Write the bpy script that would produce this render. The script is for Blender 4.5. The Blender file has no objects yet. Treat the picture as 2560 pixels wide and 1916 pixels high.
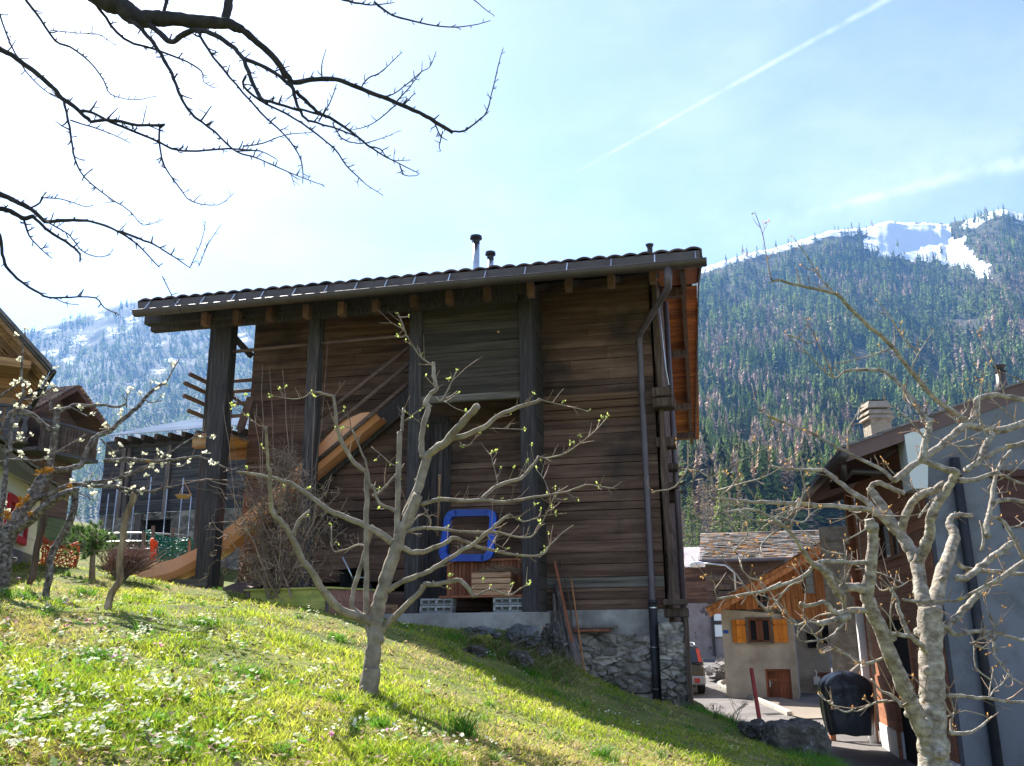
import bpy, math, random
import numpy as np
from mathutils import Vector, Matrix, noise as mnoise
random.seed(7); np.random.seed(7)
sc = bpy.context.scene
C = sc.collection
PI = math.pi

# ------------------------------------------------------------ camera
FPX, PITCH, ROLL = 2220.0, math.radians(15.2), math.radians(0.6)
FW = np.array([0, math.cos(PITCH), math.sin(PITCH)])
_R0 = np.array([1.0, 0, 0]); _U0 = np.array([0, -math.sin(PITCH), math.cos(PITCH)])
RT = _R0*math.cos(ROLL) - _U0*math.sin(ROLL)
UP = _U0*math.cos(ROLL) + _R0*math.sin(ROLL)
cam_d = bpy.data.cameras.new('camera'); cam = bpy.data.objects.new('camera', cam_d); C.objects.link(cam)
cam_d.sensor_width = 36; cam_d.lens = 36*FPX/2560; cam_d.clip_start = 0.05; cam_d.clip_end = 20000
mw = Matrix.Identity(4)
for i in range(3):
    mw[i][0] = RT[i]; mw[i][1] = UP[i]; mw[i][2] = -FW[i]
cam.matrix_world = mw
sc.camera = cam
sc.view_settings.view_transform = 'Standard'; sc.view_settings.look = 'None'
sc.view_settings.exposure = 1.9; sc.view_settings.gamma = 1
sc.render.resolution_x = 1024; sc.render.resolution_y = 766
sc.render.engine = 'CYCLES'
sc.cycles.max_bounces = 6; sc.cycles.diffuse_bounces = 3; sc.cycles.transparent_max_bounces = 8
sc.cycles.volume_bounces = 0

def ray(x, y):
    d = FW*FPX + RT*(x-1280) - UP*(y-958)
    return d/d[1]
def at(x, y, Y):                       # world point seen at photo pixel (x, y) at distance Y ahead
    return Vector(ray(x, y)*Y)

# ------------------------------------------------------------ sun and sky
SUN_AZ, SUN_EL = math.radians(-33), math.radians(45)      # azimuth from +Y towards +X
sd = Vector((math.sin(SUN_AZ)*math.cos(SUN_EL), math.cos(SUN_AZ)*math.cos(SUN_EL), math.sin(SUN_EL)))
sl = bpy.data.lights.new('sun', 'SUN'); sl.energy = 5.0; sl.angle = math.radians(0.53); sl.color = (1, 0.95, 0.87)
so = bpy.data.objects.new('sun', sl); C.objects.link(so)
so.rotation_euler = sd.to_track_quat('Z', 'Y').to_euler(); so.location = (-20, 40, 60)

w = bpy.data.worlds.new('World'); sc.world = w; w.use_nodes = True
nt = w.node_tree; N = nt.nodes; L = nt.links
bg = N['Background']
sky = N.new('ShaderNodeTexSky'); sky.sky_type = 'NISHITA'; sky.sun_disc = False
sky.sun_elevation = SUN_EL; sky.sun_rotation = SUN_AZ
sky.altitude = 900; sky.air_density = 1.0; sky.dust_density = 1.3; sky.ozone_density = 1.6
bg.inputs['Strength'].default_value = 0.066
tc = N.new('ShaderNodeTexCoord')
def wmath(op, a, b=None):
    n = N.new('ShaderNodeMath'); n.operation = op
    for i, v in enumerate((a, b)):
        if v is None: continue
        if isinstance(v, (int, float)): n.inputs[i].default_value = v
        else: L.new(v, n.inputs[i])
    return n.outputs[0]
def wdot(vec):
    n = N.new('ShaderNodeVectorMath'); n.operation = 'DOT_PRODUCT'
    L.new(tc.outputs['Generated'], n.inputs[0]); n.inputs[1].default_value = vec
    return n.outputs['Value']
def wrange(v, a, b, c, d, smooth=True):
    n = N.new('ShaderNodeMapRange'); n.interpolation_type = 'SMOOTHSTEP' if smooth else 'LINEAR'
    L.new(v, n.inputs[0])
    for i, q in enumerate((a, b, c, d)): n.inputs[i+1].default_value = q
    return n.outputs[0]
def wnoise(scale, detail=5, stretch=(1, 1, 1), rough=.55):
    m = N.new('ShaderNodeMapping'); m.inputs['Scale'].default_value = stretch
    L.new(tc.outputs['Generated'], m.inputs[0])
    n = N.new('ShaderNodeTexNoise'); n.inputs['Scale'].default_value = scale; n.inputs['Detail'].default_value = detail
    n.inputs['Roughness'].default_value = rough
    L.new(m.outputs[0], n.inputs['Vector']); return n.outputs['Fac']
# thin veil of cirrus and two contrails: real sky features fixed by direction
def contrail(p1, p2, width, grow, power):
    a = Vector(ray(*p1)).normalized(); b = Vector(ray(*p2)).normalized()
    n = a.cross(b).normalized(); e = (b-a).normalized()
    ta, tb = a.dot(e), b.dot(e)
    s = wdot(e)
    frac = wrange(s, ta, tb, 0, 1, False)
    dist = wmath('ABSOLUTE', wdot(n))
    wd = wmath('ADD', wmath('MULTIPLY', frac, grow), width)
    q = wmath('DIVIDE', dist, wd)
    core = wrange(q, 0, 1, 1, 0)
    ns = wrange(wnoise(45, 6), .32, .66, .25, 1.0)
    fade = wmath('MULTIPLY', wrange(s, ta, ta+(tb-ta)*.35, 0, 1), wrange(s, tb, tb+(tb-ta)*.08, 1, 0))
    front = wrange(wdot(tuple(a)), .3, .5, 0, 1)
    return wmath('MULTIPLY', wmath('MULTIPLY', wmath('MULTIPLY', core, ns), fade), wmath('MULTIPLY', front, power))
c1 = contrail((1330, 492), (2215, 0), .0014, .0034, .26)
c2 = contrail((1950, 548), (2700, 372), .004, .010, .20)
c3 = contrail((1700, 620), (2700, 330), .02, .03, .10)
ci = wrange(wnoise(2.6, 7, (1, 1, 2.2), .6), .36, .8, .10, .34)
tot = wmath('MINIMUM', wmath('ADD', wmath('ADD', wmath('ADD', c1, c2), c3), ci), 1.0)
mx = N.new('ShaderNodeMixRGB'); mx.blend_type = 'ADD'
wb = N.new('ShaderNodeMixRGB'); wb.blend_type = 'MULTIPLY'; wb.inputs[0].default_value = 1; L.new(sky.outputs[0], wb.inputs[1]); wb.inputs[2].default_value = (.95, .985, 1.0, 1)
L.new(tot, mx.inputs['Fac']); L.new(wb.outputs[0], mx.inputs[1]); mx.inputs[2].default_value = (6.2, 5.6, 6.0, 1)
L.new(mx.outputs[0], bg.inputs['Color'])

# ------------------------------------------------------------ materials
def mat(name, ramp, scale=5, stretch=(1, 1, 1), rough=.85, bump=.3, bscale=20, bstretch=None, metal=0,
        vamt=.35, spec=.3, transl=0, coord='Object', detail=8, nrough=.6, over=None, bdist=.02, cells=None):
    m = bpy.data.materials.new(name); m.use_nodes = True
    nt = m.node_tree; N = nt.nodes; L = nt.links
    b = N['Principled BSDF']
    tc = N.new('ShaderNodeTexCoord')
    def noise(sc_, st, det=detail, ro=nrough):
        mp = N.new('ShaderNodeMapping'); mp.inputs['Scale'].default_value = st
        L.new(tc.outputs[coord], mp.inputs[0])
        n = N.new('ShaderNodeTexNoise'); n.inputs['Scale'].default_value = sc_
        n.inputs['Detail'].default_value = det; n.inputs['Roughness'].default_value = ro
        L.new(mp.outputs[0], n.inputs['Vector']); return n.outputs['Fac']
    r = N.new('ShaderNodeValToRGB'); cr = r.color_ramp
    while len(cr.elements) < len(ramp): cr.elements.new(.5)
    for e, (p, c) in zip(cr.elements, ramp):
        e.position = p; e.color = (*c, 1)
    L.new(noise(scale, stretch), r.inputs[0])
    col = r.outputs[0]
    if over:                                  # (colour, scale, threshold, softness)
        oc, osc, th, sf = over
        mr = N.new('ShaderNodeMapRange'); mr.inputs[1].default_value = th; mr.inputs[2].default_value = th+sf
        L.new(noise(osc, (1, 1, 1), 6, .65), mr.inputs[0])
        mo = N.new('ShaderNodeMixRGB'); L.new(mr.outputs[0], mo.inputs[0]); L.new(col, mo.inputs[1])
        mo.inputs[2].default_value = (*oc, 1); col = mo.outputs[0]
    hgt = None
    if cells:                                 # (scale, stretch, joint width, joint colour): irregular stones with joints
        mp = N.new('ShaderNodeMapping'); mp.inputs['Scale'].default_value = cells[1]; L.new(tc.outputs[coord], mp.inputs[0])
        nz = N.new('ShaderNodeTexNoise'); nz.inputs['Scale'].default_value = 5; L.new(mp.outputs[0], nz.inputs['Vector'])
        va = N.new('ShaderNodeVectorMath'); va.operation = 'MULTIPLY_ADD'; L.new(nz.outputs['Color'], va.inputs[0]); va.inputs[1].default_value = (.22, .22, .22); L.new(mp.outputs[0], va.inputs[2])
        vo = N.new('ShaderNodeTexVoronoi'); vo.feature = 'DISTANCE_TO_EDGE'; vo.inputs['Scale'].default_value = cells[0]; L.new(va.outputs[0], vo.inputs['Vector'])
        vc = N.new('ShaderNodeTexVoronoi'); vc.inputs['Scale'].default_value = cells[0]; L.new(va.outputs[0], vc.inputs['Vector'])
        sp = N.new('ShaderNodeSeparateColor'); L.new(vc.outputs['Color'], sp.inputs[0])
        m1 = N.new('ShaderNodeMapRange'); m1.inputs[3].default_value = .55; m1.inputs[4].default_value = 1.35; L.new(sp.outputs[0], m1.inputs[0])
        h1 = N.new('ShaderNodeHueSaturation'); L.new(m1.outputs[0], h1.inputs['Value']); L.new(col, h1.inputs['Color'])
        m2 = N.new('ShaderNodeMapRange'); m2.inputs[1].default_value = cells[2]*.3; m2.inputs[2].default_value = cells[2]; L.new(vo.outputs['Distance'], m2.inputs[0])
        m3 = N.new('ShaderNodeMapRange'); m3.inputs[1].default_value = .38; m3.inputs[2].default_value = .54; L.new(noise(1.6, (1, 1, 1), 5, .6), m3.inputs[0]); mM = N.new('ShaderNodeMath'); mM.operation = 'MAXIMUM'; L.new(m2.outputs[0], mM.inputs[0]); L.new(m3.outputs[0], mM.inputs[1])
        mj = N.new('ShaderNodeMixRGB'); L.new(mM.outputs[0], mj.inputs[0]); mj.inputs[1].default_value = (*cells[3], 1); L.new(h1.outputs[0], mj.inputs[2]); col = mj.outputs[0]; hgt = mM.outputs[0]
    at_ = N.new('ShaderNodeAttribute'); at_.attribute_name = 'v'
    mr = N.new('ShaderNodeMapRange'); mr.inputs[3].default_value = 1-vamt; mr.inputs[4].default_value = 1+vamt
    L.new(at_.outputs['Fac'], mr.inputs[0])
    hs = N.new('ShaderNodeHueSaturation'); L.new(mr.outputs[0], hs.inputs['Value']); L.new(col, hs.inputs['Color'])
    L.new(hs.outputs[0], b.inputs['Base Color'])
    b.inputs['Roughness'].default_value = rough; b.inputs['Metallic'].default_value = metal
    b.inputs['Specular IOR Level'].default_value = spec
    if bump:
        bn = N.new('ShaderNodeBump'); bn.inputs['Strength'].default_value = bump; bn.inputs['Distance'].default_value = bdist
        hn = noise(bscale, bstretch or stretch, 6, .65)
        if hgt is not None:
            hm_ = N.new('ShaderNodeMath'); hm_.operation = 'MULTIPLY_ADD'; L.new(hn, hm_.inputs[0]); hm_.inputs[1].default_value = .5; L.new(hgt, hm_.inputs[2]); hn = hm_.outputs[0]
        L.new(hn, bn.inputs['Height']); L.new(bn.outputs[0], b.inputs['Normal'])
    if transl:
        t = N.new('ShaderNodeBsdfTranslucent'); L.new(hs.outputs[0], t.inputs[0])
        ms = N.new('ShaderNodeMixShader'); ms.inputs[0].default_value = transl
        L.new(b.outputs[0], ms.inputs[1]); L.new(t.outputs[0], ms.inputs[2])
        L.new(ms.outputs[0], N['Material Output'].inputs[0])
    return m
G = {}
HB = (.35, 6, 9)     # grain along local x
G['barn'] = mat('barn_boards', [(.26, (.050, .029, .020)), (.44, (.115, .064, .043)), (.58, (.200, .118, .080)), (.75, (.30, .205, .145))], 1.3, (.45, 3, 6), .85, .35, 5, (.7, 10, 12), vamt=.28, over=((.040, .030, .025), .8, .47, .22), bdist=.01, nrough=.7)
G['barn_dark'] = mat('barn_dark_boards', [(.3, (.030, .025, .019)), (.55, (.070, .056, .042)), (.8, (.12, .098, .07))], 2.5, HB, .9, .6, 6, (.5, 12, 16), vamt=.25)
G['pale'] = mat('weathered_pale_boards', [(.3, (.07, .058, .045)), (.5, (.17, .145, .115)), (.75, (.27, .24, .20))], 3, HB, .9, .6, 8, (.5, 12, 16), vamt=.2, over=((.06, .045, .03), 3, .58, .15))
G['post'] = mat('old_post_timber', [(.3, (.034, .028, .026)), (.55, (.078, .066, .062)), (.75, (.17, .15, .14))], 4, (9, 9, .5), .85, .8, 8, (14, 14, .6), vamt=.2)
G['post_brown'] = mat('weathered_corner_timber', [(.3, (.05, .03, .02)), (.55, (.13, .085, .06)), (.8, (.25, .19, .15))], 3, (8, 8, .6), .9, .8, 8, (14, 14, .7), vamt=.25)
G['rafter'] = mat('rafter_wood', [(.3, (.13, .065, .045)), (.7, (.26, .15, .11))], 6, (1, 1, 1), .8, .3, 20)
G['soffit'] = mat('orange_soffit_boards', [(.3, (.22, .065, .018)), (.6, (.42, .14, .035)), (.8, (.55, .22, .07))], 3, (1, 6, 6), .7, .3, 12, vamt=.35)
G['brownmetal'] = mat('brown_painted_metal', [(.3, (.050, .036, .030)), (.7, (.085, .062, .052))], 4, rough=.4, bump=.05, spec=.5)
G['pipe'] = mat('purple_brown_pipe', [(.3, (.075, .055, .058)), (.7, (.13, .10, .11))], 4, rough=.45, bump=.05, spec=.5)
G['tile'] = mat('roof_tile', [(.3, (.055, .032, .026)), (.6, (.11, .065, .05)), (.8, (.17, .12, .09))], 3, rough=.85, bump=.4, bscale=30)
G['steel'] = mat('brushed_steel', [(.3, (.42, .44, .46)), (.7, (.62, .64, .66))], 4, (1, 1, 8), .28, .05, metal=1)
G['black'] = mat('black_metal', [(.3, (.018, .018, .02)), (.7, (.04, .04, .042))], 5, rough=.5, bump=.1)
G['concrete'] = mat('rough_concrete', [(.3, (.22, .20, .18)), (.55, (.34, .32, .29)), (.8, (.45, .43, .39))], 3, rough=.95, bump=.5, bscale=25, over=((.15, .13, .11), 1.4, .55, .2))
G['block'] = mat('grey_block', [(.3, (.22, .22, .21)), (.7, (.42, .42, .40))], 22, rough=.95, bump=.6, bscale=80, bdist=.01)
G['stone'] = mat('rubble_stone', [(.25, (.13, .11, .088)), (.5, (.29, .255, .21)), (.75, (.44, .395, .34))], 3, rough=.95, bump=1, bscale=14, bdist=.04, vamt=.25, cells=(3.8, (1, 1, 1.9), .055, (.07, .06, .048)))
G['slide'] = mat('orange_plastic', [(.3, (.78, .32, .14)), (.7, (.86, .40, .18))], 1.5, rough=.35, bump=.03, spec=.5)
G['blue'] = mat('blue_plastic', [(.3, (.006, .05, .36)), (.7, (.012, .09, .50))], 2, rough=.4, bump=.03, spec=.5)
G['redwood'] = mat('reddish_slats', [(.3, (.20, .06, .03)), (.7, (.36, .14, .07))], 4, (6, 6, .6), .8, .3)
G['crate'] = mat('crate_wood', [(.3, (.30, .15, .08)), (.55, (.46, .27, .15)), (.8, (.58, .40, .25))], 4, (.6, 6, 8), .8, .4, 10)
G['hay'] = mat('hay', [(.3, (.16, .10, .055)), (.7, (.36, .25, .14))], 9, rough=.9, bump=0, vamt=.5)
G['greenbox'] = mat('flaked_yellow_green_paint', [(.3, (.20, .24, .05)), (.5, (.42, .42, .10)), (.68, (.58, .50, .16)), (.8, (.32, .26, .15))], 2.4, (1, 3, 3), .75, .4, over=((.16, .20, .13), 3.5, .55, .12))
G['redbox'] = mat('faded_red_plank', [(.3, (.20, .09, .065)), (.7, (.36, .19, .14))], 4, (1, 4, 4), .85, .4)
G['greypole'] = mat('grey_weathered_pole', [(.3, (.10, .075, .065)), (.55, (.22, .18, .16)), (.8, (.36, .32, .30))], 4, (7, 7, .5), .9, .6, 8, (12, 12, .6))
G['orangepole'] = mat('orange_stick', [(.3, (.32, .13, .05)), (.7, (.46, .22, .09))], 4, (7, 7, .5), .7, .2)
G['brick'] = mat('terracotta', [(.3, (.28, .10, .06)), (.7, (.45, .20, .13))], 8, rough=.9, bump=.3)
G['rock'] = mat('grey_rock', [(.25, (.035, .030, .024)), (.5, (.090, .078, .064)), (.75, (.20, .18, .15))], 5, rough=.95, bump=1, bscale=14, bdist=.05, over=((.36, .36, .33), 7, .58, .1))
G['rock_blue'] = mat('slaty_rock', [(.25, (.055, .052, .048)), (.5, (.125, .125, .12)), (.75, (.26, .265, .26))], 5, rough=.9, bump=1, bscale=14, bdist=.05)
G['moss'] = mat('mossy_rock', [(.3, (.08, .085, .02)), (.55, (.20, .19, .03)), (.75, (.12, .11, .09))], 4, rough=.95, bump=.9, bscale=24, bdist=.02)
G['bark'] = mat('apple_bark', [(.25, (.10, .078, .055)), (.5, (.23, .19, .14)), (.72, (.37, .32, .25))], 9, rough=.9, bump=.5, bscale=45, bdist=.01, over=((.24, .25, .13), 22, .60, .08), vamt=.2)
G['bark_lichen'] = mat('lichened_bark', [(.28, (.09, .065, .05)), (.48, (.28, .24, .19)), (.66, (.46, .42, .35)), (.8, (.60, .57, .50))], 20, (1, 1, 1.5), .9, 1, 30, (1, 1, 1.8), over=((.42, .30, .04), 6, .63, .05), vamt=.2, bdist=.015)
G['bark_dark'] = mat('dark_bark', [(.3, (.018, .016, .018)), (.6, (.04, .036, .036)), (.8, (.075, .07, .07))], 12, rough=.95, bump=.6, bscale=40, bdist=.01)
G['bark_pear'] = mat('pear_bark', [(.34, (.045, .032, .028)), (.5, (.15, .12, .10)), (.66, (.33, .30, .27))], 26, (1, 1, 1.2), .9, 1, 34, (1, 1, 1.3), over=((.42, .20, .01), 4.5, .68, .03), bdist=.02)
G['twig'] = mat('bare_twig', [(.3, (.16, .10, .07)), (.7, (.34, .25, .18))], 20, rough=.8, bump=0, vamt=.4)
G['petal'] = mat('cream_buds', [(.3, (.62, .60, .38)), (.7, (.86, .84, .70))], 30, rough=.7, bump=0, transl=.45, vamt=.2)
G['bud'] = mat('green_leaf_buds', [(.3, (.30, .40, .07)), (.7, (.55, .60, .20))], 30, rough=.7, bump=0, transl=.5, vamt=.3)
G['orangebud'] = mat('orange_buds', [(.3, (.42, .20, .06)), (.7, (.66, .40, .14))], 30, rough=.7, bump=0, transl=.35, vamt=.3)
G['moss_orange'] = mat('orange_lichen', [(.3, (.36, .13, .005)), (.7, (.66, .30, .02))], 30, rough=.95, bump=.8, bscale=60)
G['grass'] = mat('grass_blades', [(.3, (.18, .28, .016)), (.5, (.31, .39, .026)), (.7, (.47, .47, .07))], 1.3, rough=.5, bump=0, transl=.62, vamt=.4, spec=.35)
G['grass_dark'] = mat('lush_grass', [(.3, (.055, .16, .012)), (.7, (.15, .33, .025))], 3, rough=.5, bump=0, transl=.5, vamt=.35, spec=.4)
G['straw'] = mat('dry_grass', [(.3, (.42, .32, .10)), (.7, (.66, .54, .24))], 3, rough=.8, bump=0, transl=.4, vamt=.35)
G['soil'] = mat('lawn_soil', [(.3, (.05, .075, .012)), (.5, (.12, .145, .025)), (.7, (.22, .19, .06))], 1.6, rough=1, bump=1, bscale=18, bdist=.03, over=((.09, .06, .035), 5, .56, .1))
G['primrose'] = mat('pale_primrose', [(.3, (.80, .80, .50)), (.7, (.93, .92, .74))], 10, rough=.7, bump=0, transl=.4, vamt=.1)
G['pinkflower'] = mat('pink_primrose', [(.3, (.70, .16, .40)), (.7, (.90, .45, .62))], 10, rough=.7, bump=0, transl=.4, vamt=.25)
G['leaf'] = mat('primrose_leaf', [(.3, (.08, .20, .02)), (.7, (.20, .38, .05))], 10, rough=.6, bump=0, transl=.4, vamt=.3)
G['asphalt'] = mat('worn_asphalt', [(.3, (.10, .090, .085)), (.55, (.150, .136, .128)), (.8, (.21, .19, .175))], .8, rough=.95, bump=.4, bscale=60, bdist=.01, over=((.085, .078, .074), .45, .52, .15))
G['paving'] = mat('paving', [(.3, (.15, .125, .10)), (.7, (.23, .195, .16))], 1.2, rough=.95, bump=.3, bscale=40, bdist=.01)
G['kerb'] = mat('pale_kerb', [(.3, (.28, .26, .22)), (.7, (.40, .38, .33))], 4, rough=.9, bump=.3)
G['render'] = mat('old_grey_render', [(.25, (.23, .20, .165)), (.5, (.38, .34, .295)), (.75, (.52, .475, .42))], 1.1, rough=.95, bump=.5, bscale=16, bdist=.02, over=((.20, .17, .14), .8, .55, .2))
G['render_rough'] = mat('rough_cast_render', [(.3, (.26, .22, .17)), (.6, (.40, .35, .28))], 5, rough=1, bump=1, bscale=12, bdist=.05)
G['render_smooth'] = mat('smooth_grey_render', [(.3, (.17, .175, .185)), (.7, (.225, .23, .245))], .7, rough=.9, bump=.4, bscale=60, bdist=.006, over=((.115, .11, .105), 1.6, .52, .22))
G['render_pink'] = mat('pinkish_render', [(.3, (.20, .16, .15)), (.6, (.32, .27, .26))], 1.2, rough=.95, bump=.5, bscale=14, over=((.10, .085, .08), 2, .6, .06))
G['orangewood'] = mat('old_orange_boards', [(.25, (.10, .035, .012)), (.45, (.28, .105, .035)), (.65, (.44, .19, .07)), (.8, (.52, .32, .16))], 2.2, (7, 7, .5), .8, .5, 8, (12, 12, .7), vamt=.35, over=((.06, .02, .01), 5, .66, .04))
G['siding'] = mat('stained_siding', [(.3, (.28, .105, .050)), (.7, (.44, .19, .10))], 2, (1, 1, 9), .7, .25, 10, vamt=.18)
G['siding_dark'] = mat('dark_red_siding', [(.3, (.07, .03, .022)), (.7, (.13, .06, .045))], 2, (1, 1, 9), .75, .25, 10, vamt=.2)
G['slate'] = mat('lichened_slate', [(.3, (.09, .085, .08)), (.5, (.19, .175, .165)), (.7, (.30, .28, .26))], 2.5, rough=.9, bump=.5, bscale=18, vamt=.55, over=((.34, .16, .05), 3.2, .52, .06))
G['slate_grey'] = mat('grey_slate', [(.3, (.13, .12, .115)), (.7, (.27, .25, .24))], 6, rough=.9, bump=.4, vamt=.3)
G['corr'] = mat('pale_corrugated', [(.3, (.44, .40, .40)), (.6, (.62, .56, .56)), (.8, (.5, .38, .24))], 1.2, (1, 1, 1), .5, .1, spec=.5)
G['corr_white'] = mat('pale_sheet_roof', [(.3, (.42, .45, .48)), (.7, (.62, .66, .70))], 1.2, rough=.5, bump=.1, spec=.5)
G['shutter'] = mat('ochre_shutter', [(.3, (.50, .16, .014)), (.7, (.62, .22, .025))], 3, (5, 5, 1), .6, .2)
G['door'] = mat('red_brown_door', [(.3, (.14, .045, .022)), (.7, (.26, .09, .045))], 3, (8, 8, .6), .6, .3)
G['glass'] = mat('dark_window_glass', [(.3, (.012, .013, .017)), (.7, (.022, .024, .03))], 1, rough=.08, bump=0, spec=.7)
G['void'] = mat('dark_interior', [(.3, (.008, .007, .007)), (.7, (.016, .014, .013))], 2, rough=1, bump=0)  # near-black colour standing in for unlit interiors
G['white'] = mat('white_paint', [(.3, (.74, .73, .70)), (.7, (.82, .81, .78))], 3, rough=.6, bump=.1)
G['cream'] = mat('cream_boarding', [(.3, (.66, .68, .62)), (.7, (.78, .79, .74))], 1, rough=.7, bump=.05, vamt=.08)
G['redpaint'] = mat('red_paint', [(.3, (.48, .015, .03)), (.7, (.62, .03, .05))], 3, rough=.5, bump=.05)
G['redpole'] = mat('dark_red_pole', [(.3, (.20, .022, .015)), (.7, (.33, .04, .03))], 5, rough=.6, bump=.2)
G['goldwood'] = mat('golden_boards', [(.25, (.20, .10, .04)), (.5, (.38, .21, .09)), (.75, (.50, .30, .14))], 2, (.6, 6, 9), .8, .4, 8, (.6, 9, 14), vamt=.3)
G['greywood'] = mat('grey_barn_boards', [(.3, (.045, .042, .045)), (.55, (.10, .092, .095)), (.8, (.19, .175, .17))], 2, (.5, 6, 8), .9, .5, 8, (.6, 9, 14), vamt=.35)
G['cover'] = mat('black_tarpaulin', [(.3, (.050, .050, .053)), (.7, (.085, .085, .09))], 3, rough=.36, bump=.5, bscale=6, bdist=.06, spec=.8)
G['carpaint'] = mat('olive_car_paint', [(.3, (.075, .070, .055)), (.7, (.095, .088, .070))], 1, rough=.22, bump=0, metal=.6, spec=.6)
G['greyplastic'] = mat('grey_bumper', [(.3, (.22, .22, .23)), (.7, (.30, .30, .31))], 1, rough=.5, bump=0)
G['tyre'] = mat('tyre_rubber', [(.3, (.014, .014, .015)), (.7, (.03, .03, .03))], 6, rough=.9, bump=.2)
G['taillight'] = mat('red_lens', [(.3, (.50, .01, .012)), (.7, (.62, .03, .02))], 2, rough=.2, bump=0, spec=.7)
G['plate'] = mat('number_plate', [(.3, (.75, .75, .72)), (.7, (.82, .82, .8))], 2, rough=.4, bump=0)
G['bluesign'] = mat('blue_enamel', [(.3, (.01, .10, .45)), (.7, (.02, .14, .55))], 2, rough=.4, bump=0)
G['orangenet'] = mat('orange_net', [(.3, (.75, .10, .03)), (.7, (.88, .18, .05))], 6, rough=.6, bump=0, transl=.3)
G['greennet'] = mat('green_net', [(.3, (.01, .16, .13)), (.7, (.03, .26, .22))], 6, rough=.6, bump=0, transl=.3)
G['needle'] = mat('pine_needles', [(.3, (.05, .11, .02)), (.6, (.13, .22, .05)), (.8, (.22, .32, .09))], 4, rough=.7, bump=0, transl=.3, vamt=.4)
G['spruce'] = mat('spruce_foliage', [(.3, (.050, .085, .018)), (.55, (.130, .175, .036)), (.75, (.22, .26, .055))], .02, rough=.9, bump=0, vamt=.8, transl=.3)
G['larch'] = mat('bare_larch', [(.3, (.32, .22, .145)), (.7, (.50, .37, .26))], .03, rough=.95, bump=0, vamt=.35)
G['forest_floor'] = None
G['cable'] = G['black']
# ------------------------------------------------------------ builders
def put(o, label=None, cat=None, group=None, kind=None):
    if label: o['label'] = label
    if cat: o['category'] = cat
    if group: o['group'] = group
    if kind: o['kind'] = kind
    return o
def thing(name, label, cat, loc=(0, 0, 0), yaw=0, group=None):
    o = bpy.data.objects.new(name, None); C.objects.link(o)
    o.location = loc; o.rotation_euler = (0, 0, yaw); o.empty_display_size = .3
    o['_yaw'] = yaw
    return put(o, label, cat, group)
def clone(root, loc, yaw=None, label=None):
    r = root.copy(); C.objects.link(r); r.location = loc
    if yaw is not None: r.rotation_euler = (0, 0, yaw)
    if label: r['label'] = label
    for ch in [c for c in bpy.data.objects if c.parent == root]:
        c = ch.copy(); C.objects.link(c); c.parent = r
        for g in [q for q in bpy.data.objects if q.parent == ch]:
            d = g.copy(); C.objects.link(d); d.parent = c
    return r
def rootof(o):
    while o.parent: o = o.parent
    return o
def inv(root):
    return (Matrix.Translation(root.location) @ Matrix.Rotation(root.rotation_euler[2], 4, 'Z')).inverted()
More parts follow.
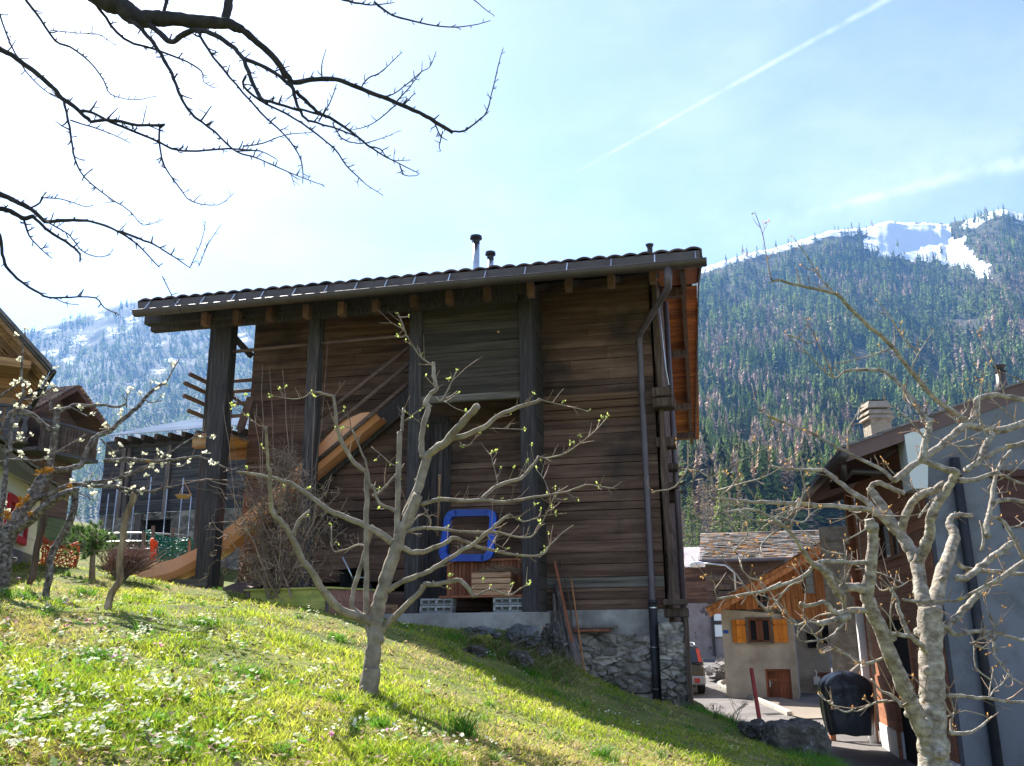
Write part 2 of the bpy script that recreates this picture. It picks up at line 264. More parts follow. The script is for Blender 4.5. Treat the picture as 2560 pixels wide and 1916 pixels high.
class MB:
    def __init__(s, local=True): s.v = []; s.f = []; s.a = []; s.local = local
    def add(s, vs, fs, val=None):
        b = len(s.v); s.v += [tuple(q) for q in vs]; val = random.random() if val is None else val
        for f in fs: s.f.append(tuple(i+b for i in f)); s.a.append(val)
        return s
    def box(s, x0, x1, y0, y1, z0, z1, val=None):
        vs = [(x, y, z) for z in (z0, z1) for y in (y0, y1) for x in (x0, x1)]
        return s.add(vs, [(0, 2, 3, 1), (4, 5, 7, 6), (0, 1, 5, 4), (2, 6, 7, 3), (0, 4, 6, 2), (1, 3, 7, 5)], val)
    def beam(s, a, b, w_, h, up=(0, 0, 1), val=None, w2=None, h2=None):
        a = Vector(a); b = Vector(b); d = (b-a).normalized(); up = Vector(up)
        sx = d.cross(up)
        if sx.length < 1e-4: sx = d.cross(Vector((0, 1, 0)))
        sx.normalize(); uy = sx.cross(d).normalized(); vs = []
        for p, ww, hh in ((a, w_, h), (b, w2 or w_, h2 or h)):
            for i, j in ((-1, -1), (1, -1), (1, 1), (-1, 1)): vs.append(p+sx*ww/2*i+uy*hh/2*j)
        return s.add(vs, [(0, 1, 2, 3), (7, 6, 5, 4), (0, 4, 5, 1), (1, 5, 6, 2), (2, 6, 7, 3), (3, 7, 4, 0)], val)
    def tube(s, pts, rad, seg=8, cap=True, val=None, rough=0):
        pts = [Vector(p) for p in pts]; n = len(pts)
        if isinstance(rad, (int, float)): rad = [rad]*n
        vs = []; ref = Vector((0.31, 0.2, 0.93))
        for i, p in enumerate(pts):
            t = (pts[min(i+1, n-1)]-pts[max(i-1, 0)])
            if t.length < 1e-9: t = Vector((0, 0, 1))
            t.normalize()
            if i == 0:
                sx = t.cross(ref)
                if sx.length < .05: sx = t.cross(Vector((1, 0, 0)))
            else: sx = sx - t*sx.dot(t)
            sx.normalize(); sy = t.cross(sx)
            for k in range(seg):
                a = 2*PI*k/seg; dr_ = sx*math.cos(a)+sy*math.sin(a); rr_ = rad[i]
                if rough: q_ = p+dr_*rad[i]; rr_ *= 1+rough*(mnoise.noise(q_*38)+.6*mnoise.noise(q_*95))
                vs.append(p+dr_*rr_)
        fs = [(i*seg+k, i*seg+(k+1) % seg, (i+1)*seg+(k+1) % seg, (i+1)*seg+k) for i in range(n-1) for k in range(seg)]
        if cap: fs += [tuple(range(seg-1, -1, -1)), tuple((n-1)*seg+k for k in range(seg))]
        return s.add(vs, fs, .5 if val is None else val)
    def prism(s, poly, a, b, val=None):             # polygon (x,z) extruded along y from a to b
        n = len(poly)
        vs = [(p[0], a, p[1]) for p in poly]+[(p[0], b, p[1]) for p in poly]
        fs = [tuple(range(n)), tuple(range(2*n-1, n-1, -1))]+[(i, i+n, (i+1) % n+n, (i+1) % n) for i in range(n)]
        return s.add(vs, fs, val)
    def slab(s, pts, nrm, th, val=None):            # planar polygon in 3D with thickness
        nrm = Vector(nrm).normalized(); n = len(pts)
        vs = [Vector(p) for p in pts]+[Vector(p)-nrm*th for p in pts]
        fs = [tuple(range(n)), tuple(range(2*n-1, n-1, -1))]+[(i, i+n, (i+1) % n+n, (i+1) % n) for i in range(n)]
        return s.add(vs, fs, val)
    def build(s, name, m, parent=None, smooth=False, bevel=0, sub=0):
        if isinstance(m, str): m = G[m]
        vs = s.v
        loc = Vector((0, 0, 0))
        if parent is not None:
            r = rootof(parent)
            if not s.local:
                iv = inv(r); vs = [iv @ Vector(p) for p in vs]
        elif vs:
            arr = np.array(vs, float); loc = Vector(((arr[:, 0].min()+arr[:, 0].max())/2, (arr[:, 1].min()+arr[:, 1].max())/2, arr[:, 2].min()))
            vs = [Vector(p)-loc for p in vs]
        me = bpy.data.meshes.new(name); me.from_pydata(vs, [], s.f); me.update()
        at_ = me.attributes.new('v', 'FLOAT', 'FACE'); at_.data.foreach_set('value', s.a)
        if smooth: me.polygons.foreach_set('use_smooth', [True]*len(s.f))
        me.materials.append(m)
        o = bpy.data.objects.new(name, me); C.objects.link(o)
        if parent is not None: o.parent = parent
        else: o.location = loc
        if bevel:
            b = o.modifiers.new('bevel', 'BEVEL'); b.width = bevel; b.segments = 1; b.limit_method = 'ANGLE'
        if sub:
            b = o.modifiers.new('sub', 'SUBSURF'); b.levels = sub; b.render_levels = sub
        return o
def npmesh(name, verts, faces, vals, m, parent=None, nper=None):
    """faces: (n,k) int array"""
    me = bpy.data.meshes.new(name); nv = len(verts); nf, k = faces.shape
    me.vertices.add(nv); me.vertices.foreach_set('co', verts.astype(np.float32).ravel())
    me.loops.add(nf*k); me.loops.foreach_set('vertex_index', faces.astype(np.int32).ravel())
    me.polygons.add(nf); me.polygons.foreach_set('loop_start', np.arange(0, nf*k, k, dtype=np.int32))
    me.update(calc_edges=True); me.validate()
    a = me.attributes.new('v', 'FLOAT', 'FACE'); a.data.foreach_set('value', np.asarray(vals, np.float32))
    me.materials.append(G[m] if isinstance(m, str) else m)
    o = bpy.data.objects.new(name, me); C.objects.link(o)
    if parent is not None: o.parent = parent
    return o
class Frame:
    """upright local frame: x right along a wall, y back, z up"""
    def __init__(s, o, deg):
        s.o = Vector((o[0], o[1], 0)); s.yaw = math.radians(deg)
        s.u = Vector((math.cos(s.yaw), math.sin(s.yaw), 0)); s.n = Vector((-math.sin(s.yaw), math.cos(s.yaw), 0))
    def fp(s, px, py, y=0.0):
        d = Vector(ray(px, py)); k = (s.o.dot(s.n)+y)/d.dot(s.n); P = d*k-s.o
        return P.dot(s.u), P.z
    def fs(s, px, py, x=0.0):
        d = Vector(ray(px, py)); k = (s.o.dot(s.u)+x)/d.dot(s.u); P = d*k-s.o
        return P.dot(s.n), P.z
    def w(s, x, y, z): return s.o+s.u*x+s.n*y+Vector((0, 0, z))
    def thing(s, name, label, cat, group=None): return thing(name, label, cat, s.o, s.yaw, group)
def vnoise(x, y, seed=0):
    """smooth value noise, arrays"""
    xi = np.floor(x).astype(np.int64); yi = np.floor(y).astype(np.int64); xf = x-xi; yf = y-yi
    def h(a, b):
        n = (a*374761393+b*668265263+seed*974634777) & 0x7fffffff
        n = ((n ^ (n >> 13))*1274126177) & 0x7fffffff
        return ((n ^ (n >> 16)) & 0xffff)/65535.0
    u = xf*xf*(3-2*xf); v = yf*yf*(3-2*yf)
    return (h(xi, yi)*(1-u)+h(xi+1, yi)*u)*(1-v)+(h(xi, yi+1)*(1-u)+h(xi+1, yi+1)*u)*v
def fbm(x, y, o=4, seed=0):
    t = 0; a = .5; s_ = 0
    for i in range(o): t = t+a*vnoise(x*2**i, y*2**i, seed+i); s_ += a; a *= .5
    return t/s_
def inpoly(x, y, poly):
    x = np.asarray(x); y = np.asarray(y); r = np.zeros(x.shape, bool); n = len(poly)
    for i in range(n):
        x1, y1 = poly[i]; x2, y2 = poly[(i+1) % n]
        c = ((y1 > y) != (y2 > y)) & (x < (x2-x1)*(y-y1)/((y2-y1) or 1e-9)+x1); r ^= c
    return r
def proj(P):
    P = np.asarray(P, float); d = P@FW
    return 1280+FPX*(P@RT)/d, 958-FPX*(P@UP)/d
# ============================================================ GROUND
CP = [(0,1916,3.7),(640,1916,4.2),(1280,1916,4.8),(1640,1916,6.4),(918,1735,6.1),(272,1522,7.5),(110,1510,8),(10,1480,8),
      (540,1500,9.6),(1000,1578,9.4),(1203,1680,8.7),(1333,1744,8.3),(1637,1875,7.2),(500,1483,14),(400,1466,13.3),(650,1490,12.5),
      (825,1536,11.6),(720,1532,11.5),(630,1522,11.8),(600,1518,10.8),(720,1532,10.8),(825,1544,10.6),(900,1552,11.0),(1010,1568,12.6),(1180,1578,12.6),(1300,1580,12.6),(1180,1600,11.3),(1400,1705,10.9),(1290,1705,9.7),(1460,1722,13.2),(1550,1738,13.5),(1650,1757,13.2),
      (1725,1768,13.0),(1850,1815,12.2),(1925,1862,11.0),(2000,1895,10.2),(2060,1918,9.5),(0,1428,11),(130,1420,13),(230,1445,11.6),
      (330,1440,13),(60,1408,16),(300,1402,21),(450,1400,23)]
cp = [tuple(at(*c)) for c in CP]+[(0,18,.25),(-3,18,.6),(3,20,-1.6),(0,0,-1.35),(-3,0,-1.1),(2.5,0,-1.7),(2.2,4.5,-1.30),(-8,5,.0),(-12,12,1.9),(-14,25,3.2),(-5,30,1.6),(-8,40,1.6),(-20,40,3)]
cp = np.array(cp, float)
def _phi(r): return np.where(r > 1e-9, r*r*np.log(r+1e-12), 0)
_n = len(cp); _D = np.hypot(cp[:, None, 0]-cp[None, :, 0], cp[:, None, 1]-cp[None, :, 1])
_A = np.zeros((_n+3, _n+3)); _A[:_n, :_n] = _phi(_D)+np.eye(_n)*.12; _A[:_n, _n] = 1; _A[:_n, _n+1:_n+3] = cp[:, :2]; _A[_n:, :_n] = _A[:_n, _n:].T
_w = np.linalg.solve(_A, np.r_[cp[:, 2], 0, 0, 0])
# lawn edge towards the road (x as a function of y)
ED = [(2.6, -3), (2.75, 0), (2.8, 4), (2.95, 7), (3.18, 9.5), (3.42, 10.3), (3.4, 11.2), (3.1, 12.1), (2.75, 12.9), (2.62, 13.6), (2.9, 15), (4.3, 22), (4.5, 26), (3, 31), (-2, 36), (-30, 42), (-60, 46)]
EY = np.array([e[1] for e in ED]); EX = np.array([e[0] for e in ED])
def roadz(X, Y):
    return -2.42+.012*np.clip(Y-16, 0, 14)+.035*np.clip(Y-30, 0, 30)
def H(X, Y):
    X = np.asarray(X, float); Y = np.asarray(Y, float); sh = X.shape
    x = np.clip(X.ravel(), -22, 9); y = np.clip(Y.ravel(), -2, 44)
    z = np.empty(x.size)
    for i in range(0, x.size, 20000):
        xs, ys = x[i:i+20000], y[i:i+20000]
        z[i:i+20000] = _phi(np.hypot(xs[:, None]-cp[None, :, 0], ys[:, None]-cp[None, :, 1]))@_w[:_n]+_w[_n]+_w[_n+1]*xs+_w[_n+2]*ys
    z = z.reshape(sh)
    e = np.interp(Y, EY, EX); d = (X-e)
    t = np.clip(d/1.0, 0, 1); t = t*t*(3-2*t)
    low = roadz(X, Y)-.05
    z = np.clip(z, -2.9, 3.6)
    z = z*(1-t)+np.minimum(z, low)*t
    z = np.where(d > .9, low, z)
    far = np.clip((np.hypot(X, Y-10)-45)/50, 0, 1)
    return z*(1-far)+(-4.0)*far
def Hs(x, y): return float(H(np.array([x]), np.array([y]))[0])
def ground(px, py, y0=3.0, y1=16.0):
    """first point where the view ray meets the ground"""
    d = ray(px, py); ys = np.linspace(y0, y1, 400); hz = H(d[0]*ys, ys)
    k = np.nonzero(d[2]*ys <= hz)[0]; Y = ys[k[0]] if len(k) else y1
    return Vector((d[0]*Y, Y, Hs(d[0]*Y, Y)))
def gridmesh(name, xs, ys, zf, m, label, extra=None):
    XX, YY = np.meshgrid(xs, ys); ZZ = zf(XX, YY); nx, ny = len(xs), len(ys)
    v = np.stack([XX.ravel(), YY.ravel(), ZZ.ravel()], 1)
    i = np.arange((nx-1)*(ny-1)); r = i//(nx-1); c = i % (nx-1); a = r*nx+c
    o = npmesh(name, v, np.stack([a, a+1, a+nx+1, a+nx], 1), np.full(len(a), .5), m)
    o.data.polygons.foreach_set('use_smooth', [True]*len(o.data.polygons))
    put(o, label, 'ground', kind='structure'); return o
xs = np.unique(np.concatenate([-np.geomspace(12, 900, 26)[::-1], np.arange(-12, 6, .15), np.geomspace(6, 900, 30)]))
ys = np.unique(np.concatenate([np.array([-60, -30, -15, -8]), np.arange(-4, 16, .15), np.arange(16, 46, .7), np.geomspace(46, 1200, 22)]))
def lawn_z(X, Y):
    z = H(X, Y); near = (Y < 20) & (np.abs(X) < 15)
    return z+np.where(near, (fbm(X*1.7+40, Y*1.7+9, 4)-.5)*.09, 0)
gridmesh('lawn_ground', xs, ys, lawn_z, 'soil', 'grassy soil of the sloping garden and valley floor')

# road, one sheet a little above the valley floor
rxs = np.unique(np.concatenate([np.arange(2, 16, .5), np.arange(-30, 40, 2.5)])); rys = np.arange(2, 64, 1.0)
def road_mesh():
    m = MB(False)
    left = [(ED_x+.75, ED_y) for ED_x, ED_y in ED if 2 <= ED_y <= 31]
    rows = []
    for Y in np.arange(3, 62, 1.0):
        xl = np.interp(Y, EY, EX)+.75 if Y < 30 else np.interp(Y, [30, 36, 62], [3.6, 1.0, -14])
        rows.append((xl, Y))
    nx = 14; vs = []
    for xl, Y in rows:
        for k in range(nx):
            X = xl+(26-xl)*k/(nx-1); vs.append((X, Y, float(roadz(X, Y))))
    fs = [(r*nx+k, r*nx+k+1, (r+1)*nx+k+1, (r+1)*nx+k) for r in range(len(rows)-1) for k in range(nx-1)]
    m.add(vs, fs, .5); o = m.build('road', 'asphalt', smooth=True)
    return put(o, 'pale worn asphalt village lane winding below the barn', 'road', kind='structure')
road_mesh()

# ------------------------------------------------------------ grass
def blades(name, X, Y, h, wd, lean, m, label, cat, vals=None, seg=3, zoff=-.01, kind='stuff'):
    n = len(X); Z = lawn_z(X, Y)+zoff
    th = np.random.rand(n)*2*PI; dx = np.cos(th); dy = np.sin(th)       # bend direction
    fa = np.random.rand(n)*2*PI; wx = np.cos(fa); wy = np.sin(fa)       # width direction
    ts = np.linspace(0, 1, seg+1); vv = []
    for i, t in enumerate(ts):
        off = lean*h*t*t; zz = Z+h*(t-.25*np.clip(lean, 0, 1)*t*t)
        cx = X+dx*off; cy = Y+dy*off
        if i < seg:
            wq = wd*(1-.55*t)/2
            vv += [np.stack([cx-wx*wq, cy-wy*wq, zz], 1), np.stack([cx+wx*wq, cy+wy*wq, zz], 1)]
        else: vv += [np.stack([cx, cy, zz], 1)]
    k = len(vv); V = np.stack(vv, 1).reshape(-1, 3); base = np.arange(n)*k; fs = []
    for i in range(seg-1):
        a = base+2*i; fs += [np.stack([a, a+1, a+3], 1), np.stack([a, a+3, a+2], 1)]
    a = base+2*(seg-1); fs += [np.stack([a, a+1, a+2], 1)]
    F = np.concatenate(fs); vals = np.random.rand(n) if vals is None else vals
    o = npmesh(name, V, F, np.tile(vals, len(fs)), m)
    return put(o, label, cat, kind=kind)
def scatter(n, y0=2.9, y1=14.5, wide=1.22, pw=1.0):
    """positions on the lawn, evenly spread over what the photo sees"""
    u = np.random.rand(n)
    Y = 1/(1/y0-(1/y0-1/y1)*u) if pw == 1 else y0+(y1-y0)*u
    X = (np.random.rand(n)-.5)*wide*Y
    e = np.interp(Y, EY, EX); ok = X < e+.45
    # not under the barn, planter
    lx = (X+.78)*math.cos(BY)+(Y-13.3)*math.sin(BY); ly = -(X+.78)*math.sin(BY)+(Y-13.3)*math.cos(BY)
    ok &= ~((ly > -.05) & (lx > -5.0)) & ~((ly > -.6) & (lx > -1.1) & (lx < 1.3)) & (Y < 15)
    return X[ok], Y[ok]
BY = math.radians(-12)
X, Y = scatter(330000)
dry = fbm(X*.9+3, Y*.9+7, 4, 5); tuft = fbm(X*2.6, Y*2.6, 3, 9)
keep = np.random.rand(len(X)) < .35+.9*tuft
X, Y, dry, tuft = X[keep], Y[keep], dry[keep], tuft[keep]
sel = np.random.rand(len(X)) < np.clip((dry-.43)*5.0, .12, .78)
def hh(X, Y, t): return (.025+.06*np.clip(t-.3, 0, 1)*1.6)*(.6+.8*np.random.rand(len(X)))
wdt = lambda Y: .0030+.00062*Y
blades('grass', X[~sel], Y[~sel], hh(X[~sel], Y[~sel], tuft[~sel]), wdt(Y[~sel]), .3+.7*np.random.rand((~sel).sum()), 'grass', 'short yellow green lawn grass covering the slope', 'grass')
blades('dry_grass', X[sel], Y[sel], hh(X[sel], Y[sel], tuft[sel])*.8, wdt(Y[sel]), .8+1.2*np.random.rand(sel.sum()), 'straw', 'straw coloured dry blades mixed into the lawn', 'grass')
# lush darker tufts
cx = []; cy = []; hs = []
tp = [(1160, 1840, 5.2, .2), (1510, 1900, 6.1, .12), (390, 1820, 4.6, .1), (640, 1700, 6, .09), (330, 1500, 7.5, .10), (500, 1560, 7, .09), (250, 1640, 6, .09), (1240, 1560, 12, .2), (1140, 1600, 11, .14), (1330, 1690, 9.6, .12), (700, 1890, 4.6, .08), (1080, 1890, 4.9, .08), (850, 1600, 7.6, .08), (210, 1490, 8.3, .12), (60, 1500, 7.8, .12), (150, 1850, 4.2, .08), (950, 1820, 5.2, .08), (1230, 1640, 10, .12), (1380, 1740, 10, .12)]
for px, py, yy, h_ in tp:
    g = ground(px, py); n = 170
    r = np.abs(np.random.randn(n))*.07*g.y/6; a = np.random.rand(n)*2*PI
    cx.append(g.x+r*np.cos(a)); cy.append(g.y+r*np.sin(a)); hs.append(np.full(n, h_)*(.4+.7*np.random.rand(n)))
for i in range(260):
    xx, yy = scatter(4); 
    if not len(xx): continue
    n = 34; r = np.abs(np.random.randn(n))*.045; a = np.random.rand(n)*2*PI
    cx.append(xx[0]+r*np.cos(a)); cy.append(yy[0]+r*np.sin(a)); hs.append(np.full(n, random.uniform(.05, .11))*(.5+.7*np.random.rand(n)))
cx = np.concatenate(cx); cy = np.concatenate(cy); hs = np.concatenate(hs)
blades('grass_tufts', cx, cy, hs, .004+.0005*cy, .4+.6*np.random.rand(len(cx)), 'grass_dark', 'taller fresh green tufts standing out of the lawn', 'grass')
# long grass along the lawn edge above the road
yy = np.random.uniform(7, 13.0, 9000); xx = np.interp(yy, EY, EX)+np.random.randn(9000)*.22-.05
blades('edge_grass', xx, yy, .05+.13*np.random.rand(9000)**2, .006+0*xx, .5+.8*np.random.rand(9000), 'grass_dark', 'rough grass hanging over the lawn edge above the lane', 'grass')
# weeds and dry stalks on the rocky bank
bx_, by_ = [], []
for _ in range(420):
    px, py = random.uniform(1150, 1440), random.uniform(1590, 1730)
    if py > 1610+(px-1150)*.42: continue
    g = ground(px, py, 6, 13); bx_.append(g.x); by_.append(g.y)
bx_ = np.repeat(np.array(bx_), 26)+np.random.randn(len(bx_)*26)*.045; by_ = np.repeat(np.array(by_), 26)+np.random.randn(len(by_)*26)*.045; hf = len(bx_)//2; pm = np.random.permutation(len(bx_)); bx_, by_ = bx_[pm], by_[pm]
blades('bank_weeds', bx_[:hf], by_[:hf], .06+.14*np.random.rand(hf)**1.5, .008+0*bx_[:hf], .6+.9*np.random.rand(hf), 'grass_dark', 'green weeds growing between the rocks of the small bank', 'weeds')
blades('bank_dry_grass', bx_[hf:], by_[hf:], .06+.16*np.random.rand(len(bx_)-hf)**1.5, .007+0*bx_[hf:], .8+1.3*np.random.rand(len(bx_)-hf), 'hay', 'brown dry grass hanging over the rocks of the small bank', 'weeds')
# dead leaves and clippings
def flat_leaves(name, X, Y, size, m, label, cat, up=.01, petals=1):
    n = len(X); Z = lawn_z(X, Y)+up; a = np.random.rand(n)*2*PI; s = size*(.6+.8*np.random.rand(n))
    t1 = np.random.randn(n, 3)*.35; t1[:, 0] += np.cos(a); t1[:, 1] += np.sin(a); t1 /= np.linalg.norm(t1, axis=1)[:, None]
    t2 = np.random.randn(n, 3)*.35; t2[:, 0] -= np.sin(a); t2[:, 1] += np.cos(a); t2 /= np.linalg.norm(t2, axis=1)[:, None]
    P = np.stack([X, Y, Z], 1)
    V = np.stack([P-t1*s[:, None], P-t2*s[:, None]*.5+t1*s[:, None]*.1, P+t1*s[:, None], P+t2*s[:, None]*.5], 1).reshape(-1, 3)
    b = np.arange(n)*4
    return put(npmesh(name, V, np.stack([b, b+1, b+2, b+3], 1), np.random.rand(n), m), label, cat, kind='stuff')
X, Y = scatter(9000, 3, 11)
flat_leaves('leaf_litter', X, Y, .017, 'hay', 'small withered leaves and clippings lying in the grass', 'leaf litter', .035)
# primroses: a head of five petals, facing up and outward, over a rosette of leaves
def primroses(name, centers, m, label, per=(2, 8), size=.0108):
    V = []; F = []; vals = []; LV = []; LF = []; lv = []
    for (X0, Y0, spread) in centers:
        for _ in range(random.randint(*per)):
            r = abs(random.gauss(0, spread)); a = random.uniform(0, 2*PI); x = X0+r*math.cos(a)*1.4; y = Y0+r*math.sin(a)
            z = float(lawn_z(np.array([x]), np.array([y]))[0])+random.uniform(.05, .09); s = size*random.uniform(.8, 1.25)
            nrm = Vector((random.gauss(0, .45), random.gauss(-.45, .4), 1)).normalized(); t = nrm.orthogonal().normalized(); b = nrm.cross(t)
            c = Vector((x, y, z)); a0 = random.uniform(0, 6.28); base = len(V); V.append(c); v_ = random.random()
            for k in range(10):
                rr = s*(1.0 if k % 2 == 0 else .62); aa = a0+k*PI/5
                V.append(c+(t*math.cos(aa)+b*math.sin(aa))*rr+nrm*.003*(k % 2))
            for k in range(10): F.append((base, base+1+k, base+1+(k+1) % 10)); vals.append(v_)
    o = npmesh(name, np.array([tuple(q) for q in V]), np.array(F), vals, m)
    return put(o, label, 'flowers', kind='stuff')
pr = []
def patch(px, py, n, sx, sy, sp=.04):
    for _ in range(max(1, int(n*.36+.5))):
        g = ground(px+random.gauss(0, sx), min(1914, py+random.gauss(0, sy))); pr.append((g.x, g.y, sp))
for a in [(300, 1580, 12, 60, 12), (255, 1515, 5, 25, 5), (90, 1530, 9, 50, 10), (350, 1605, 10, 50, 14), (280, 1660, 8, 18, 8), (200, 1640, 5, 25, 8), (400, 1660, 3, 15, 5),
          (370, 1745, 6, 30, 8), (440, 1750, 4, 20, 6), (910, 1845, 5, 25, 6), (960, 1865, 9, 45, 10), (1060, 1870, 5, 30, 8), (1150, 1885, 5, 30, 8), (750, 1520, 4, 20, 3),
          (820, 1527, 3, 12, 2), (680, 1516, 3, 8, 2), (1050, 1580, 3, 20, 4), (1245, 1640, 5, 14, 10), (1330, 1705, 4, 16, 6), (1480, 1765, 2, 10, 3), (1510, 1795, 2, 8, 3), (1595, 1830, 2, 8, 3), (1810, 1885, 2, 8, 3),
          (50, 1700, 10, 45, 60), (250, 1720, 12, 120, 60), (500, 1700, 8, 100, 60), (620, 1600, 5, 80, 30), (780, 1740, 6, 60, 30), (100, 1850, 8, 80, 40), (600, 1850, 6, 100, 30), (160, 1460, 4, 40, 8)]:
    patch(*a)
for _ in range(150): patch(min(1500, abs(random.gauss(0, 520))), 1500+410*random.random(), 1, 20, 6, .03)  # scattered single flowers, some standing in for sunlit glints in the grass
pr = [p if len(pr)-k_ > 150 else (p[0], p[1], .012) for k_, p in enumerate(pr)]
primroses('primroses', pr, 'primrose', 'pale cream primroses flowering in clumps across the lawn, scattered singles doubling as sunlit glints')
pk = []; pr_, pr = pr, pk
for a in [(150, 1527, 3, 15, 4), (145, 1575, 3, 14, 5), (290, 1672, 3, 8, 4), (200, 1572, 3, 8, 4), (270, 1590, 3, 10, 4), (400, 1632, 3, 12, 4), (10, 1580, 1, 5, 3), (840, 1880, 2, 14, 5), (960, 1868, 2, 14, 4), (60, 1465, 3, 14, 4)]:
    patch(*a, .03)
primroses('pink_primroses', pk, 'pinkflower', 'pink primroses growing among the cream ones', (3, 7))
pr = pr_
lx = np.array([p[0] for p in pr for _ in range(5)])+np.random.randn(len(pr)*5)*.05; ly = np.array([p[1] for p in pr for _ in range(5)])+np.random.randn(len(pr)*5)*.05
flat_leaves('primrose_leaves', lx, ly, .028, 'leaf', 'green leaf rosettes under the primroses', 'leaves', .03)
# ============================================================ THE BIG TIMBER BARN
B = Frame((-.78, 13.3, 0), -12)
barn = B.thing('timber_barn', 'big dark timber barn with an open post gallery, stone plinth and two steel chimneys', 'barn')
WY = 1.0                                    # the log wall stands this far behind the gallery posts
UL, UR, EY0 = B.fp(345, 788, -.9)[0], B.fp(1757, 645, -.9)[0], -.9
EZ, RY, SL = 4.97, 4.6, .318
RZ = EZ+(RY-EY0)*SL; BYE = 10.9
def rz(y): return EZ+(y-EY0)*SL if y < RY else RZ-(y-RY)*SL
uwe = B.fp(1664, 1100, WY-.08)[0]-.14; uwl = B.fp(626, 1000, WY)[0]; uwr = B.fp(1640, 1100, WY)[0]
def logs(m, u0, u1, z0, z1, y, h=.17, th=.12, jit=.012, hj=.25):
    z = z0
    while z < z1-.02:
        hh_ = min(h*random.uniform(1-hj, 1+hj), z1-z)
        if z1-z-hh_ < .05: hh_ = z1-z
        a = y-random.uniform(0, jit)*.5; g = .003 if random.random() > .16 else .012; c = .006
        t0 = random.uniform(-.004, .004); t1 = random.uniform(-.004, .004)
        z0_, z1_ = z+g/2, z+hh_-g/2
        cuts = [u0]+sorted(random.uniform(u0+.3, u1-.3) for _ in range(int((u1-u0)/3.2*random.random()+.45)))+[u1]
        for q in range(len(cuts)-1):
            ua, ub = cuts[q]+(.004 if q else 0), cuts[q+1]; a_q = a-random.uniform(0, .004); vs = []
            for u, dz in ((ua, t0), (ub, t1)):
                for yy_, zz in ((a_q+c, z0_), (a_q, z0_+c), (a_q, z1_-c), (a_q+c, z1_), (y+th, z1_), (y+th, z0_)): vs.append((u, yy_, zz+dz*.3))
            m.add(vs, [tuple(range(5, -1, -1)), tuple(range(6, 12))]+[(i, (i+1) % 6, (i+1) % 6+6, i+6) for i in range(6)])
        z += hh_
# main log wall: three zones
zc = B.fp(1500, 1525, WY)[1]; zs = B.fp(1500, 1585, WY)[1]; zp = B.fp(1500, 1443, WY)[1]
m = MB(); logs(m, uwl, uwe, zp, rz(WY)-.02, WY, .165, .12, .012, .4); m.box(uwl+.03, uwr-.2, WY+.12, WY+.16, zp, rz(WY)-.1)
wall = m.build('log_wall', 'barn', barn)
m = MB(); z = B.fp(1500, 1470, WY)[1]
logs(m, B.fp(1345, 1400, WY)[0]-.6, uwe, z, zp, WY-.025, .2, .1, .005); m.build('pale_board', 'pale', barn)
m = MB(); logs(m, uwl, uwe, zc, z, WY-.005, .09, .12); m.build('sill_beam', 'barn', barn)
m = MB(); za, zb = B.fp(1480, 1024, WY)[1], B.fp(1480, 985, WY)[1]
u4 = B.fp(1362, 1000, WY)[0]
for k in range(2):
    m.box(u4-.05, uwr-.2, WY-.05-.01*k, WY, za+(zb-za)*k/2+.01, za+(zb-za)*(k+1)/2-.008)
m.box(u4-.05, uwr-.2, WY-.06, WY, B.fp(1480, 1048, WY)[1], za-.012)
m.build('wall_beam', mat('beam_wood', [(.3, (.07, .035, .02)), (.55, (.16, .09, .05)), (.8, (.24, .16, .10))], 2.5, HB, .85, .6, 6, (.5, 12, 16), vamt=.25), barn, bevel=.008)
# corner post, crossing log ends, side wall
m = MB(); a0, zt = B.fp(1628, 700, WY-.08)[0], rz(WY)-.05
a1 = B.fp(1664, 1100, WY-.08)[0]; z0 = B.fp(1650, 1505, WY)[1]
pts = []
for k in range(9):
    z = z0+(zt-z0)*k/8; pts.append((a0+.02*math.sin(k*1.7), z)); 
n_ = len(pts)
vs = [(x, WY-.1, z) for x, z in pts]+[(a1+.02*math.sin(i*2.3), WY-.1, p[1]) for i, p in enumerate(pts)]+[(x, WY+.14, z) for x, z in pts]+[(a1+.02*math.sin(i*2.3), WY+.14, p[1]) for i, p in enumerate(pts)]
fs = []
for i in range(n_-1): fs += [(i, i+n_, i+n_+1, i+1), (i+2*n_, i+2*n_+1, i+3*n_+1, i+3*n_), (i, i+1, i+1+2*n_, i+2*n_), (i+n_, i+3*n_, i+1+3*n_, i+1+n_)]
m.add(vs, fs, .5); m.box(a0+.06, a0+.11, WY-.103, WY-.09, z0+1.0, z0+1.14, 0)
m.build('corner_post', 'post_brown', barn, bevel=.01)
uc = a1
m = MB()
for (px0, px1, py0, py1, yy_, d) in [(1640, 1640, 968, 993, .74, .3), (1640, 1640, 994, 1020, .76, .3), (1672, 1672, 1091, 1117, .95, .3), (1680, 1680, 1157, 1175, 1.3, .3), (1690, 1690, 1205, 1222, 1.6, .3), (1694, 1694, 1226, 1253, 1.8, .3), (1645, 1645, 1498, 1515, .75, .3), (1660, 1660, 1520, 1545, .9, .3)]:
    zA = B.fp(px0, py1, yy_)[1]; zB = B.fp(px0, py0, yy_)[1]; h_ = abs(zB-zA)
    m = MB(); m.box(uc-.16, uc+random.uniform(.12, .2), yy_, yy_+d, zA+.004, zB-.004); m.build('log_end', 'post_brown', barn, bevel=.015)
for zA, zB in ((B.fp(1600, 1020, .7)[1], B.fp(1600, 996, .7)[1]), (B.fp(1600, 993, .7)[1], B.fp(1600, 970, .7)[1])): m = MB(); m.box(a0-.03, a0+.24, WY-.3, WY-.1, zA, zB); m.build('log_end', 'post_brown', barn, bevel=.02)
m = MB(); z = -2.4
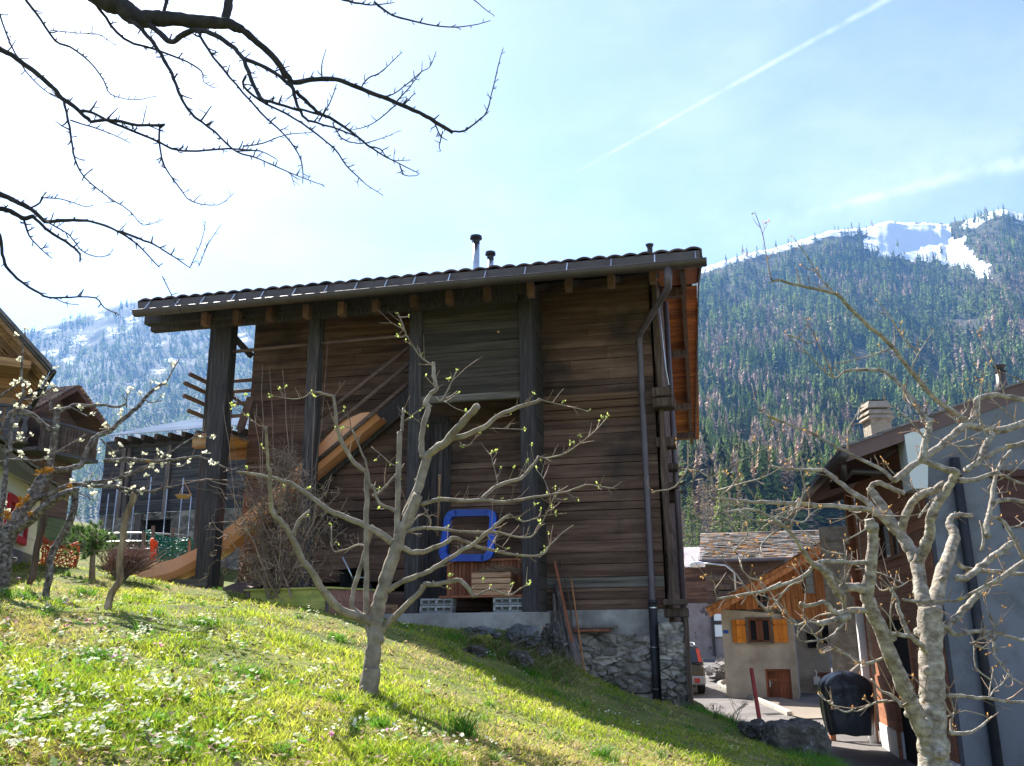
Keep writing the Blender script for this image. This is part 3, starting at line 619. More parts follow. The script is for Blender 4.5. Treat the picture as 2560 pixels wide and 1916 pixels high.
while z < RZ-.2:                        # side wall towards the lane, boards cut to the roof line
    z1 = z+.17; y1 = 9.6
    top = min(z1, RZ)
    yA = WY+.15
    if top > EZ-.1: yA = max(yA, EY0+(top-EZ)/SL+.35); y1 = min(y1, RY+(RZ-top)/SL-.2)
    if y1 > yA: m.box(uc-.12, uc-.02-random.uniform(0, .012), yA, y1, z, z1-.008)
    z = z1
m.build('side_wall', 'barn', barn)
m = MB(); m.box(uwl, uc-.12, 9.5, 9.6, -2, rz(9.5)); m.box(uwl, uwl+.1, WY+.16, 9.5, -.5, rz(WY)-.1); m.box(uwl+.1, uc-.13, 4.5, 4.6, -1, RZ-.2); m.build('rear_wall', 'barn_dark', barn)
# plinth: concrete band and rubble below
m = MB(); nx, nz = 60, 10; u0, u1 = B.fp(1330, 1550, WY)[0]-.8, uwr+.05
def relief(m, u0, u1, z0, z1, y, nx, nz, amp, freq, seed=0, cell=False):
    vs = []
    for j in range(nz+1):
        for i in range(nx+1):
            u = u0+(u1-u0)*i/nx; z = z0+(z1-z0)*j/nz
            p = Vector((u*freq, z*freq*1.7, seed))
            if cell:
                d = mnoise.voronoi(p)[0]; e = min(1, (d[1]-d[0])*3.2); off = -amp*(e**.6)+.4*amp*mnoise.noise(p*3)
            else: off = amp*mnoise.fractal(p, 1, 2, 4)
            if i in (0, nx) or j in (0,): off = off*.3
            vs.append((u, y+off, z))
    fs = [(j*(nx+1)+i, j*(nx+1)+i+1, (j+1)*(nx+1)+i+1, (j+1)*(nx+1)+i) for j in range(nz) for i in range(nx)]
    for _ in range(0): pass
    b = len(m.v); m.v += vs
    for f in fs: m.f.append(tuple(q+b for q in f)); m.a.append(.5+.5*mnoise.noise(Vector((vs[f[0]][0]*freq, vs[f[0]][2]*freq*1.7, seed+9))))
relief(m, u0, u1, zs, zc, WY-.06, 70, 14, .015, 3, 1)
m.box(u0, u1, WY-.02, WY+.25, zs, zc-.01); m.build('concrete_plinth', 'concrete', barn, smooth=True)
m = MB(); relief(m, u0, u1+.02, -1.75, zs, WY-.12, 130, 74, .055, 4.2, 3, True); m.box(u0, u1-.02, WY, WY+.4, -1.9, zs-.01)
m.build('rubble_plinth', 'stone', barn, smooth=False)
# stone pillar at the lane corner with timber edging
pl, pr2 = B.fp(1646, 1600, .55)[0], B.fp(1712, 1600, .55)[0]; pz = B.fp(1690, 1556, .55)[1]; pzb = -2.6
m = MB(); relief(m, pl, pr2, pzb, pz, .62, 40, 90, .05, 4.6, 5, True); m.box(pl+.02, pr2-.02, .72, 1.5, pzb, pz-.03); m.box(pl, pr2, .66, 1.0, pz-.06, pz, .8)
m.build('corner_pillar', 'stone', barn, smooth=False)
m = MB(); m.box(pr2+.005, pr2+.06, .55, .9, pzb, B.fp(1700, 1545, .55)[1]); m.build('pillar_edging', 'post_brown', barn)
m = MB(); m.box(uc-.14, uc+.0, WY+.2, 9.4, -3, -.9); m.build('side_plinth', 'stone', barn)

# gallery posts
zg = B.fp(1200, 1532, -.1)[1]
def post(l, r, py, zb, y0=0., d=.24, nm='gallery_post', top=None):
    ul, ur = B.fp(l, py, y0)[0], B.fp(r, py, y0)[0]
    m = MB(); zt = (top or rz(y0)-.06); n = 8
    for k in range(1):
        m.box(ul, ur, y0, y0+d, zb, zt)
    return m.build(nm, 'post', barn, bevel=.012), ul, ur
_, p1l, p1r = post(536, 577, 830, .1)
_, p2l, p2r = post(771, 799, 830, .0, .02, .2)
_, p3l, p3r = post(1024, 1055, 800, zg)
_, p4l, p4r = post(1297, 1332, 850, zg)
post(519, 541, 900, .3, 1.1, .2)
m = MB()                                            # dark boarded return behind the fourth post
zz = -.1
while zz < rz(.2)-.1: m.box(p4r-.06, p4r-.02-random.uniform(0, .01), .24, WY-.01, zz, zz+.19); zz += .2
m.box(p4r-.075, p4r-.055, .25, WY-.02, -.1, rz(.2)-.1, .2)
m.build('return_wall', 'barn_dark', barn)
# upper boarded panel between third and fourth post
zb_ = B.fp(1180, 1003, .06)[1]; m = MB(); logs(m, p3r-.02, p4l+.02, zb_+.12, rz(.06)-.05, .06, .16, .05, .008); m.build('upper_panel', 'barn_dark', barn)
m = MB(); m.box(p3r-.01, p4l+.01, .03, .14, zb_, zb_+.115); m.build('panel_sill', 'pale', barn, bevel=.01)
m = MB(); m.tube([(B.fp(1246, 830, .05)[0], .045, B.fp(1246, 830, .05)[1]), (B.fp(1246, 830, .05)[0], .056, B.fp(1246, 830, .05)[1])], .021, 10); m.build('knot', 'crate', barn)
# eave plate and beam ends at the left
m = MB(); zA, zB = B.fp(420, 826, -.12)[1], B.fp(420, 803, -.12)[1]
m.box(B.fp(378, 815, -.12)[0], p4l, -.14, .0-.004, zA, zB); m.build('eave_plate', 'post', barn, bevel=.01)
m = MB(); m.box(B.fp(362, 800, -.35)[0], p4l+.3, -.36, -.22, B.fp(400, 808, -.35)[1], EZ+.12); m.build('purlin', 'post', barn)
# rafter ends
for px, py in [(509, 800), (588, 795), (671, 788), (763, 780), (851, 774), (937, 767), (1033, 756), (1121, 746), (1216, 735), (1325, 726), (1420, 712), (1527, 702), (1632, 690)]:
    u, z = B.fp(px, py, -.5); m = MB(); m.box(u-.052, u+.052, -.5, -.36, z-.085, z+.13)
    re_ = m.build('rafter_end', 'rafter', barn, bevel=.005)
    m = MB(); m.beam((u, -.37, z+.06), (u, 1.0, rz(1.0)-.06), .08, .1); m.build('rafter', 'barn_dark', re_)  # rafter behind its pale end is darker wood, painting in the eave shade
# roof: boards, tiles, verge, gutter
m = MB()
m.slab([(UL, EY0, EZ), (UR, EY0, EZ), (UR, RY, RZ), (UL, RY, RZ)], (0, -SL, 1), -.02)
m.slab([(UL, RY, RZ), (UR-.15, RY, RZ), (UR-.3, BYE, rz(BYE)), (UL, BYE, rz(BYE))], (0, SL, 1), -.02)
roof = m.build('roof', 'barn_dark', barn)
m = MB(); y = EY0+.05; k = 0
while y < BYE-.05:                                   # soffit boards of the right-hand overhang
    y1 = y+.115; ur = UR-.05 if y < RY else UR-.05-.15*(y-RY)/(BYE-RY)
    zA, zB = rz(y)-.012, rz(y1-.012)-.012
    if not (y < RY < y1):
        m.add([(uc-.05, y, zA-.014), (ur, y, zA-.014), (ur, y1-.012, zB-.014), (uc-.05, y1-.012, zB-.014), (uc-.05, y, zA), (ur, y, zA), (ur, y1-.012, zB), (uc-.05, y1-.012, zB)],
              [(0, 1, 2, 3), (7, 6, 5, 4), (0, 4, 5, 1), (1, 5, 6, 2), (2, 6, 7, 3), (3, 7, 4, 0)])
    y = y1
m.build('soffit_boards', 'soffit', roof)
m = MB()
for uu in (uc+.42,):
    m.beam((uu, EY0+.4, rz(EY0+.4)-.09), (uu, RY, RZ-.09), .09, .13); m.beam((uu-.02, RY, RZ-.09), (uu-.1, BYE, rz(BYE)-.09), .09, .13)
m.build('rafter', 'post_brown', roof)
for yy_ in (3.2, 6.6, 8.8, 10.2):
    m = MB(); m.box(uc-.1, UR-.33, yy_, yy_+.16, rz(yy_)-.32, rz(yy_)-.17); m.build('purlin_end', 'post_brown', roof)
m = MB()
def tiles(m, ya, za, yb, zb, uL, uR, rows, step=.22):
    nw = int((uR-uL)/step); per = 8; nu = nw*per
    prof = [abs(math.sin(PI*(i % per)/per))*.034 for i in range(nu+1)]
    for r in range(rows):
        t0, t1 = r/rows, (r+1.16)/rows
        y0_, z0_, y1_, z1_ = ya+(yb-ya)*t0, za+(zb-za)*t0, ya+(yb-ya)*min(t1, 1), za+(zb-za)*min(t1, 1)
        vs = []
        jit = [random.uniform(-.008, .008) for _ in range(nw+1)]
        for i in range(nu+1):
            u = uL+(uR-uL)*i/nu; j = jit[i//per]
            vs += [(u, y0_-.02, z0_+prof[i]+.05+j), (u, y1_, z1_+prof[i]+.03), (u, y0_-.02, z0_+prof[i]+.02+j)]
        b = len(m.v); m.v += vs
        for i in range(nu):
            v_ = random.Random(r*999+i//per).random()
            m.f.append((b+3*i, b+3*i+3, b+3*i+4, b+3*i+1)); m.a.append(v_)
            m.f.append((b+3*i+2, b+3*i+5, b+3*i+3, b+3*i)); m.a.append(v_)
tiles(m, EY0-.03, EZ+.07, RY, RZ+.07, UL+.02, UR-.02, 17)
tiles(m, BYE, rz(BYE)+.07, RY, RZ+.07, UL+.02, UR-.3, 16)
m.tube([(UL, RY, RZ+.12), (UR, RY, RZ+.12)], .09, 8)
m.build('tile_covering', 'tile', roof)
m = MB(); m.box(UL+.02, UR-.04, EY0-.035, EY0-.004, EZ-.12, EZ+.10); m.build('fascia_board', 'brownmetal', roof)
m = MB(); m.beam((UR-.02, EY0, EZ+.03), (UR-.02, RY, RZ+.03), .03, .2); m.beam((UR-.02, RY, RZ+.03), (UR-.3, BYE, rz(BYE)+.03), .03, .2); m.build('verge_board', 'brownmetal', roof); m = MB(); m.beam((UL+.0, EY0, EZ+.03), (UL, RY, RZ+.03), .03, .2)
m.build('verge_board', 'brownmetal', roof)
gl, gr = B.fp(338, 790, -1.02)[0], B.fp(1766, 645, -1.02)[0]
m = MB(); vs = []; nseg = 10; R_ = .085; gz = EZ-.10
for u in (gl, gr):
    for r_ in (R_, R_-.006):
        for k in range(nseg+1):
            a = PI+PI*k/nseg; vs.append((u, -1.03+r_*math.cos(a), gz+r_*math.sin(a)*1.05))
q = nseg+1; fs = []
for k in range(nseg): fs += [(k, k+1, 2*q+k+1, 2*q+k), (q+k, 3*q+k, 3*q+k+1, q+k+1)]
fs += [tuple(range(q-1, -1, -1)), tuple(range(2*q, 3*q))]
m.add(vs, fs, .5); m.tube([(gl, -1.03-R_, gz), (gr, -1.03-R_, gz)], .009, 6)
for k in range(5):
    u = gl+(gr-gl)*(k+.5)/5; pts = [(u, -1.03+(R_+.004)*math.cos(PI+PI*j/10), gz+(R_+.004)*1.05*math.sin(PI+PI*j/10)) for j in range(11)]
    for j in range(10): m.beam(pts[j], pts[j+1], .03, .004)
gutter = m.build('gutter', 'brownmetal', barn, smooth=False)
bx = [1000+x/3.45 for x in (125, 425, 735, 1080, 1440, 1820, 2195)]+[1280+1580/3.45]+[x/3.45 for x in (1270, 1530, 1745, 2010)]+[655, 735, 815, 890, 965]
for px in bx:
    u = B.fp(px, 640+(1760-px)*.104-12, -1.0)[0]
    m = MB(); m.beam((u, -1.03-R_*.6, gz+.01), (u, -.94, EZ+.10), .016, .005, (0, 1, 1)); m.build('bracket', 'steel', gutter)
# downpipe
a = B.fp(1669, 668, -1.03)[0]; b_, bz = B.fp(1598, 848, .82); c_, _z = B.fp(1598, 860, .82)
m = MB(); pts = [(a, -1.03, gz-.05), (a, -1.03, gz-.22), (a-.01, -.98, gz-.34), (b_+.03, .74, bz+.08), (b_, .8, bz-.02), (b_, .82, bz-.15), (b_, .82, -.2), (b_, .82, -1.8)]
m.tube(pts, [.058, .055, .05, .05, .05, .05, .05, .05], 12); dp = m.build('downpipe', 'pipe', barn, smooth=True)
m = MB(); zz = B.fp(1638, 1510, .82)[1]; m.tube([(b_, .82, zz), (b_, .82, -1.9)], .062, 12); m.tube([(b_, .82, zz+.06), (b_, .82, zz)], .07, 12)
m.build('drain_foot', 'black', dp, smooth=True)
for py in (855, 1452, 1480, 1521, 1620, 1724):
    z = B.fp(1625, py, .82)[1]; m = MB(); m.tube([(b_, .82, z), (b_, .82, z+.016)], .068, 12); m.beam((b_, .85, z+.008), (b_, WY, z+.008), .015, .015); m.build('pipe_clamp', 'steel' if py > 1500 else 'pipe', dp)
m = MB(); m.tube([(uc+.1, 1.7, rz(1.7)-.5), (uc+.1, 1.7, -.6)], .045, 10); m.build('rear_downpipe', 'pipe', barn, smooth=True)
m = MB(); u = uc+.02; m.tube([(u, WY-.2, B.fp(1640, 770, .8)[1]), (u+.05, WY-.15, B.fp(1650, 920, .8)[1]), (u+.08, WY-.1, B.fp(1655, 960, .8)[1])], .008, 6); m.build('cable', 'steel', barn)
# steel chimneys, cap vent, skylight
def flue(px, py0, py1, y, r, rc, nm='chimney_pipe'):
    u, zt = B.fp(px, py0, y); m = MB()
    m.tube([(u, y, rz(y)-.1), (u, y, zt-.06)], r, 16); f_ = m.build(nm, 'steel', barn, smooth=True)
    m = MB(); m.tube([(u, y, zt-.14), (u, y, zt-.05)], [r*1.06, r*1.08], 16); m.tube([(u, y, zt-.06), (u, y, zt-.03), (u, y, zt+.02), (u, y, zt+.05)], [rc*.55, rc, rc*.96, rc*.35], 18)
    m.build('chimney_cap', 'black', f_, smooth=False)
    m = MB(); m.tube([(u, y, rz(y)), (u, y, rz(y)+.2)], [r*2.2, r*1.15], 16); m.build('flashing', 'tile', f_, smooth=True)
flue(1190, 594, 665, 2.4, .068, .118); flue(1226, 634, 668, 1.9, .058, .098)
u, z = B.fp(1624, 616, 2.0); m = MB(); m.tube([(u, 2, rz(2)), (u, 2, z-.03), (u, 2, z+.03)], [.05, .05, .075], 10); m.build('roof_vent', 'black', barn)
u0, z0 = B.fp(1077, 680, 3.2); u1, z1 = B.fp(1150, 672, 3.2)
m = MB(); m.beam((u0, 3.3, rz(3.3)+.02), (u0, 3.3, rz(3.3)+.25), .01, .01)
m.add([(u0, 2.6, rz(2.6)), (u1, 2.6, rz(2.6)), (u1, 3.4, rz(3.4)), (u0, 3.4, rz(3.4)), (u0, 2.6, rz(2.6)+.24), (u1, 2.6, rz(2.6)+.24), (u1, 3.4, rz(3.4)+.24), (u0, 3.4, rz(3.4)+.24)], [(4, 5, 6, 7), (0, 1, 5, 4), (1, 2, 6, 5), (2, 3, 7, 6), (3, 0, 4, 7)])
m.build('skylight', 'brownmetal', barn)
# gallery: rails, floor, stairs
def rail(p, q, y, r=.035, nm='hand_rail', par=barn, mt='rafter2', y2=None):
    a = B.fp(*p, y); y2 = y if y2 is None else y2; b = B.fp(*q, y2); m = MB()
    m.tube([(a[0], y, a[1]), (b[0], y2, b[1])], r, 8); return m.build(nm, mt, par, smooth=True)
G['rafter2'] = mat('old_rail_wood', [(.3, (.10, .06, .045)), (.6, (.20, .13, .10)), (.8, (.32, .23, .18))], 5, (.5, 6, 6), .8, .3)
rail((570, 881), (790, 860), .12, .03); rail((790, 860), (1040, 838), .12, .03)
rail((780, 1060), (1030, 863), .3); rail((778, 1112), (1030, 903), .3); rail((785, 1160), (1030, 950), .3)
# side railing rods to the left, running into the depth and turning along the back
ub = uwl
for k, ((sx, sy), (tx, ty)) in enumerate([((475, 938), (521, 958)), ((462, 962), (519, 984)), ((460, 993), (517, 1014)), ((471, 1028), (515, 1045))]):
    y2 = 1.35; u2, z2 = B.fp(tx, ty, y2); d = Vector(ray(sx, sy)); P = None
    kk = (B.o.dot(B.u)+u2)/d.dot(B.u); P = d*kk-B.o; y1_ = max(min(P.dot(B.n), .9), -.9)
    m = MB(); m.tube([(u2, y1_, z2), (u2, y2+.9, z2)], .04, 8); m.build('side_rail', 'rafter2', barn, smooth=True)
    m = MB(); m.tube([(u2+.03, y2, z2), (ub+.1, y2, z2)], .035, 8); m.build('gallery_rail', 'rafter2', barn, smooth=True)
m = MB(); m.beam((*[B.fp(578, 835, 1.2)[0]], 1.2, B.fp(578, 835, 1.2)[1]), (B.fp(628, 890, 1.2)[0], 1.2, B.fp(628, 890, 1.2)[1]), .1, .1); m.build('brace', 'post', barn); m = MB(); m.beam((B.fp(566, 985, 1.3)[0], 1.5, B.fp(566, 985, 1.3)[1]), (B.fp(610, 1015, 1.3)[0], 1.5, B.fp(610, 1015, 1.3)[1]), .06, .06); m.build('brace', 'post', barn)
uf, zf = B.fp(497, 1092, .4); m = MB()
for k in range(8): m.box(uf, uwl+.02, .25+k*.2, .25+k*.2+.185, zf-.03, zf+.02)
m.build('gallery_floor', 'crate', barn)
m = MB(); m.box(uf-.05, uwl, .3, .42, zf-.2, zf-.035); m.build('floor_beam', 'goldwood', barn); m = MB(); m.box(uf-.05, uwl, 1.4, 1.52, zf-.2, zf-.035); m.build('floor_beam', 'goldwood', barn)
m = MB(); a = B.fp(600, 1075, .5); b = B.fp(620, 990, .5); m.beam((a[0], .5, a[1]), (b[0], .6, b[1]), .14, .03, (0, 1, 0)); m.build('leaning_board', 'rafter', barn)
m = MB(); a = B.fp(690, 1290, .95); b = B.fp(1040, 985, .9); m.beam((a[0], .86, a[1]), (b[0], .86, b[1]), .06, .3); m.build('stair_stringer', 'post', barn)
for k in range(9):
    t = (k+.5)/9; u_ = a[0]+(b[0]-a[0])*t; z_ = a[1]+(b[1]-a[1])*t
    m = MB(); m.box(u_-.12, u_+.12, .89, .985, z_+.02, z_+.06); m.build('stair_tread', 'post', barn)
m = MB(); ud, ud2 = B.fp(1062, 1200, WY-.05)[0], B.fp(1120, 1200, WY-.05)[0]; zt = B.fp(1090, 1060, WY)[1]
m.box(ud, ud+.08, WY-.06, WY-.015, zg, zt); m.box(ud2-.08, ud2, WY-.06, WY-.015, zg, zt); m.box(ud, ud2, WY-.06, WY-.016, zt, zt+.1)
for k in range(5): m.box(ud+.085+k*.07, ud+.085+k*.07+.065, WY-.035, WY-.016, zg, zt-.002)
m.build('door', 'post', barn)
# side beams towards the lane
for i, (px, py) in enumerate([(1712, 1171), (1712, 1191), (1712, 1210), (1712, 1230)]):
    d = Vector(ray(px, py)); y = 3.6+i*.05; P = B.fp(px, py, y); m = MB(); m.box(uc-.02, P[0], y, y+.04, P[1]-.02, P[1]+.02); m.build('side_bar', 'rafter2', barn)
for i, (px, py) in enumerate([(1704, 1451), (1712, 1472), (1707, 1493)]):
    y = 4.6; P = B.fp(px, py, y); m = MB(); m.box(uc-.02, P[0], y, y+.06, P[1]-.025, P[1]+.025); m.build('side_bar', 'crate', barn)
# concrete step in front
m = MB(); ua, ub_ = B.fp(985, 1550, -.12)[0], B.fp(1349, 1550, -.12)[0]
m.box(ua-1.2, ub_, -.12, WY-.13, -.45, zg); m.build('concrete_step', 'concrete', barn, bevel=.012)

# ------------------------------------------------------------ things in and around the gallery
def cobj(name, label, cat, x, y, z, yaw=-12, group=None):
    return thing(name, label, cat, B.w(x, y, z), math.radians(yaw), group)
# slide
sl_ = B.thing('garden_slide', 'orange plastic slide coming down from the barn gallery onto the lawn', 'slide')
path = [(955, 1046, .62), (905, 1088, .6), (850, 1135, .58), (790, 1186, .56), (720, 1246, .54), (655, 1302, .52), (600, 1346, .5), (550, 1384, .45), (505, 1411, .38), (455, 1437, .25), (405, 1450, .08), (350, 1454, -.1), (330, 1455, -.15)]
P_ = []
for px, py, yy_ in path: u, z = B.fp(px, py, yy_); P_.append(Vector((u, yy_, z)))
def catmull(P, k=4):
    out = []
    for i in range(len(P)-1):
        p0, p1, p2, p3 = P[max(i-1, 0)], P[i], P[i+1], P[min(i+2, len(P)-1)]
        for j in range(k):
            t = j/k; out.append(.5*((2*p1)+(p2-p0)*t+(2*p0-5*p1+4*p2-p3)*t*t+(3*p1-p0-3*p2+p3)*t**3))
    out.append(P[-1]); return out
C_ = catmull(P_, 4); m = MB(); vs = []
n_ = len(C_)
for i, p in enumerate(C_):
    t = (C_[min(i+1, n_-1)]-C_[max(i-1, 0)]).normalized(); side = Vector((0, 1, 0)); up = side.cross(t).normalized()
    if up.z < 0: up = -up
    e = i/(n_-1); hw = .27; hgt = float(np.interp(e, [0, .04, .10, .2, .32, .6, .85, .97, 1], [.05, .2, .31, .24, .17, .18, .27, .26, .20]))
    if e > .94: hgt *= 1.0
    prof = [(-hw-.03, hgt), (-hw, hgt), (-hw+.03, .08), (-.16, .0), (0, -.02), (.16, 0), (hw-.03, .08), (hw, hgt), (hw+.03, hgt), (hw+.01, .04), (.18, -.05), (0, -.06), (-.18, -.05), (-hw-.01, .04)]
    for a, b in prof: vs.append(p+side*a*.86+up*b)
q = 14; fs = [(i*q+k, i*q+(k+1) % q, (i+1)*q+(k+1) % q, (i+1)*q+k) for i in range(n_-1) for k in range(q)]
fs += [tuple(range(q)), tuple((n_-1)*q+k for k in range(q-1, -1, -1))]
m.add(vs, fs, .5); m.build('chute', 'slide', sl_, smooth=False)
m = MB(); u, z = B.fp(455, 1460, .2); m.box(u-.05, u+.55, -.02, .0, z-.2, z+.06); m.box(u+.5, u+.56, -.02, .5, z-.2, z+.15); m.build('support_board', 'pale', sl_)
# blue frame
bf = [(1123, 1284), (1236, 1282), (1226, 1395), (1106, 1396)]
pts = []
for i, (px, py) in enumerate(bf):
    y_ = .62 if i < 2 else .42; u, z = B.fp(px, py, y_); pts.append(Vector((u, y_, z)))
ring = []
for i in range(4):
    p, a, b = pts[i], pts[i-1], pts[(i+1) % 4]
    da = (a-p).normalized()*.09; db = (b-p).normalized()*.09
    ring += [p+da, p+da*.3+db*.3, p+db]
ring = [q for q in ring]+[ring[0]]
m = MB()
for i in range(len(ring)-1): m.beam(ring[i], ring[i+1], .105, .11, (0, 1, 0))
for q in ring[:-1]: m.tube([q-Vector((0, .055, 0)), q+Vector((0, .055, 0))], .0524, 12)
fr = B.thing('blue_frame', 'blue plastic square frame with rounded corners leaning under the barn gallery', 'frame')
m.build('rim', 'blue', fr)
# slatted cabinet
cab = B.thing('slatted_cabinet', 'low reddish cabinet of upright slats behind the crate of hay', 'cabinet')
cl, ct = B.fp(1117, 1404, .5); cr, _ = B.fp(1312, 1404, .5); cb = B.fp(1117, 1490, .5)[1]
for k in range(20):
    x = cl+(cr-cl)*k/20; m = MB(); m.box(x+.004, x+(cr-cl)/20-.006, .5, .52, cb, ct-.01); m.build('slat', 'redwood', cab)
m = MB(); m.box(cl-.02, cr+.02, .46, .86, ct-.01, ct+.02); m.build('top_board', 'redwood', cab); m = MB(); m.box(cl+.01, cr-.01, .53, .84, cb, ct-.012); m.build('carcass', 'barn_dark', cab)
# bench plank on blocks
zpl = B.fp(1200, 1491, .1)[1]
m = MB(); m.box(B.fp(1097, 1491, .02)[0], B.fp(1309, 1491, .02)[0], .02, .9, zpl-.018, zpl+.012)
put(m.build('plank', 'redwood', None), 'thin reddish plank laid across the two stacks of concrete blocks', 'plank')
pk_ = bpy.data.objects['plank']; pk_.location = B.w(*pk_.location); pk_.rotation_euler[2] = B.yaw
def brickblock(w_, d, h, nh):
    m = MB(); x = -w_/2; hz0, hz1 = h*.3, h*.72; t = .035; cw = (w_-t)/nh
    m.box(-w_/2, w_/2, 0, d, 0, hz0); m.box(-w_/2, w_/2, 0, d, hz1, h)
    for k in range(nh+1): m.box(-w_/2+k*cw, -w_/2+k*cw+t, 0, d, hz0, hz1)
    m.box(-w_/2+.01, w_/2-.01, d*.3, d-.001, hz0, hz1, .2)
    return m
ul_, ur_ = B.fp(1047, 1515, .02)[0], B.fp(1129, 1515, .02)[0]; hb = (zpl-.02-zg)/2
first = None
lab = [('bottom concrete block with oval holes in the left stack under the plank', 0, 0), ('top concrete block of the left stack, carrying the plank', 0, 1), ('bottom concrete block with holes in the right stack under the plank', 1, 0), ('top concrete block of the right stack, beneath the crate end of the plank', 1, 1)]
ur2, ur3 = B.fp(1238, 1515, .02)[0], B.fp(1308, 1515, .02)[0]
m = brickblock(ur_-ul_, .22, hb-.003, 4); bo = None
for lb, side, lev in lab:
    uu = (ul_+ur_)/2 if side == 0 else (ur2+ur3)/2
    if bo is None:
        bo = m.build('concrete_block', 'block', None, bevel=.006); o = bo; bo['group'] = 'concrete blocks under the plank'; bo['category'] = 'block'
        off = bo.data.vertices; 
    else: o = bo.copy(); C.objects.link(o)
    o['label'] = lb; P = B.w(uu+random.uniform(-.01, .01), .16, zg+lev*hb); o.location = P; o.rotation_euler[2] = B.yaw+random.uniform(-.03, .03)
# crate with hay
xl, xr = B.fp(1180, 1460, .12)[0], B.fp(1277, 1460, .12)[0]; zt = B.fp(1230, 1430, .12)[1]
cr_ = B.thing('slatted_crate', 'pale wooden slatted crate heaped with hay in front of the cabinet', 'crate')
zb = zpl+.014; n = 4; hs_ = (zt-zb)/n
for k in range(n):
    m = MB(); z = zb+k*hs_
    m.box(xl, xr, .1, .115, z+.004, z+hs_-.012); m.box(xl, xr, .4, .415, z+.004, z+hs_-.012); m.box(xl-.0, xl+.015, .116, .4, z+.004, z+hs_-.012); m.box(xr-.015, xr, .116, .4, z+.004, z+hs_-.012); m.build('slat', 'crate', cr_)
for x in (xl+.018, xr-.05):
    for y in (.118, .36): m = MB(); m.box(x, x+.03, y, y+.03, zb, zt); m.build('corner_stud', 'crate', cr_)
m = MB()
for k in range(420):
    a = random.uniform(0, 6.28); l_ = random.uniform(.06, .16); x = random.gauss((xl+xr)/2+.12, .17); y = random.uniform(.12, .4); z = zt+random.uniform(-.05, .09)*(1-min(1, abs(x-(xl+xr)/2-.1)/.6))
    if x < xl: x = xl+random.random()*.3
    d = Vector((math.cos(a), .5*math.sin(a), random.uniform(-.5, .6)))*l_; p = Vector((x, y, z)); mid = p+d*.5+Vector((0, 0, random.uniform(-.02, .02)))
    m.tube([p, mid, p+d], .0022, 3, False, random.random())
m.box(xl+.02, xr-.02, .12, .39, zb+.05, zt-.02, .2)
o = m.build('hay', 'hay', None); o.location = B.w(*o.location); o.rotation_euler[2] = B.yaw; put(o, 'loose dry hay spilling over the slatted crate', 'hay', kind='stuff')
# wooden tool handle beside the door
m = MB(); a = B.fp(1097, 1186, .75); b = B.fp(1093, 1262, .7); m.tube([(a[0], .8, a[1]), (a[0]+.005, .78, (a[1]*2+b[1])/3), (b[0], .74, b[1]-.5)], [.03, .02, .018], 8)
o = m.build('tool_handle', 'crate', None, smooth=True); o.location = B.w(*o.location); o.rotation_euler[2] = B.yaw; put(o, 'pale wooden tool handle standing against the dark door under the gallery', 'tool')
# planter box
PF = Frame(at(823, 1500, 11.9), -24)
pb = PF.thing('planter_box', 'raised box with flaking yellow green front and faded red end, behind the apple tree', 'planter')
x0 = PF.fp(618, 1500)[0]; z0, z1 = PF.fp(823, 1540)[1]-.1, PF.fp(823, 1470)[1]; zm = z0+(z1-z0)*.62
m = MB(); m.box(x0, -.01, 0, .025, z0, zm-.003); m.box(x0, -.01, .001, .026, zm, z1-.012); m.build('front_board', 'greenbox', pb)
yb = 1.05
m = MB(); m.box(-.02, .005, .027, yb, z0, zm); m.box(-.018, .004, .027, yb, zm+.003, z1-.012); m.build('end_board', 'redbox', pb)
m = MB(); m.box(x0, x0+.02, .03, yb, z0, z1-.01); m.box(x0, 0, yb, yb+.02, z0, z1-.01); m.build('rear_board', 'pale', pb)
m = MB(); m.box(x0-.04, .0, -.03, .05, z1-.01, z1+.015); m.box(.001, .04, -.03, yb+.03, z1-.01, z1+.013); m.box(x0-.04, x0+.04, .051, yb, z1-.01, z1+.014); m.build('rim_board', 'greenbox', pb)
m = MB(); m.box(x0+.02, -.02, .03, yb, z0, z1-.09, .3); m.build('soil_fill', 'soil', pb)
for xx in (x0-.0, -.045): m = MB(); m.box(xx, xx+.045, -.024, -.001, z0-.05, z1-.012); m.build('corner_stud', 'greypole', pb)
# wheelbarrow tipped against the wall
W = Frame(at(880, 1480, 13.0), -12)
wb = W.thing('wheelbarrow', 'black wheelbarrow tipped up against the barn wall behind the planter', 'wheelbarrow')
m = MB(); t0, t1 = W.fp(848, 1425), W.fp(915, 1475)
vs = [(t0[0], .0, t0[1]), (t1[0]-.06, .0, t0[1]+.03), (t1[0], .12, t1[1]-.1), (t0[0]-.02, .12, t1[1]-.1), (t0[0]+.1, .42, t0[1]-.03), (t1[0]-.13, .42, t0[1]), (t1[0]-.12, .42, t1[1]+.02), (t0[0]+.1, .42, t1[1]+.02)]
m.add(vs, [(0, 1, 5, 4), (1, 2, 6, 5), (2, 3, 7, 6), (3, 0, 4, 7), (4, 5, 6, 7)], .4); m.add([Vector(v)+Vector((0, .012, 0)) for v in vs], [(4, 5, 1, 0), (5, 6, 2, 1), (6, 7, 3, 2), (7, 4, 0, 3), (7, 6, 5, 4)], .4)
m.build('tray', 'black', wb)
for q, (p_, r_) in enumerate([((855, 1392), (893, 1468)), ((908, 1400), (925, 1470))]):
    a = W.fp(*p_, -.05); b = W.fp(*r_, .1); m = MB(); m.tube([(a[0], -.02, a[1]), ((a[0]+b[0])/2+.01, .0, (a[1]+b[1])/2), (b[0], .05, b[1])], .016, 8); h = m.build('handle', 'steel', wb, smooth=True)
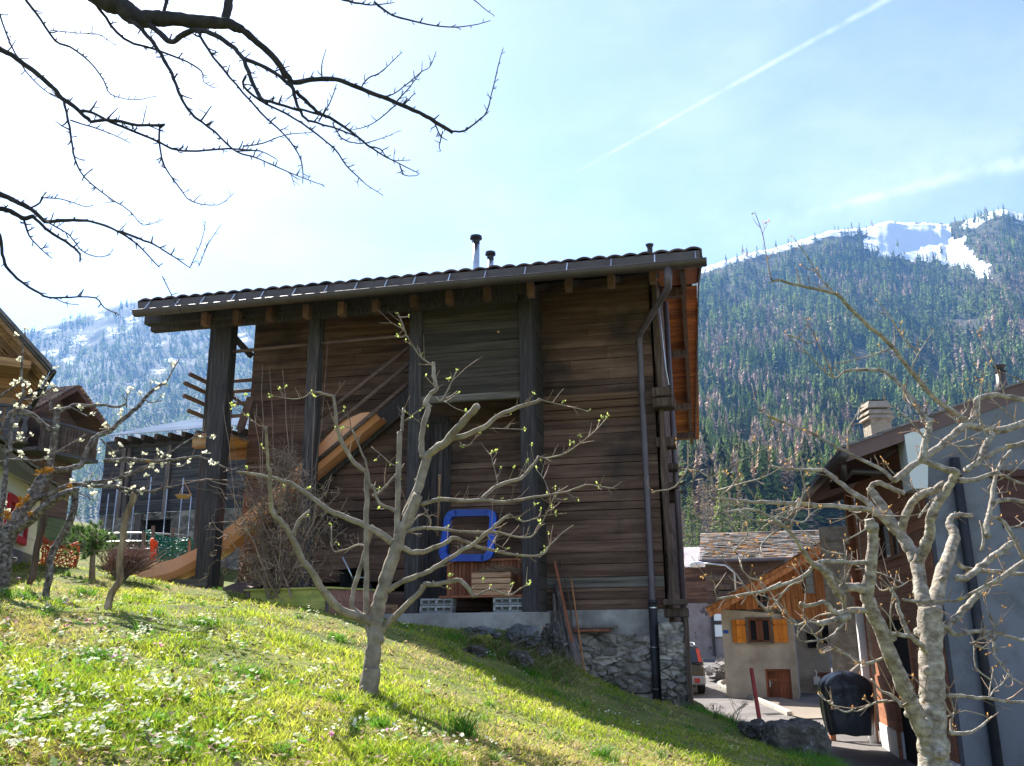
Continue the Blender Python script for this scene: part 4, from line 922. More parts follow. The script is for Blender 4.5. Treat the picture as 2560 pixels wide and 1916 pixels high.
a = W.fp(885, 1445); m = MB(); m.tube([(a[0], -.02, a[1]), (a[0]+.2, -.02, a[1]-.005)], .012, 8); m.build('cross_bar', 'steel', wb)
ring = []; c = W.fp(882, 1478); m = MB()
for k in range(17): an = 2*PI*k/16; ring.append((c[0]+.17*math.cos(an), .25, c[1]+.17*math.sin(an)))
m.tube(ring, .035, 8); m.build('wheel', 'tyre', wb, smooth=True)
# dark box and boards under the gallery
Q = Frame(at(590, 1488, 13.2), -12); m = MB(); a = Q.fp(530, 1490); b = Q.fp(612, 1470)
o = Q.thing('low_cold_frame', 'low dark box with a slanting lid at the foot of the gallery post', 'box')
m.box(a[0], b[0], 0, .5, a[1]-.15, a[1]+.02); m.build('body', 'post', o); m = MB(); m.add([(a[0]-.02, -.03, a[1]+.03), (b[0]+.02, -.03, a[1]+.03), (b[0]+.02, .55, a[1]+.2), (a[0]-.02+.12, .55, a[1]+.2), (a[0]-.02, -.03, a[1]+.05), (b[0]+.02, -.03, a[1]+.05), (b[0]+.02, .55, a[1]+.22), (a[0]+.1, .55, a[1]+.22)], [(3, 2, 1, 0), (4, 5, 6, 7), (0, 1, 5, 4), (1, 2, 6, 5), (2, 3, 7, 6), (3, 0, 4, 7)]); m.build('lid', 'rafter2', o)
m = MB()
for k in range(9):
    p = Vector(ground(975+random.uniform(0, 30), 1528, 9, 13.2)); p = B.w(random.uniform(-1.6, -1.0), random.uniform(-.15, .5), .16+random.uniform(0, .12)); a = random.uniform(0, 3); d = Vector((math.cos(a), math.sin(a), random.uniform(-.1, .3)))*random.uniform(.08, .16)
    m.beam(p-d, p+d, .08, .05)
put(m.build('firewood', 'crate', None), 'few split firewood pieces lying beside the planter box', 'firewood', kind='stuff')
# leaning poles
def pole(label, t, b, ty, by, w_, mt, nm='pole', flat=False, bend=0):
    a = B.fp(*t, ty); c = B.fp(*b, by); A = Vector((a[0], ty, a[1])); D = Vector((c[0], by, c[1]-.03)); m = MB()
    r = w_*13.6/2220/2
    mid = (A+D)/2+Vector((bend, 0, 0))
    if flat: m.beam(D, A, r*2, .022, (0, 1, 0))
    else:
        pts = catmull([D, D*.66+A*.34+Vector((bend*.7, 0, 0)), D*.33+A*.67+Vector((bend, 0, 0)), A], 4)
        m.tube(pts, [r*(1.05-.25*i/12)*(1+.06*math.sin(i*2.1)) for i in range(len(pts))], 9)
    o = m.build(nm, mt, None, smooth=not flat); o.location = B.w(*o.location); o.rotation_euler[2] = B.yaw
    put(o, label, 'pole' if not flat else 'board', 'poles and boards leaning against the barn plinth'); return o
pole('thickest pale grey log leaning against the barn, cut end on top', (1391, 1461), (1446, 1677), .88, .45, 17, 'greypole', bend=.015)
pole('grey log leaning behind the pale one, slightly further left', (1397, 1500), (1424, 1674), .86, .5, 13, 'greypole')
pole('slim grey pole nearest the black fourth post of the barn', (1384, 1484), (1393, 1640), .88, .6, 11, 'greypole')
pole('reddish brown flat board leaning tallest among the poles', (1387, 1404), (1430, 1600), .9, .55, 6, 'redwood', 'board', True)
pole('thin crooked dark stick between the logs', (1399, 1400), (1440, 1660), .9, .5, 4, 'post_brown', bend=.05)
pole('bright orange brown stick at the right of the poles', (1427, 1444), (1463, 1689), .9, .45, 5, 'orangepole')
pole('short grey split board at the foot of the poles', (1434, 1573), (1455, 1686), .8, .45, 7, 'greypole', 'board', True)
a = B.fp(1430, 1580, .7); b = B.fp(1537, 1568, .7)
for i, (lb, dz, x0_, x1_) in enumerate([('upper weathered plank lying on the plinth ledge of the barn', .055, 0, .02), ('lower short plank lying on the plinth ledge of the barn', .0, .03, -.07)]):
    m = MB(); m.box(a[0]+x0_, b[0]+x1_, .68, .9, a[1]+dz, a[1]+dz+.035); o = m.build('plank', 'greypole' if i == 0 else 'redwood', None, bevel=.003); o.location = B.w(*o.location); o.rotation_euler[2] = B.yaw; put(o, lb, 'plank', 'planks on the plinth ledge')
for i, (px, py, w_, h_, lb, mt) in enumerate([(1370, 1572, .16, .07, 'solid pink brick on top of the small pile beside the concrete step', 'brick'), (1374, 1587, .14, .09, 'hollow terracotta brick at the right under the solid one', 'brick'), (1357, 1570, .07, .09, 'pale broken brick piece at the end of the concrete step', 'block')]):
    u, z = B.fp(px, py, .1); m = MB()
    if i == 1:
        for a in (0, 1, 2): m.box(u-w_/2, u+w_/2, .1, .3, z-h_/2+a*(h_-.012)/2, z-h_/2+a*(h_-.012)/2+.012)
        for a in (0, 1, 2, 3): m.box(u-w_/2+a*(w_-.012)/3, u-w_/2+a*(w_-.012)/3+.012, .1, .3, z-h_/2+.0125, z+h_/2-.0125)
    else: m.box(u-w_/2, u+w_/2, .1, .25, z-h_/2, z+h_/2)
    o = m.build('brick', mt, None, bevel=.003); o.location = B.w(*o.location); o.rotation_euler[2] = B.yaw; put(o, lb, 'brick', 'bricks at the end of the concrete step')
# rocks
def rock(label, px0, px1, py0, py1, Y, mt, seed, depth=None, name='rock', group=None, sub=5, rough=.22, sink=0, boxy=.25):
    c = at((px0+px1)/2, (py0+py1)/2, Y); w_ = (px1-px0)/2/2280*Y; h_ = (py1-py0)/2/2280*Y; d_ = depth or (w_+h_)*.5
    bm_ = bpy.data.meshes.new(name); import bmesh
    bm = bmesh.new(); bmesh.ops.create_icosphere(bm, subdivisions=sub, radius=1)
    for v in bm.verts:
        p = v.co.copy()
        if boxy: q = max(abs(p.x), abs(p.y), abs(p.z)); p = p.lerp(p/q, boxy)
        p2 = p*1.3+Vector((seed*3.1, seed, 0)); n_ = mnoise.fractal(p2*1.3, .8, 2, 6)+.35*mnoise.noise(p2*6); cr = mnoise.voronoi(p*1.2+Vector((seed, 0, seed)))[0]
        s_ = 1+rough*n_*1.4-rough*.5*cr[0]
        v.co = Vector((p.x*w_*s_*1.05, p.y*d_*s_, p.z*h_*s_*1.05))
    bm.to_mesh(bm_); bm.free(); at__ = bm_.attributes.new('v', 'FLOAT', 'FACE'); at__.data.foreach_set('value', [.5]*len(bm_.polygons))
    bm_.materials.append(G[mt]); o = bpy.data.objects.new(name, bm_); C.objects.link(o); o.location = c+Vector((0, 0, -sink)); o.rotation_euler = (0, 0, 0)
    return put(o, label, 'rock', group)
gr_ = 'rocks of the small bank in front of the barn'
rock('flat bluish slab of rock at the top left of the bank', 1160, 1245, 1570, 1605, 11.6, 'rock_blue', 1, .35, group=gr_)
rock('rounded boulder covered in yellow green moss', 1166, 1238, 1590, 1645, 11.2, 'moss', 2, .3, group=gr_)
rock('pale angular rock below the mossy boulder', 1150, 1218, 1618, 1672, 10.8, 'rock', 3, .3, group=gr_, rough=.35)
rock('large blue grey rock in the middle of the bank top', 1262, 1345, 1568, 1628, 11.8, 'rock_blue', 4, .3, group=gr_)
rock('dark rock lying low in the middle of the bank', 1262, 1330, 1630, 1705, 11.0, 'rock', 5, .3, group=gr_)
rock('pale rock at the right of the bank below the bricks', 1345, 1412, 1572, 1665, 12.4, 'rock', 6, .3, group=gr_, rough=.3)
rock('small rock among dry grass between the blue rock and the dark one', 1325, 1375, 1615, 1665, 11.8, 'rock', 7, .2, group=gr_, rough=.3)
rock('small whitish stone at the foot of the leaning poles', 1430, 1462, 1676, 1698, 12.9, 'rock', 8, .1, group=gr_)
rock('big dark boulder with a flat top on the lawn edge beside the lane', 1921, 2060, 1808, 1945, 10.9, 'rock', 11, .35, 'boulder', rough=.09, boxy=.6)
rock('low mossy boulder on the lawn edge at the foot of the red pole', 1850, 1914, 1806, 1862, 11.5, 'rock', 12, .3, 'boulder', rough=.2)
# red snow pole
a = at(1878, 1671, 11.9); b = at(1903, 1826, 11.75); m = MB(False); m.tube([b-(a-b)*.25, b, a], [.027, .027, .025], 10); put(m.build('marker_pole', 'redpole', None, smooth=True), 'slightly leaning dark red marker pole at the lawn edge', 'pole')
# bare saplings at the edge
# ============================================================ THE VILLAGE LANE, RIGHT
def road_pt(px, py, dz=0):
    d = ray(px, py); Y = 20.0
    for _ in range(40): Y = (float(roadz(0, Y))+dz)/d[2]
    return Vector((d[0]*Y, Y, float(roadz(0, Y))+dz))
# pavement and kerb in front of the shuttered house
kp = [(1797, 1716), (1800, 1711), (1812, 1707), (1822, 1704)]
kp2 = [(1797, 1716), (1806, 1722), (1840, 1733), (1890, 1752), (1940, 1773), (1975, 1790)]
m = MB(False)
for pl_ in (kp, kp2):
    P = [road_pt(*p) for p in pl_]
    for i in range(len(P)-1): m.beam(P[i]+Vector((0, 0, .03)), P[i+1]+Vector((0, 0, .03)), .14, .16)
put(m.build('kerb', 'kerb', None, bevel=.02), 'pale stone kerb curving round the shuttered house', 'kerb', kind='structure')
m = MB(False); pv = [(1806, 1722), (1840, 1733), (1890, 1752), (1940, 1773), (1975, 1790), (2010, 1800), (2080, 1798), (2100, 1770), (2000, 1760), (1830, 1708)]
m.add([road_pt(*p)+Vector((0, 0, .03)) for p in pv], [tuple(range(len(pv)))], .5)
put(m.build('pavement', 'paving', None), 'paved strip beside the shuttered house', 'pavement', kind='structure')
m = MB(False); a, b = road_pt(1915, 1786, .006), road_pt(1952, 1784, .006)
for k in range(9):
    p = a.lerp(b, k/8); m.beam(p+Vector((0, -.18, 0)), p+Vector((0, .18, 0)), .018, .006)
m.beam(a+Vector((-.03, -.18, 0)), b+Vector((.03, -.18, 0)), .02, .007); m.beam(a+Vector((-.03, .18, 0)), b+Vector((.03, .18, 0)), .02, .007)
put(m.build('drain_grate', 'black', None), 'iron drain grate set in the lane below the kerb', 'drain')

# shuttered house -------------------------------------------------
S = Frame(at(1812, 1740, 29), -18)
sh = S.thing('shuttered_house', 'grey rendered house with ochre shutters and an old orange board gable', 'house')
uA, uB = S.fp(1807, 1600)[0], S.fp(1986, 1600)[0]; zW = S.fp(1900, 1523)[1]
wA, wB, wz0, wz1 = S.fp(1871, 1575)[0], S.fp(1927, 1575)[0], S.fp(1900, 1605)[1], S.fp(1900, 1547)[1]
dA, dB, dz1 = S.fp(1915, 1710)[0], S.fp(1979, 1710)[0], S.fp(1945, 1673)[1]
def pierced(m, x0, x1, z0, z1, y0, y1, holes):
    xs_ = sorted({x0, x1, *[h[0] for h in holes], *[h[1] for h in holes]}); zs_ = sorted({z0, z1, *[h[2] for h in holes], *[h[3] for h in holes]})
    for i in range(len(xs_)-1):
        for j in range(len(zs_)-1):
            cx_, cz_ = (xs_[i]+xs_[i+1])/2, (zs_[j]+zs_[j+1])/2
            if any(h[0] < cx_ < h[1] and h[2] < cz_ < h[3] for h in holes): continue
            m.box(xs_[i], xs_[i+1], y0, y1, zs_[j], zs_[j+1], .5)
m = MB(); pierced(m, uA, uB, -3.2, zW, 0, .3, [(wA, wB, wz0, wz1), (dA, dB, -3.3, dz1)]); m.build('wall', 'render', sh)
m = MB(); uC = S.fp(2075, 1650, 2.2)[0]; m.box(uB-.25, uB, .3, 2.2, -3.2, zW, .5); m.box(uB, uC, 2.2, 2.5, -3.2, zW+.3, .5); m.build('recessed_wall', 'render', sh)
m = MB(); m.box(uA, uA+.3, .3, 8, -3.2, zW, .5); m.build('side_wall', 'render', sh)
# gable boards
ra, rb = S.fp(1768, 1533, -.55), S.fp(2085, 1352, -.55); rsl = (rb[1]-ra[1])/(rb[0]-ra[0])
rk = lambda u: ra[1]+(u-ra[0])*rsl-.02
uL_, uM, uR_ = S.fp(1812, 1500, -.06)[0], S.fp(1953, 1530, -.06)[0], S.fp(2090, 1500, -.06)[0]; zl, zr = S.fp(1900, 1523, -.06)[1], S.fp(2000, 1549, -.06)[1]
holes = [(S.fp(1904, 1500)[0], S.fp(1923, 1500)[0], S.fp(1910, 1519)[1], S.fp(1910, 1484)[1]), (S.fp(2013, 1450)[0], S.fp(2034, 1450)[0], S.fp(2020, 1483)[1], S.fp(2020, 1424)[1])]
m = MB(); u = uL_
while u < uR_:
    w_ = random.uniform(.13, .22); u1 = min(u+w_, uR_); zb = (zl if u < uM else zr)+random.uniform(-.015, .015); y_ = -.06-random.uniform(0, .025)
    h_ = [h for h in holes if h[0]-.02 < (u+u1)/2 < h[1]+.02]
    segs = [(zb, None)] if not h_ else [(zb, h_[0][2]), (h_[0][3], None)]
    for s0, s1 in segs:
        ta, tb = (rk(u), rk(u1)) if s1 is None else (s1, s1)
        if tb > s0: m.add([(u, y_, s0), (u1-.008, y_, s0), (u1-.008, y_, tb), (u, y_, max(ta, s0+.01)), (u, y_+.05, s0), (u1-.008, y_+.05, s0), (u1-.008, y_+.05, tb), (u, y_+.05, max(ta, s0+.01))], [(0, 1, 2, 3), (7, 6, 5, 4), (0, 4, 5, 1), (1, 5, 6, 2), (3, 7, 4, 0)])
    u = u1
m.build('gable_boards', 'orangewood', sh)
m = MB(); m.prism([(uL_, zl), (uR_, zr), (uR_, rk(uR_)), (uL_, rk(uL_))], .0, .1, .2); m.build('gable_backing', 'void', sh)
for h in holes:
    m = MB(); m.box(h[0], h[1], -.03, -.02, h[2], h[3]); wn = m.build('gable_window', 'glass', sh); m = MB(); n = 2 if h is holes[0] else 3
    m.box(h[0]-.03, h[0]+.02, -.12, -.0, h[2]-.03, h[3]); m.box(h[1]-.02, h[1]+.03, -.12, -.0, h[2]-.03, h[3]); m.box(h[0]-.04, h[1]+.04, -.13, -.0, h[2]-.04, h[2])
    for k in range(1, n): m.box(h[0]+.02, h[1]-.02, -.06, -.035, h[2]+(h[3]-h[2])*k/n-.012, h[2]+(h[3]-h[2])*k/n+.012)
    m.build('window_frame', 'rafter', wn)
m = MB(); m.prism([(ra[0], ra[1]), (rb[0], rb[1]), (rb[0], rb[1]+.14), (ra[0]-.03, ra[1]+.14)], -.56, 8); rf = m.build('roof', 'orangewood', sh)
m = MB(); m.prism([(ra[0]+.1, ra[1]-.12), (rb[0], rb[1]-.16), (rb[0], rb[1]-.003), (ra[0]+.02, ra[1]-.003)], -.6, -.53); m.build('barge_board', 'orangewood', rf)
m = MB(); k = 0; u = ra[0]-.12
def slates(m, p0, du, dv, nrm, rows, cols, lift=.02, over=1.3):
    du = Vector(du); dv = Vector(dv); nrm = Vector(nrm).normalized()
    for r in range(rows):
        c = -random.random()
        while c < cols:
            w_ = random.uniform(.6, 1.7); l_ = random.uniform(1.1, over+.3); th = random.uniform(.012, .03)
            a = Vector(p0)+du*max(c, -.1)+dv*(r+random.uniform(-.12, .12)); b = a+du*(min(c+w_, cols+.1)-max(c, -.1)-.03); h0 = lift+th+random.uniform(0, .015); h1 = random.uniform(-.005, .005)
            a2 = a+du*random.uniform(-.08, .08); q = [a2+nrm*h0, b+nrm*h0, b+dv*l_+nrm*h1, a+dv*l_+nrm*h1]
            m.add(q+[p-nrm*th for p in q], [(0, 1, 2, 3), (4, 5, 1, 0), (5, 6, 2, 1), (7, 4, 0, 3)]); c += w_
dy = Vector((0, .35, 0)); dvv = Vector((rb[0]-ra[0], 0, rb[1]-ra[1])).normalized()*.22
slates(m, (ra[0]-.06, -.62, ra[1]+.14), dy, dvv, (-(rb[1]-ra[1]), 0, rb[0]-ra[0]), 22, 24)
m.build('slate_covering', 'slate', rf)
# window, shutters, door, pipes
m = MB(); m.box(wA, wB, .14, .16, wz0, wz1); wn = m.build('window', 'glass', sh)
m = MB(); m.box(wA-.07, wA, -.03, .1, wz0-.06, wz1+.05); m.box(wB, wB+.07, -.03, .1, wz0-.06, wz1+.05); m.box(wA, wB, -.03, .1, wz1, wz1+.05); m.box(wA, wB, -.06, .1, wz0-.07, wz0); m.build('window_frame', 'pale', wn)
cxm = (wA+wB)/2
m = MB(); m.box(cxm-.11, cxm+.10, .07, .13, wz0, wz1); m.box(wA, wA+.06, .07, .13, wz0, wz1); m.box(wB-.06, wB, .07, .13, wz0, wz1); m.box(wA+.06, wB-.06, .07, .13, wz1-.05, wz1); m.box(wA+.06, wB-.06, .07, .13, wz0, wz0+.05); m.build('casement', 'door', wn)
for l, r, t, b in ((1832, 1866, 1549, 1607), (1927, 1960, 1549, 1607)):
    a_, b_2, z0_, z1_ = S.fp(l, 1575, -.05)[0], S.fp(r, 1575, -.05)[0], S.fp(1900, b, -.05)[1], S.fp(1900, t, -.05)[1]
    if l > 1900: a_ = wB+.075; b_2 = a_+.42
    else: b_2 = wA-.075; a_ = b_2-.42
    m = MB()
    for k in range(3): m.box(a_+(b_2-a_)*k/3+.003, a_+(b_2-a_)*(k+1)/3-.003, -.075, -.045, z0_, z1_)
    m.box(a_+.01, b_2-.01, -.095, -.076, z0_+.12, z0_+.17); m.box(a_+.01, b_2-.01, -.095, -.076, z1_-.19, z1_-.14); s_ = m.build('shutter', 'shutter', sh)
    m = MB(); m.box(b_2-.03 if l < 1900 else a_, b_2+.03 if l < 1900 else a_+.03, -.1, -.02, z1_-.18, z1_-.15); m.build('hinge', 'black', s_)
m = MB(); n = 6
for k in range(n): m.box(dA+.06+(dB-dA-.09)*k/n, dA+.06+(dB-dA-.09)*(k+1)/n-.006, .12, .16, -3, dz1-.07)
m.box(dA+.06, dB-.03, .105, .118, dz1-.36, dz1-.28)
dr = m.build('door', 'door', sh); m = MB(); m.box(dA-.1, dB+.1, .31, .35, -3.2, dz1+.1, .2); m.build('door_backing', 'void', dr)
m = MB(); m.box(dA, dA+.055, .02, .17, -3, dz1); m.box(dB-.028, dB, .02, .17, -3, dz1); m.box(dA+.055, dB-.028, .02, .17, dz1-.065, dz1); m.build('door_frame', 'redwood', dr)
m = MB(); zh = S.fp(1925, 1708)[1]; m.box(dA+.1, dA+.13, .09, .118, zh-.12, zh+.06); m.tube([(dA+.115, .08, zh), (dA+.22, .08, zh-.005)], .012, 6); m.build('handle', 'steel', dr)
a_ = S.fp(1806, 1580, -.02); m = MB(); m.box(uA+.03, uA+.19, -.012, -.002, a_[1]-.05, a_[1]+.05); m.build('number_plate', 'bluesign', sh)
a_, c_ = S.fp(2036, 1690, 2.1), S.fp(2042, 1755, 2.1); m = MB(); m.box(a_[0]-.04, a_[0]+.16, 2.05, 2.19, S.fp(2040, 1712, 2.1)[1], S.fp(2040, 1692, 2.1)[1]); mt_ = m.build('meter_box', 'plate', sh, bevel=.01)
m = MB(); m.tube([(a_[0]+.03, 2.15, S.fp(2040, 1676, 2.1)[1]), (a_[0]+.08, 2.13, S.fp(2040, 1683, 2.1)[1]), (a_[0]+.06, 2.13, S.fp(2040, 1692, 2.1)[1])], .025, 8); m.build('cable_duct', 'plate', mt_)
m = MB(); m.tube([(a_[0]+.08, 2.13, S.fp(2040, 1713, 2.1)[1]), (a_[0]+.08, 2.13, -2.7)], .03, 8); m.build('cable_duct', 'steel', mt_)
for (px, py, w_, h_) in ((2030, 1600, .3, .5), (2062, 1585, .25, .6), (2065, 1735, .5, 1.3)):
    a_ = S.fp(px, py, 2.15); m = MB(); m.box(a_[0]-w_/2, a_[0]+w_/2, 2.12, 2.19, a_[1]-h_/2, a_[1]+h_/2); m.build('niche', 'door' if py > 1700 else 'void', sh)

# slate roofed log house and the corrugated roof behind ----------------
K = Frame(at(1756, 1404, 44), -14)
kh = K.thing('slate_roof_house', 'old log house under a lichen stained stone slab roof, behind the shuttered house', 'house')
e0, e1 = K.fp(1754, 1404, 0), K.fp(2120, 1392, 0); ze = (e0[1]+K.fp(2000, 1391, 0)[1])/2
rdz = None
for yy_ in (3.4,): t0 = K.fp(1900, 1331, yy_)[1]
m = MB(); m.slab([(e0[0], 0, ze), (e1[0], 0, ze), (e1[0], 3.4, t0), (e0[0]+.5, 3.4, t0)], (0, -(t0-ze), 3.4), .12); rf = m.build('roof', 'slate_grey', kh)
m = MB(); m.slab([(e0[0]+.5, 3.4, t0-.02), (e1[0], 3.4, t0-.02), (e1[0], 7, ze), (e0[0], 7, ze)], (0, (t0-ze), 3.6), .12); m.build('rear_slope', 'slate_grey', rf)
m = MB(); dv = Vector((0, 3.4, t0-ze))/19; slates(m, (e0[0]-.05, -.05, ze), (.42, 0, 0), dv, (0, -(t0-ze), 3.4), 19, (e1[0]-e0[0])/.42, .03, 1.2); m.build('slab_covering', 'slate', rf)
m = MB(); m.tube([(e0[0]-.1, -.14, ze-.06), (e1[0], -.14, ze-.06)], .08, 8); m.build('gutter', 'pipe', kh)
wl = K.fp(1765, 1450, .7)[0]; zmid = K.fp(1750, 1508, .7)[1]
m = MB(); logs(m, wl, e1[0], zmid, ze-.02, .7, .28, .2, .03); m.build('log_wall', 'barn', kh)
for i, (px, py) in enumerate([(1790, 1447), (1812, 1468), (1812, 1485)]):
    a_ = K.fp(px, py, .5); m = MB(); m.box(a_[0]-.3, a_[0]+.3, .35, .69, a_[1]-.13, a_[1]+.13); m.build('log_end', 'post_brown', kh, bevel=.03)
m = MB(); m.box(K.fp(1690, 1560, .8)[0]-3, e1[0], .8, 1.1, -3, zmid-.01, .5); m.build('rendered_wall', 'render_pink', kh)
m = MB(); a_, b_2 = K.fp(1786, 1560, .75), K.fp(1812, 1560, .75); m.box(a_[0], b_2[0], .7, .79, K.fp(1800, 1592, .75)[1], K.fp(1800, 1532, .75)[1]); wn = m.build('window', 'plate', kh); m = MB(); m.box(a_[0]-.15, a_[0]-.02, .66, .79, K.fp(1800, 1640, .75)[1], zmid-.01); m.box(a_[0], b_2[0], .68, .695, K.fp(1800, 1562, .75)[1], K.fp(1800, 1552, .75)[1]); m.build('window_frame', 'post', wn)
J = Frame(at(1700, 1420, 48), -10)
jh = J.thing('corrugated_roof_shed', 'dark boarded shed with a pale corrugated roof, just right of the barn', 'shed')
a_, b_2 = J.fp(1640, 1418)[0], J.fp(1768, 1418)[0]; z0_ = J.fp(1720, 1418)[1]; z1_ = J.fp(1720, 1369, 3)[1]; m = MB()
nw = 46; vs = []; per = 6
for i in range(nw*per+1):
    u = a_+(b_2-a_)*i/(nw*per); o_ = .03*math.sin(2*PI*i/per); vs += [(u, 0, z0_+o_), (u, 3, z1_+o_)]
m.add(vs, [(2*i, 2*i+2, 2*i+3, 2*i+1) for i in range(nw*per)], .5); m.build('roof', 'corr', jh)
m = MB(); a2 = J.fp(1600, 1500, .4)[0]; logs(m, a2, b_2+.3, J.fp(1720, 1508, .4)[1], z0_-.03, .4, .3, .1, .02); m.build('boarded_wall', 'barn', jh)
m = MB(); m.box(a2, b_2+.3, .45, .7, -3, J.fp(1720, 1509, .4)[1], .5); m.build('lower_wall', 'render_pink', jh)
# street lamp
p = at(1752, 1413, 33); m = MB(False); m.tube([p+Vector((1.2, 0, -3.8)), p+Vector((1.2, 0, -.3)), p+Vector((.9, 0, -.02)), p+Vector((.12, 0, .06))], .03, 8)
lp = thing('street_lamp', 'street lamp with a flat white head in front of the corrugated roof', 'street lamp', (p.x+1.2, p.y, p.z-3.8))
m.build('lamp_arm', 'steel', lp, smooth=True)
m = MB(False); vs = []
for t, w_, h_ in ((-.42, .03, .02), (-.35, .1, .05), (-.1, .12, .07), (.05, .08, .05), (.15, .03, .03)): vs.append((t, w_, h_))
pts_ = [p+Vector((t, 0, .03)) for t, _, _ in vs]; m.tube(pts_, [w_ for _, w_, _ in vs], 10); m.build('lamp_head', 'white', lp, smooth=True)
# heap of slates by the far corner
m = MB(False)
for k in range(90):
    px, py = random.uniform(1772, 1812), random.uniform(1655, 1690); py = max(py, 1690-(px-1772)*.9-6)
    p = at(px, py, random.uniform(34, 36)); a = random.uniform(0, 3); d = Vector((math.cos(a)*.22, math.sin(a)*.12, random.uniform(-.16, .16))); m.beam(p-d, p+d, .22, .03, (random.uniform(-.6, .6), -.5, 1))
put(m.build('slate_heap', 'slate_grey', None), 'heap of broken slates piled at the corner of the shuttered house', 'rubble', kind='stuff')

# rough-cast house -------------------------------------------------
T = Frame(at(2068, 1745, 22), -24)
th_ = T.thing('rough_cast_house', 'narrow beige rough cast house front between the shuttered house and the red chalet', 'house')
ta, tb = T.fp(2069, 1550)[0], T.fp(2195, 1550)[0]+2; m = MB(); tz = T.fp(2085, 1316)[1]
relief(m, ta, tb, -3, tz, 0, 60, 80, .02, 5, 8); m.box(ta, tb, .03, 6, -3, tz-.02, .5); m.build('wall', 'render_rough', th_)


# red chalet -------------------------------------------------
Qf = Frame(at(2208, 1842, 18.8), -11)
ch = Qf.thing('red_chalet', 'red boarded chalet with grey rendered gable and brown eaves at the right edge', 'house')
zp0 = Qf.fs(2215, 1812)[1]
xe, ye, yf_, ze, yn = -1.1, -5.75, 2.0, 2.5, -5.5
E1 = Qf.fp(2560, 966, ye); rs = (E1[1]-ze)/(E1[0]-xe)
top = lambda x: ze+(x-xe)*rs-.08
dy0, dy1 = Qf.fs(2290, 1700)[0], Qf.fs(2236, 1700)[0]; dzt = Qf.fs(2240, 1545)[1]
w0, w1, wz0, wz1 = Qf.fs(2262, 1350)[0], Qf.fs(2196, 1350)[0], Qf.fs(2225, 1395)[1], Qf.fs(2225, 1300)[1]
n0, n1, nz0, nz1 = Qf.fs(2208, 1670)[0], Qf.fs(2185, 1670)[0], Qf.fs(2195, 1690)[1], Qf.fs(2195, 1652)[1]
m = MB(); z = zp0; zt = top(0)-.02
while z < zt:
    z1_ = min(z+.15, zt); segs = [(yn, 0)]
    for a_, b_2, za_, zb_2 in ((dy0, dy1, -5, dzt), (w0, w1, wz0, wz1), (n0, n1, nz0, nz1)):
        if za_ < (z+z1_)/2 < zb_2: segs = [s for (p, q) in segs for s in ((p, min(a_, q)), (max(b_2, p), q)) if s[1]-s[0] > .01]
    for p, q in segs: m.box(-.03-random.uniform(0, .004), .05, p, q, z+.003, z1_-.003)
    z = z1_
m.box(-.015, .06, yn, dy0, zp0, zt-.01, .1)
m.build('siding', 'siding', ch)
m = MB(); m.box(.06, .1, yn, 0, -3, zt, .2); m.box(.1, 1.0, dy0-.1, dy0, -3, dzt+.1, .2); m.build('doorway_dark_sheet', 'void', ch)  # near-black sheet behind the siding paints the darkness inside the doorway
m = MB(); m.box(-.05, .055, yn, dy0-.02, -3.2, zp0-.004, .5); m.build('plinth', 'white', ch); m = MB(); m.box(-.05, .055, dy1+.02, 0, -3.2, zp0-.004, .5); m.build('plinth', 'white', ch)
m = MB(); m.box(-.06, .0, dy0-.07, dy0, -3.2, dzt+.08); m.box(-.06, 0, dy1, dy1+.07, -3.2, dzt+.08); m.box(-.06, 0, dy0, dy1, dzt, dzt+.08); m.build('door_frame', 'siding', ch)
m = MB(); m.box(.03, .05, w0, w1, wz0, wz1); wn = m.build('window', 'glass', ch)
m = MB()
for a_, b_2 in ((w0-.06, w0), (w1, w1+.06)): m.box(-.06, .03, a_, b_2, wz0-.06, wz1+.06)
m.box(-.08, .03, w0, w1, wz0-.06, wz0); m.box(-.06, .03, w0, w1, wz1, wz1+.06); m.box(-.02, .02, (w0+w1)/2-.03, (w0+w1)/2+.03, wz0, wz1); m.build('window_frame', 'siding', wn)
m = MB(); m.box(.02, .05, n0, n1, nz0, nz1); m.build('niche', 'siding', ch)
# white corner post and board post above it
a_, b_2 = Qf.fp(2144, 1600, .35)[0], Qf.fp(2163, 1600, .35)[0]; m = MB(); zt2 = Qf.fp(2145, 1517, .35)[1]
a_ = Qf.fp(2150, 1600, .35)[0]-.02; m.box(a_, a_+.17, .35, .5, -3, zt2, .5); m.build('white_post', 'white', ch)
m = MB(); m.box(a_+.02, a_+.2, .35, .5, zt2, top(0)); 
for k in range(6): m.box(a_-.06*(k % 2), a_+.02, .34, .5, zt2+k*.22, zt2+k*.22+.2)
m.build('carved_board', 'siding', ch)
m = MB(); m.box(a_+.17, -.06, .3, .4, -3, top(0), .5); m.build('end_boards', 'siding', ch)
# gable front
m = MB(); X1 = 5.5; m.prism([(0, -3.2), (X1, -3.2), (X1, top(X1)), (0, top(0))], yn-.25, yn, .5); m.build('gable_wall', 'render_smooth', ch)
m = MB(); g0, g1 = Qf.fp(2352, 1100, yn-.6)[0], Qf.fp(2383, 1100, yn-.6)[0]
m.prism([(-.25, top(0)-.9), (-.02, top(0)-.9), (.1, top(.1)), (-.25, top(-.25))], yn-.3, yn+.2, .5); m.build('corbel', 'cream', ch)
rcs = [Qf.fp(2490, 1195, yn-.27), Qf.fp(2620, 1110, yn-.27), Qf.fp(2620, 1330, yn-.27), Qf.fp(2520, 1320, yn-.27)]
m = MB(); m.box(rcs[0][0], rcs[1][0], yn-.268, yn-.256, rcs[3][1], rcs[0][1], .3); m.build('recess_shade_panel', 'siding_dark', ch)  # flat dark brown panel on the wall, painting the shade of a recess
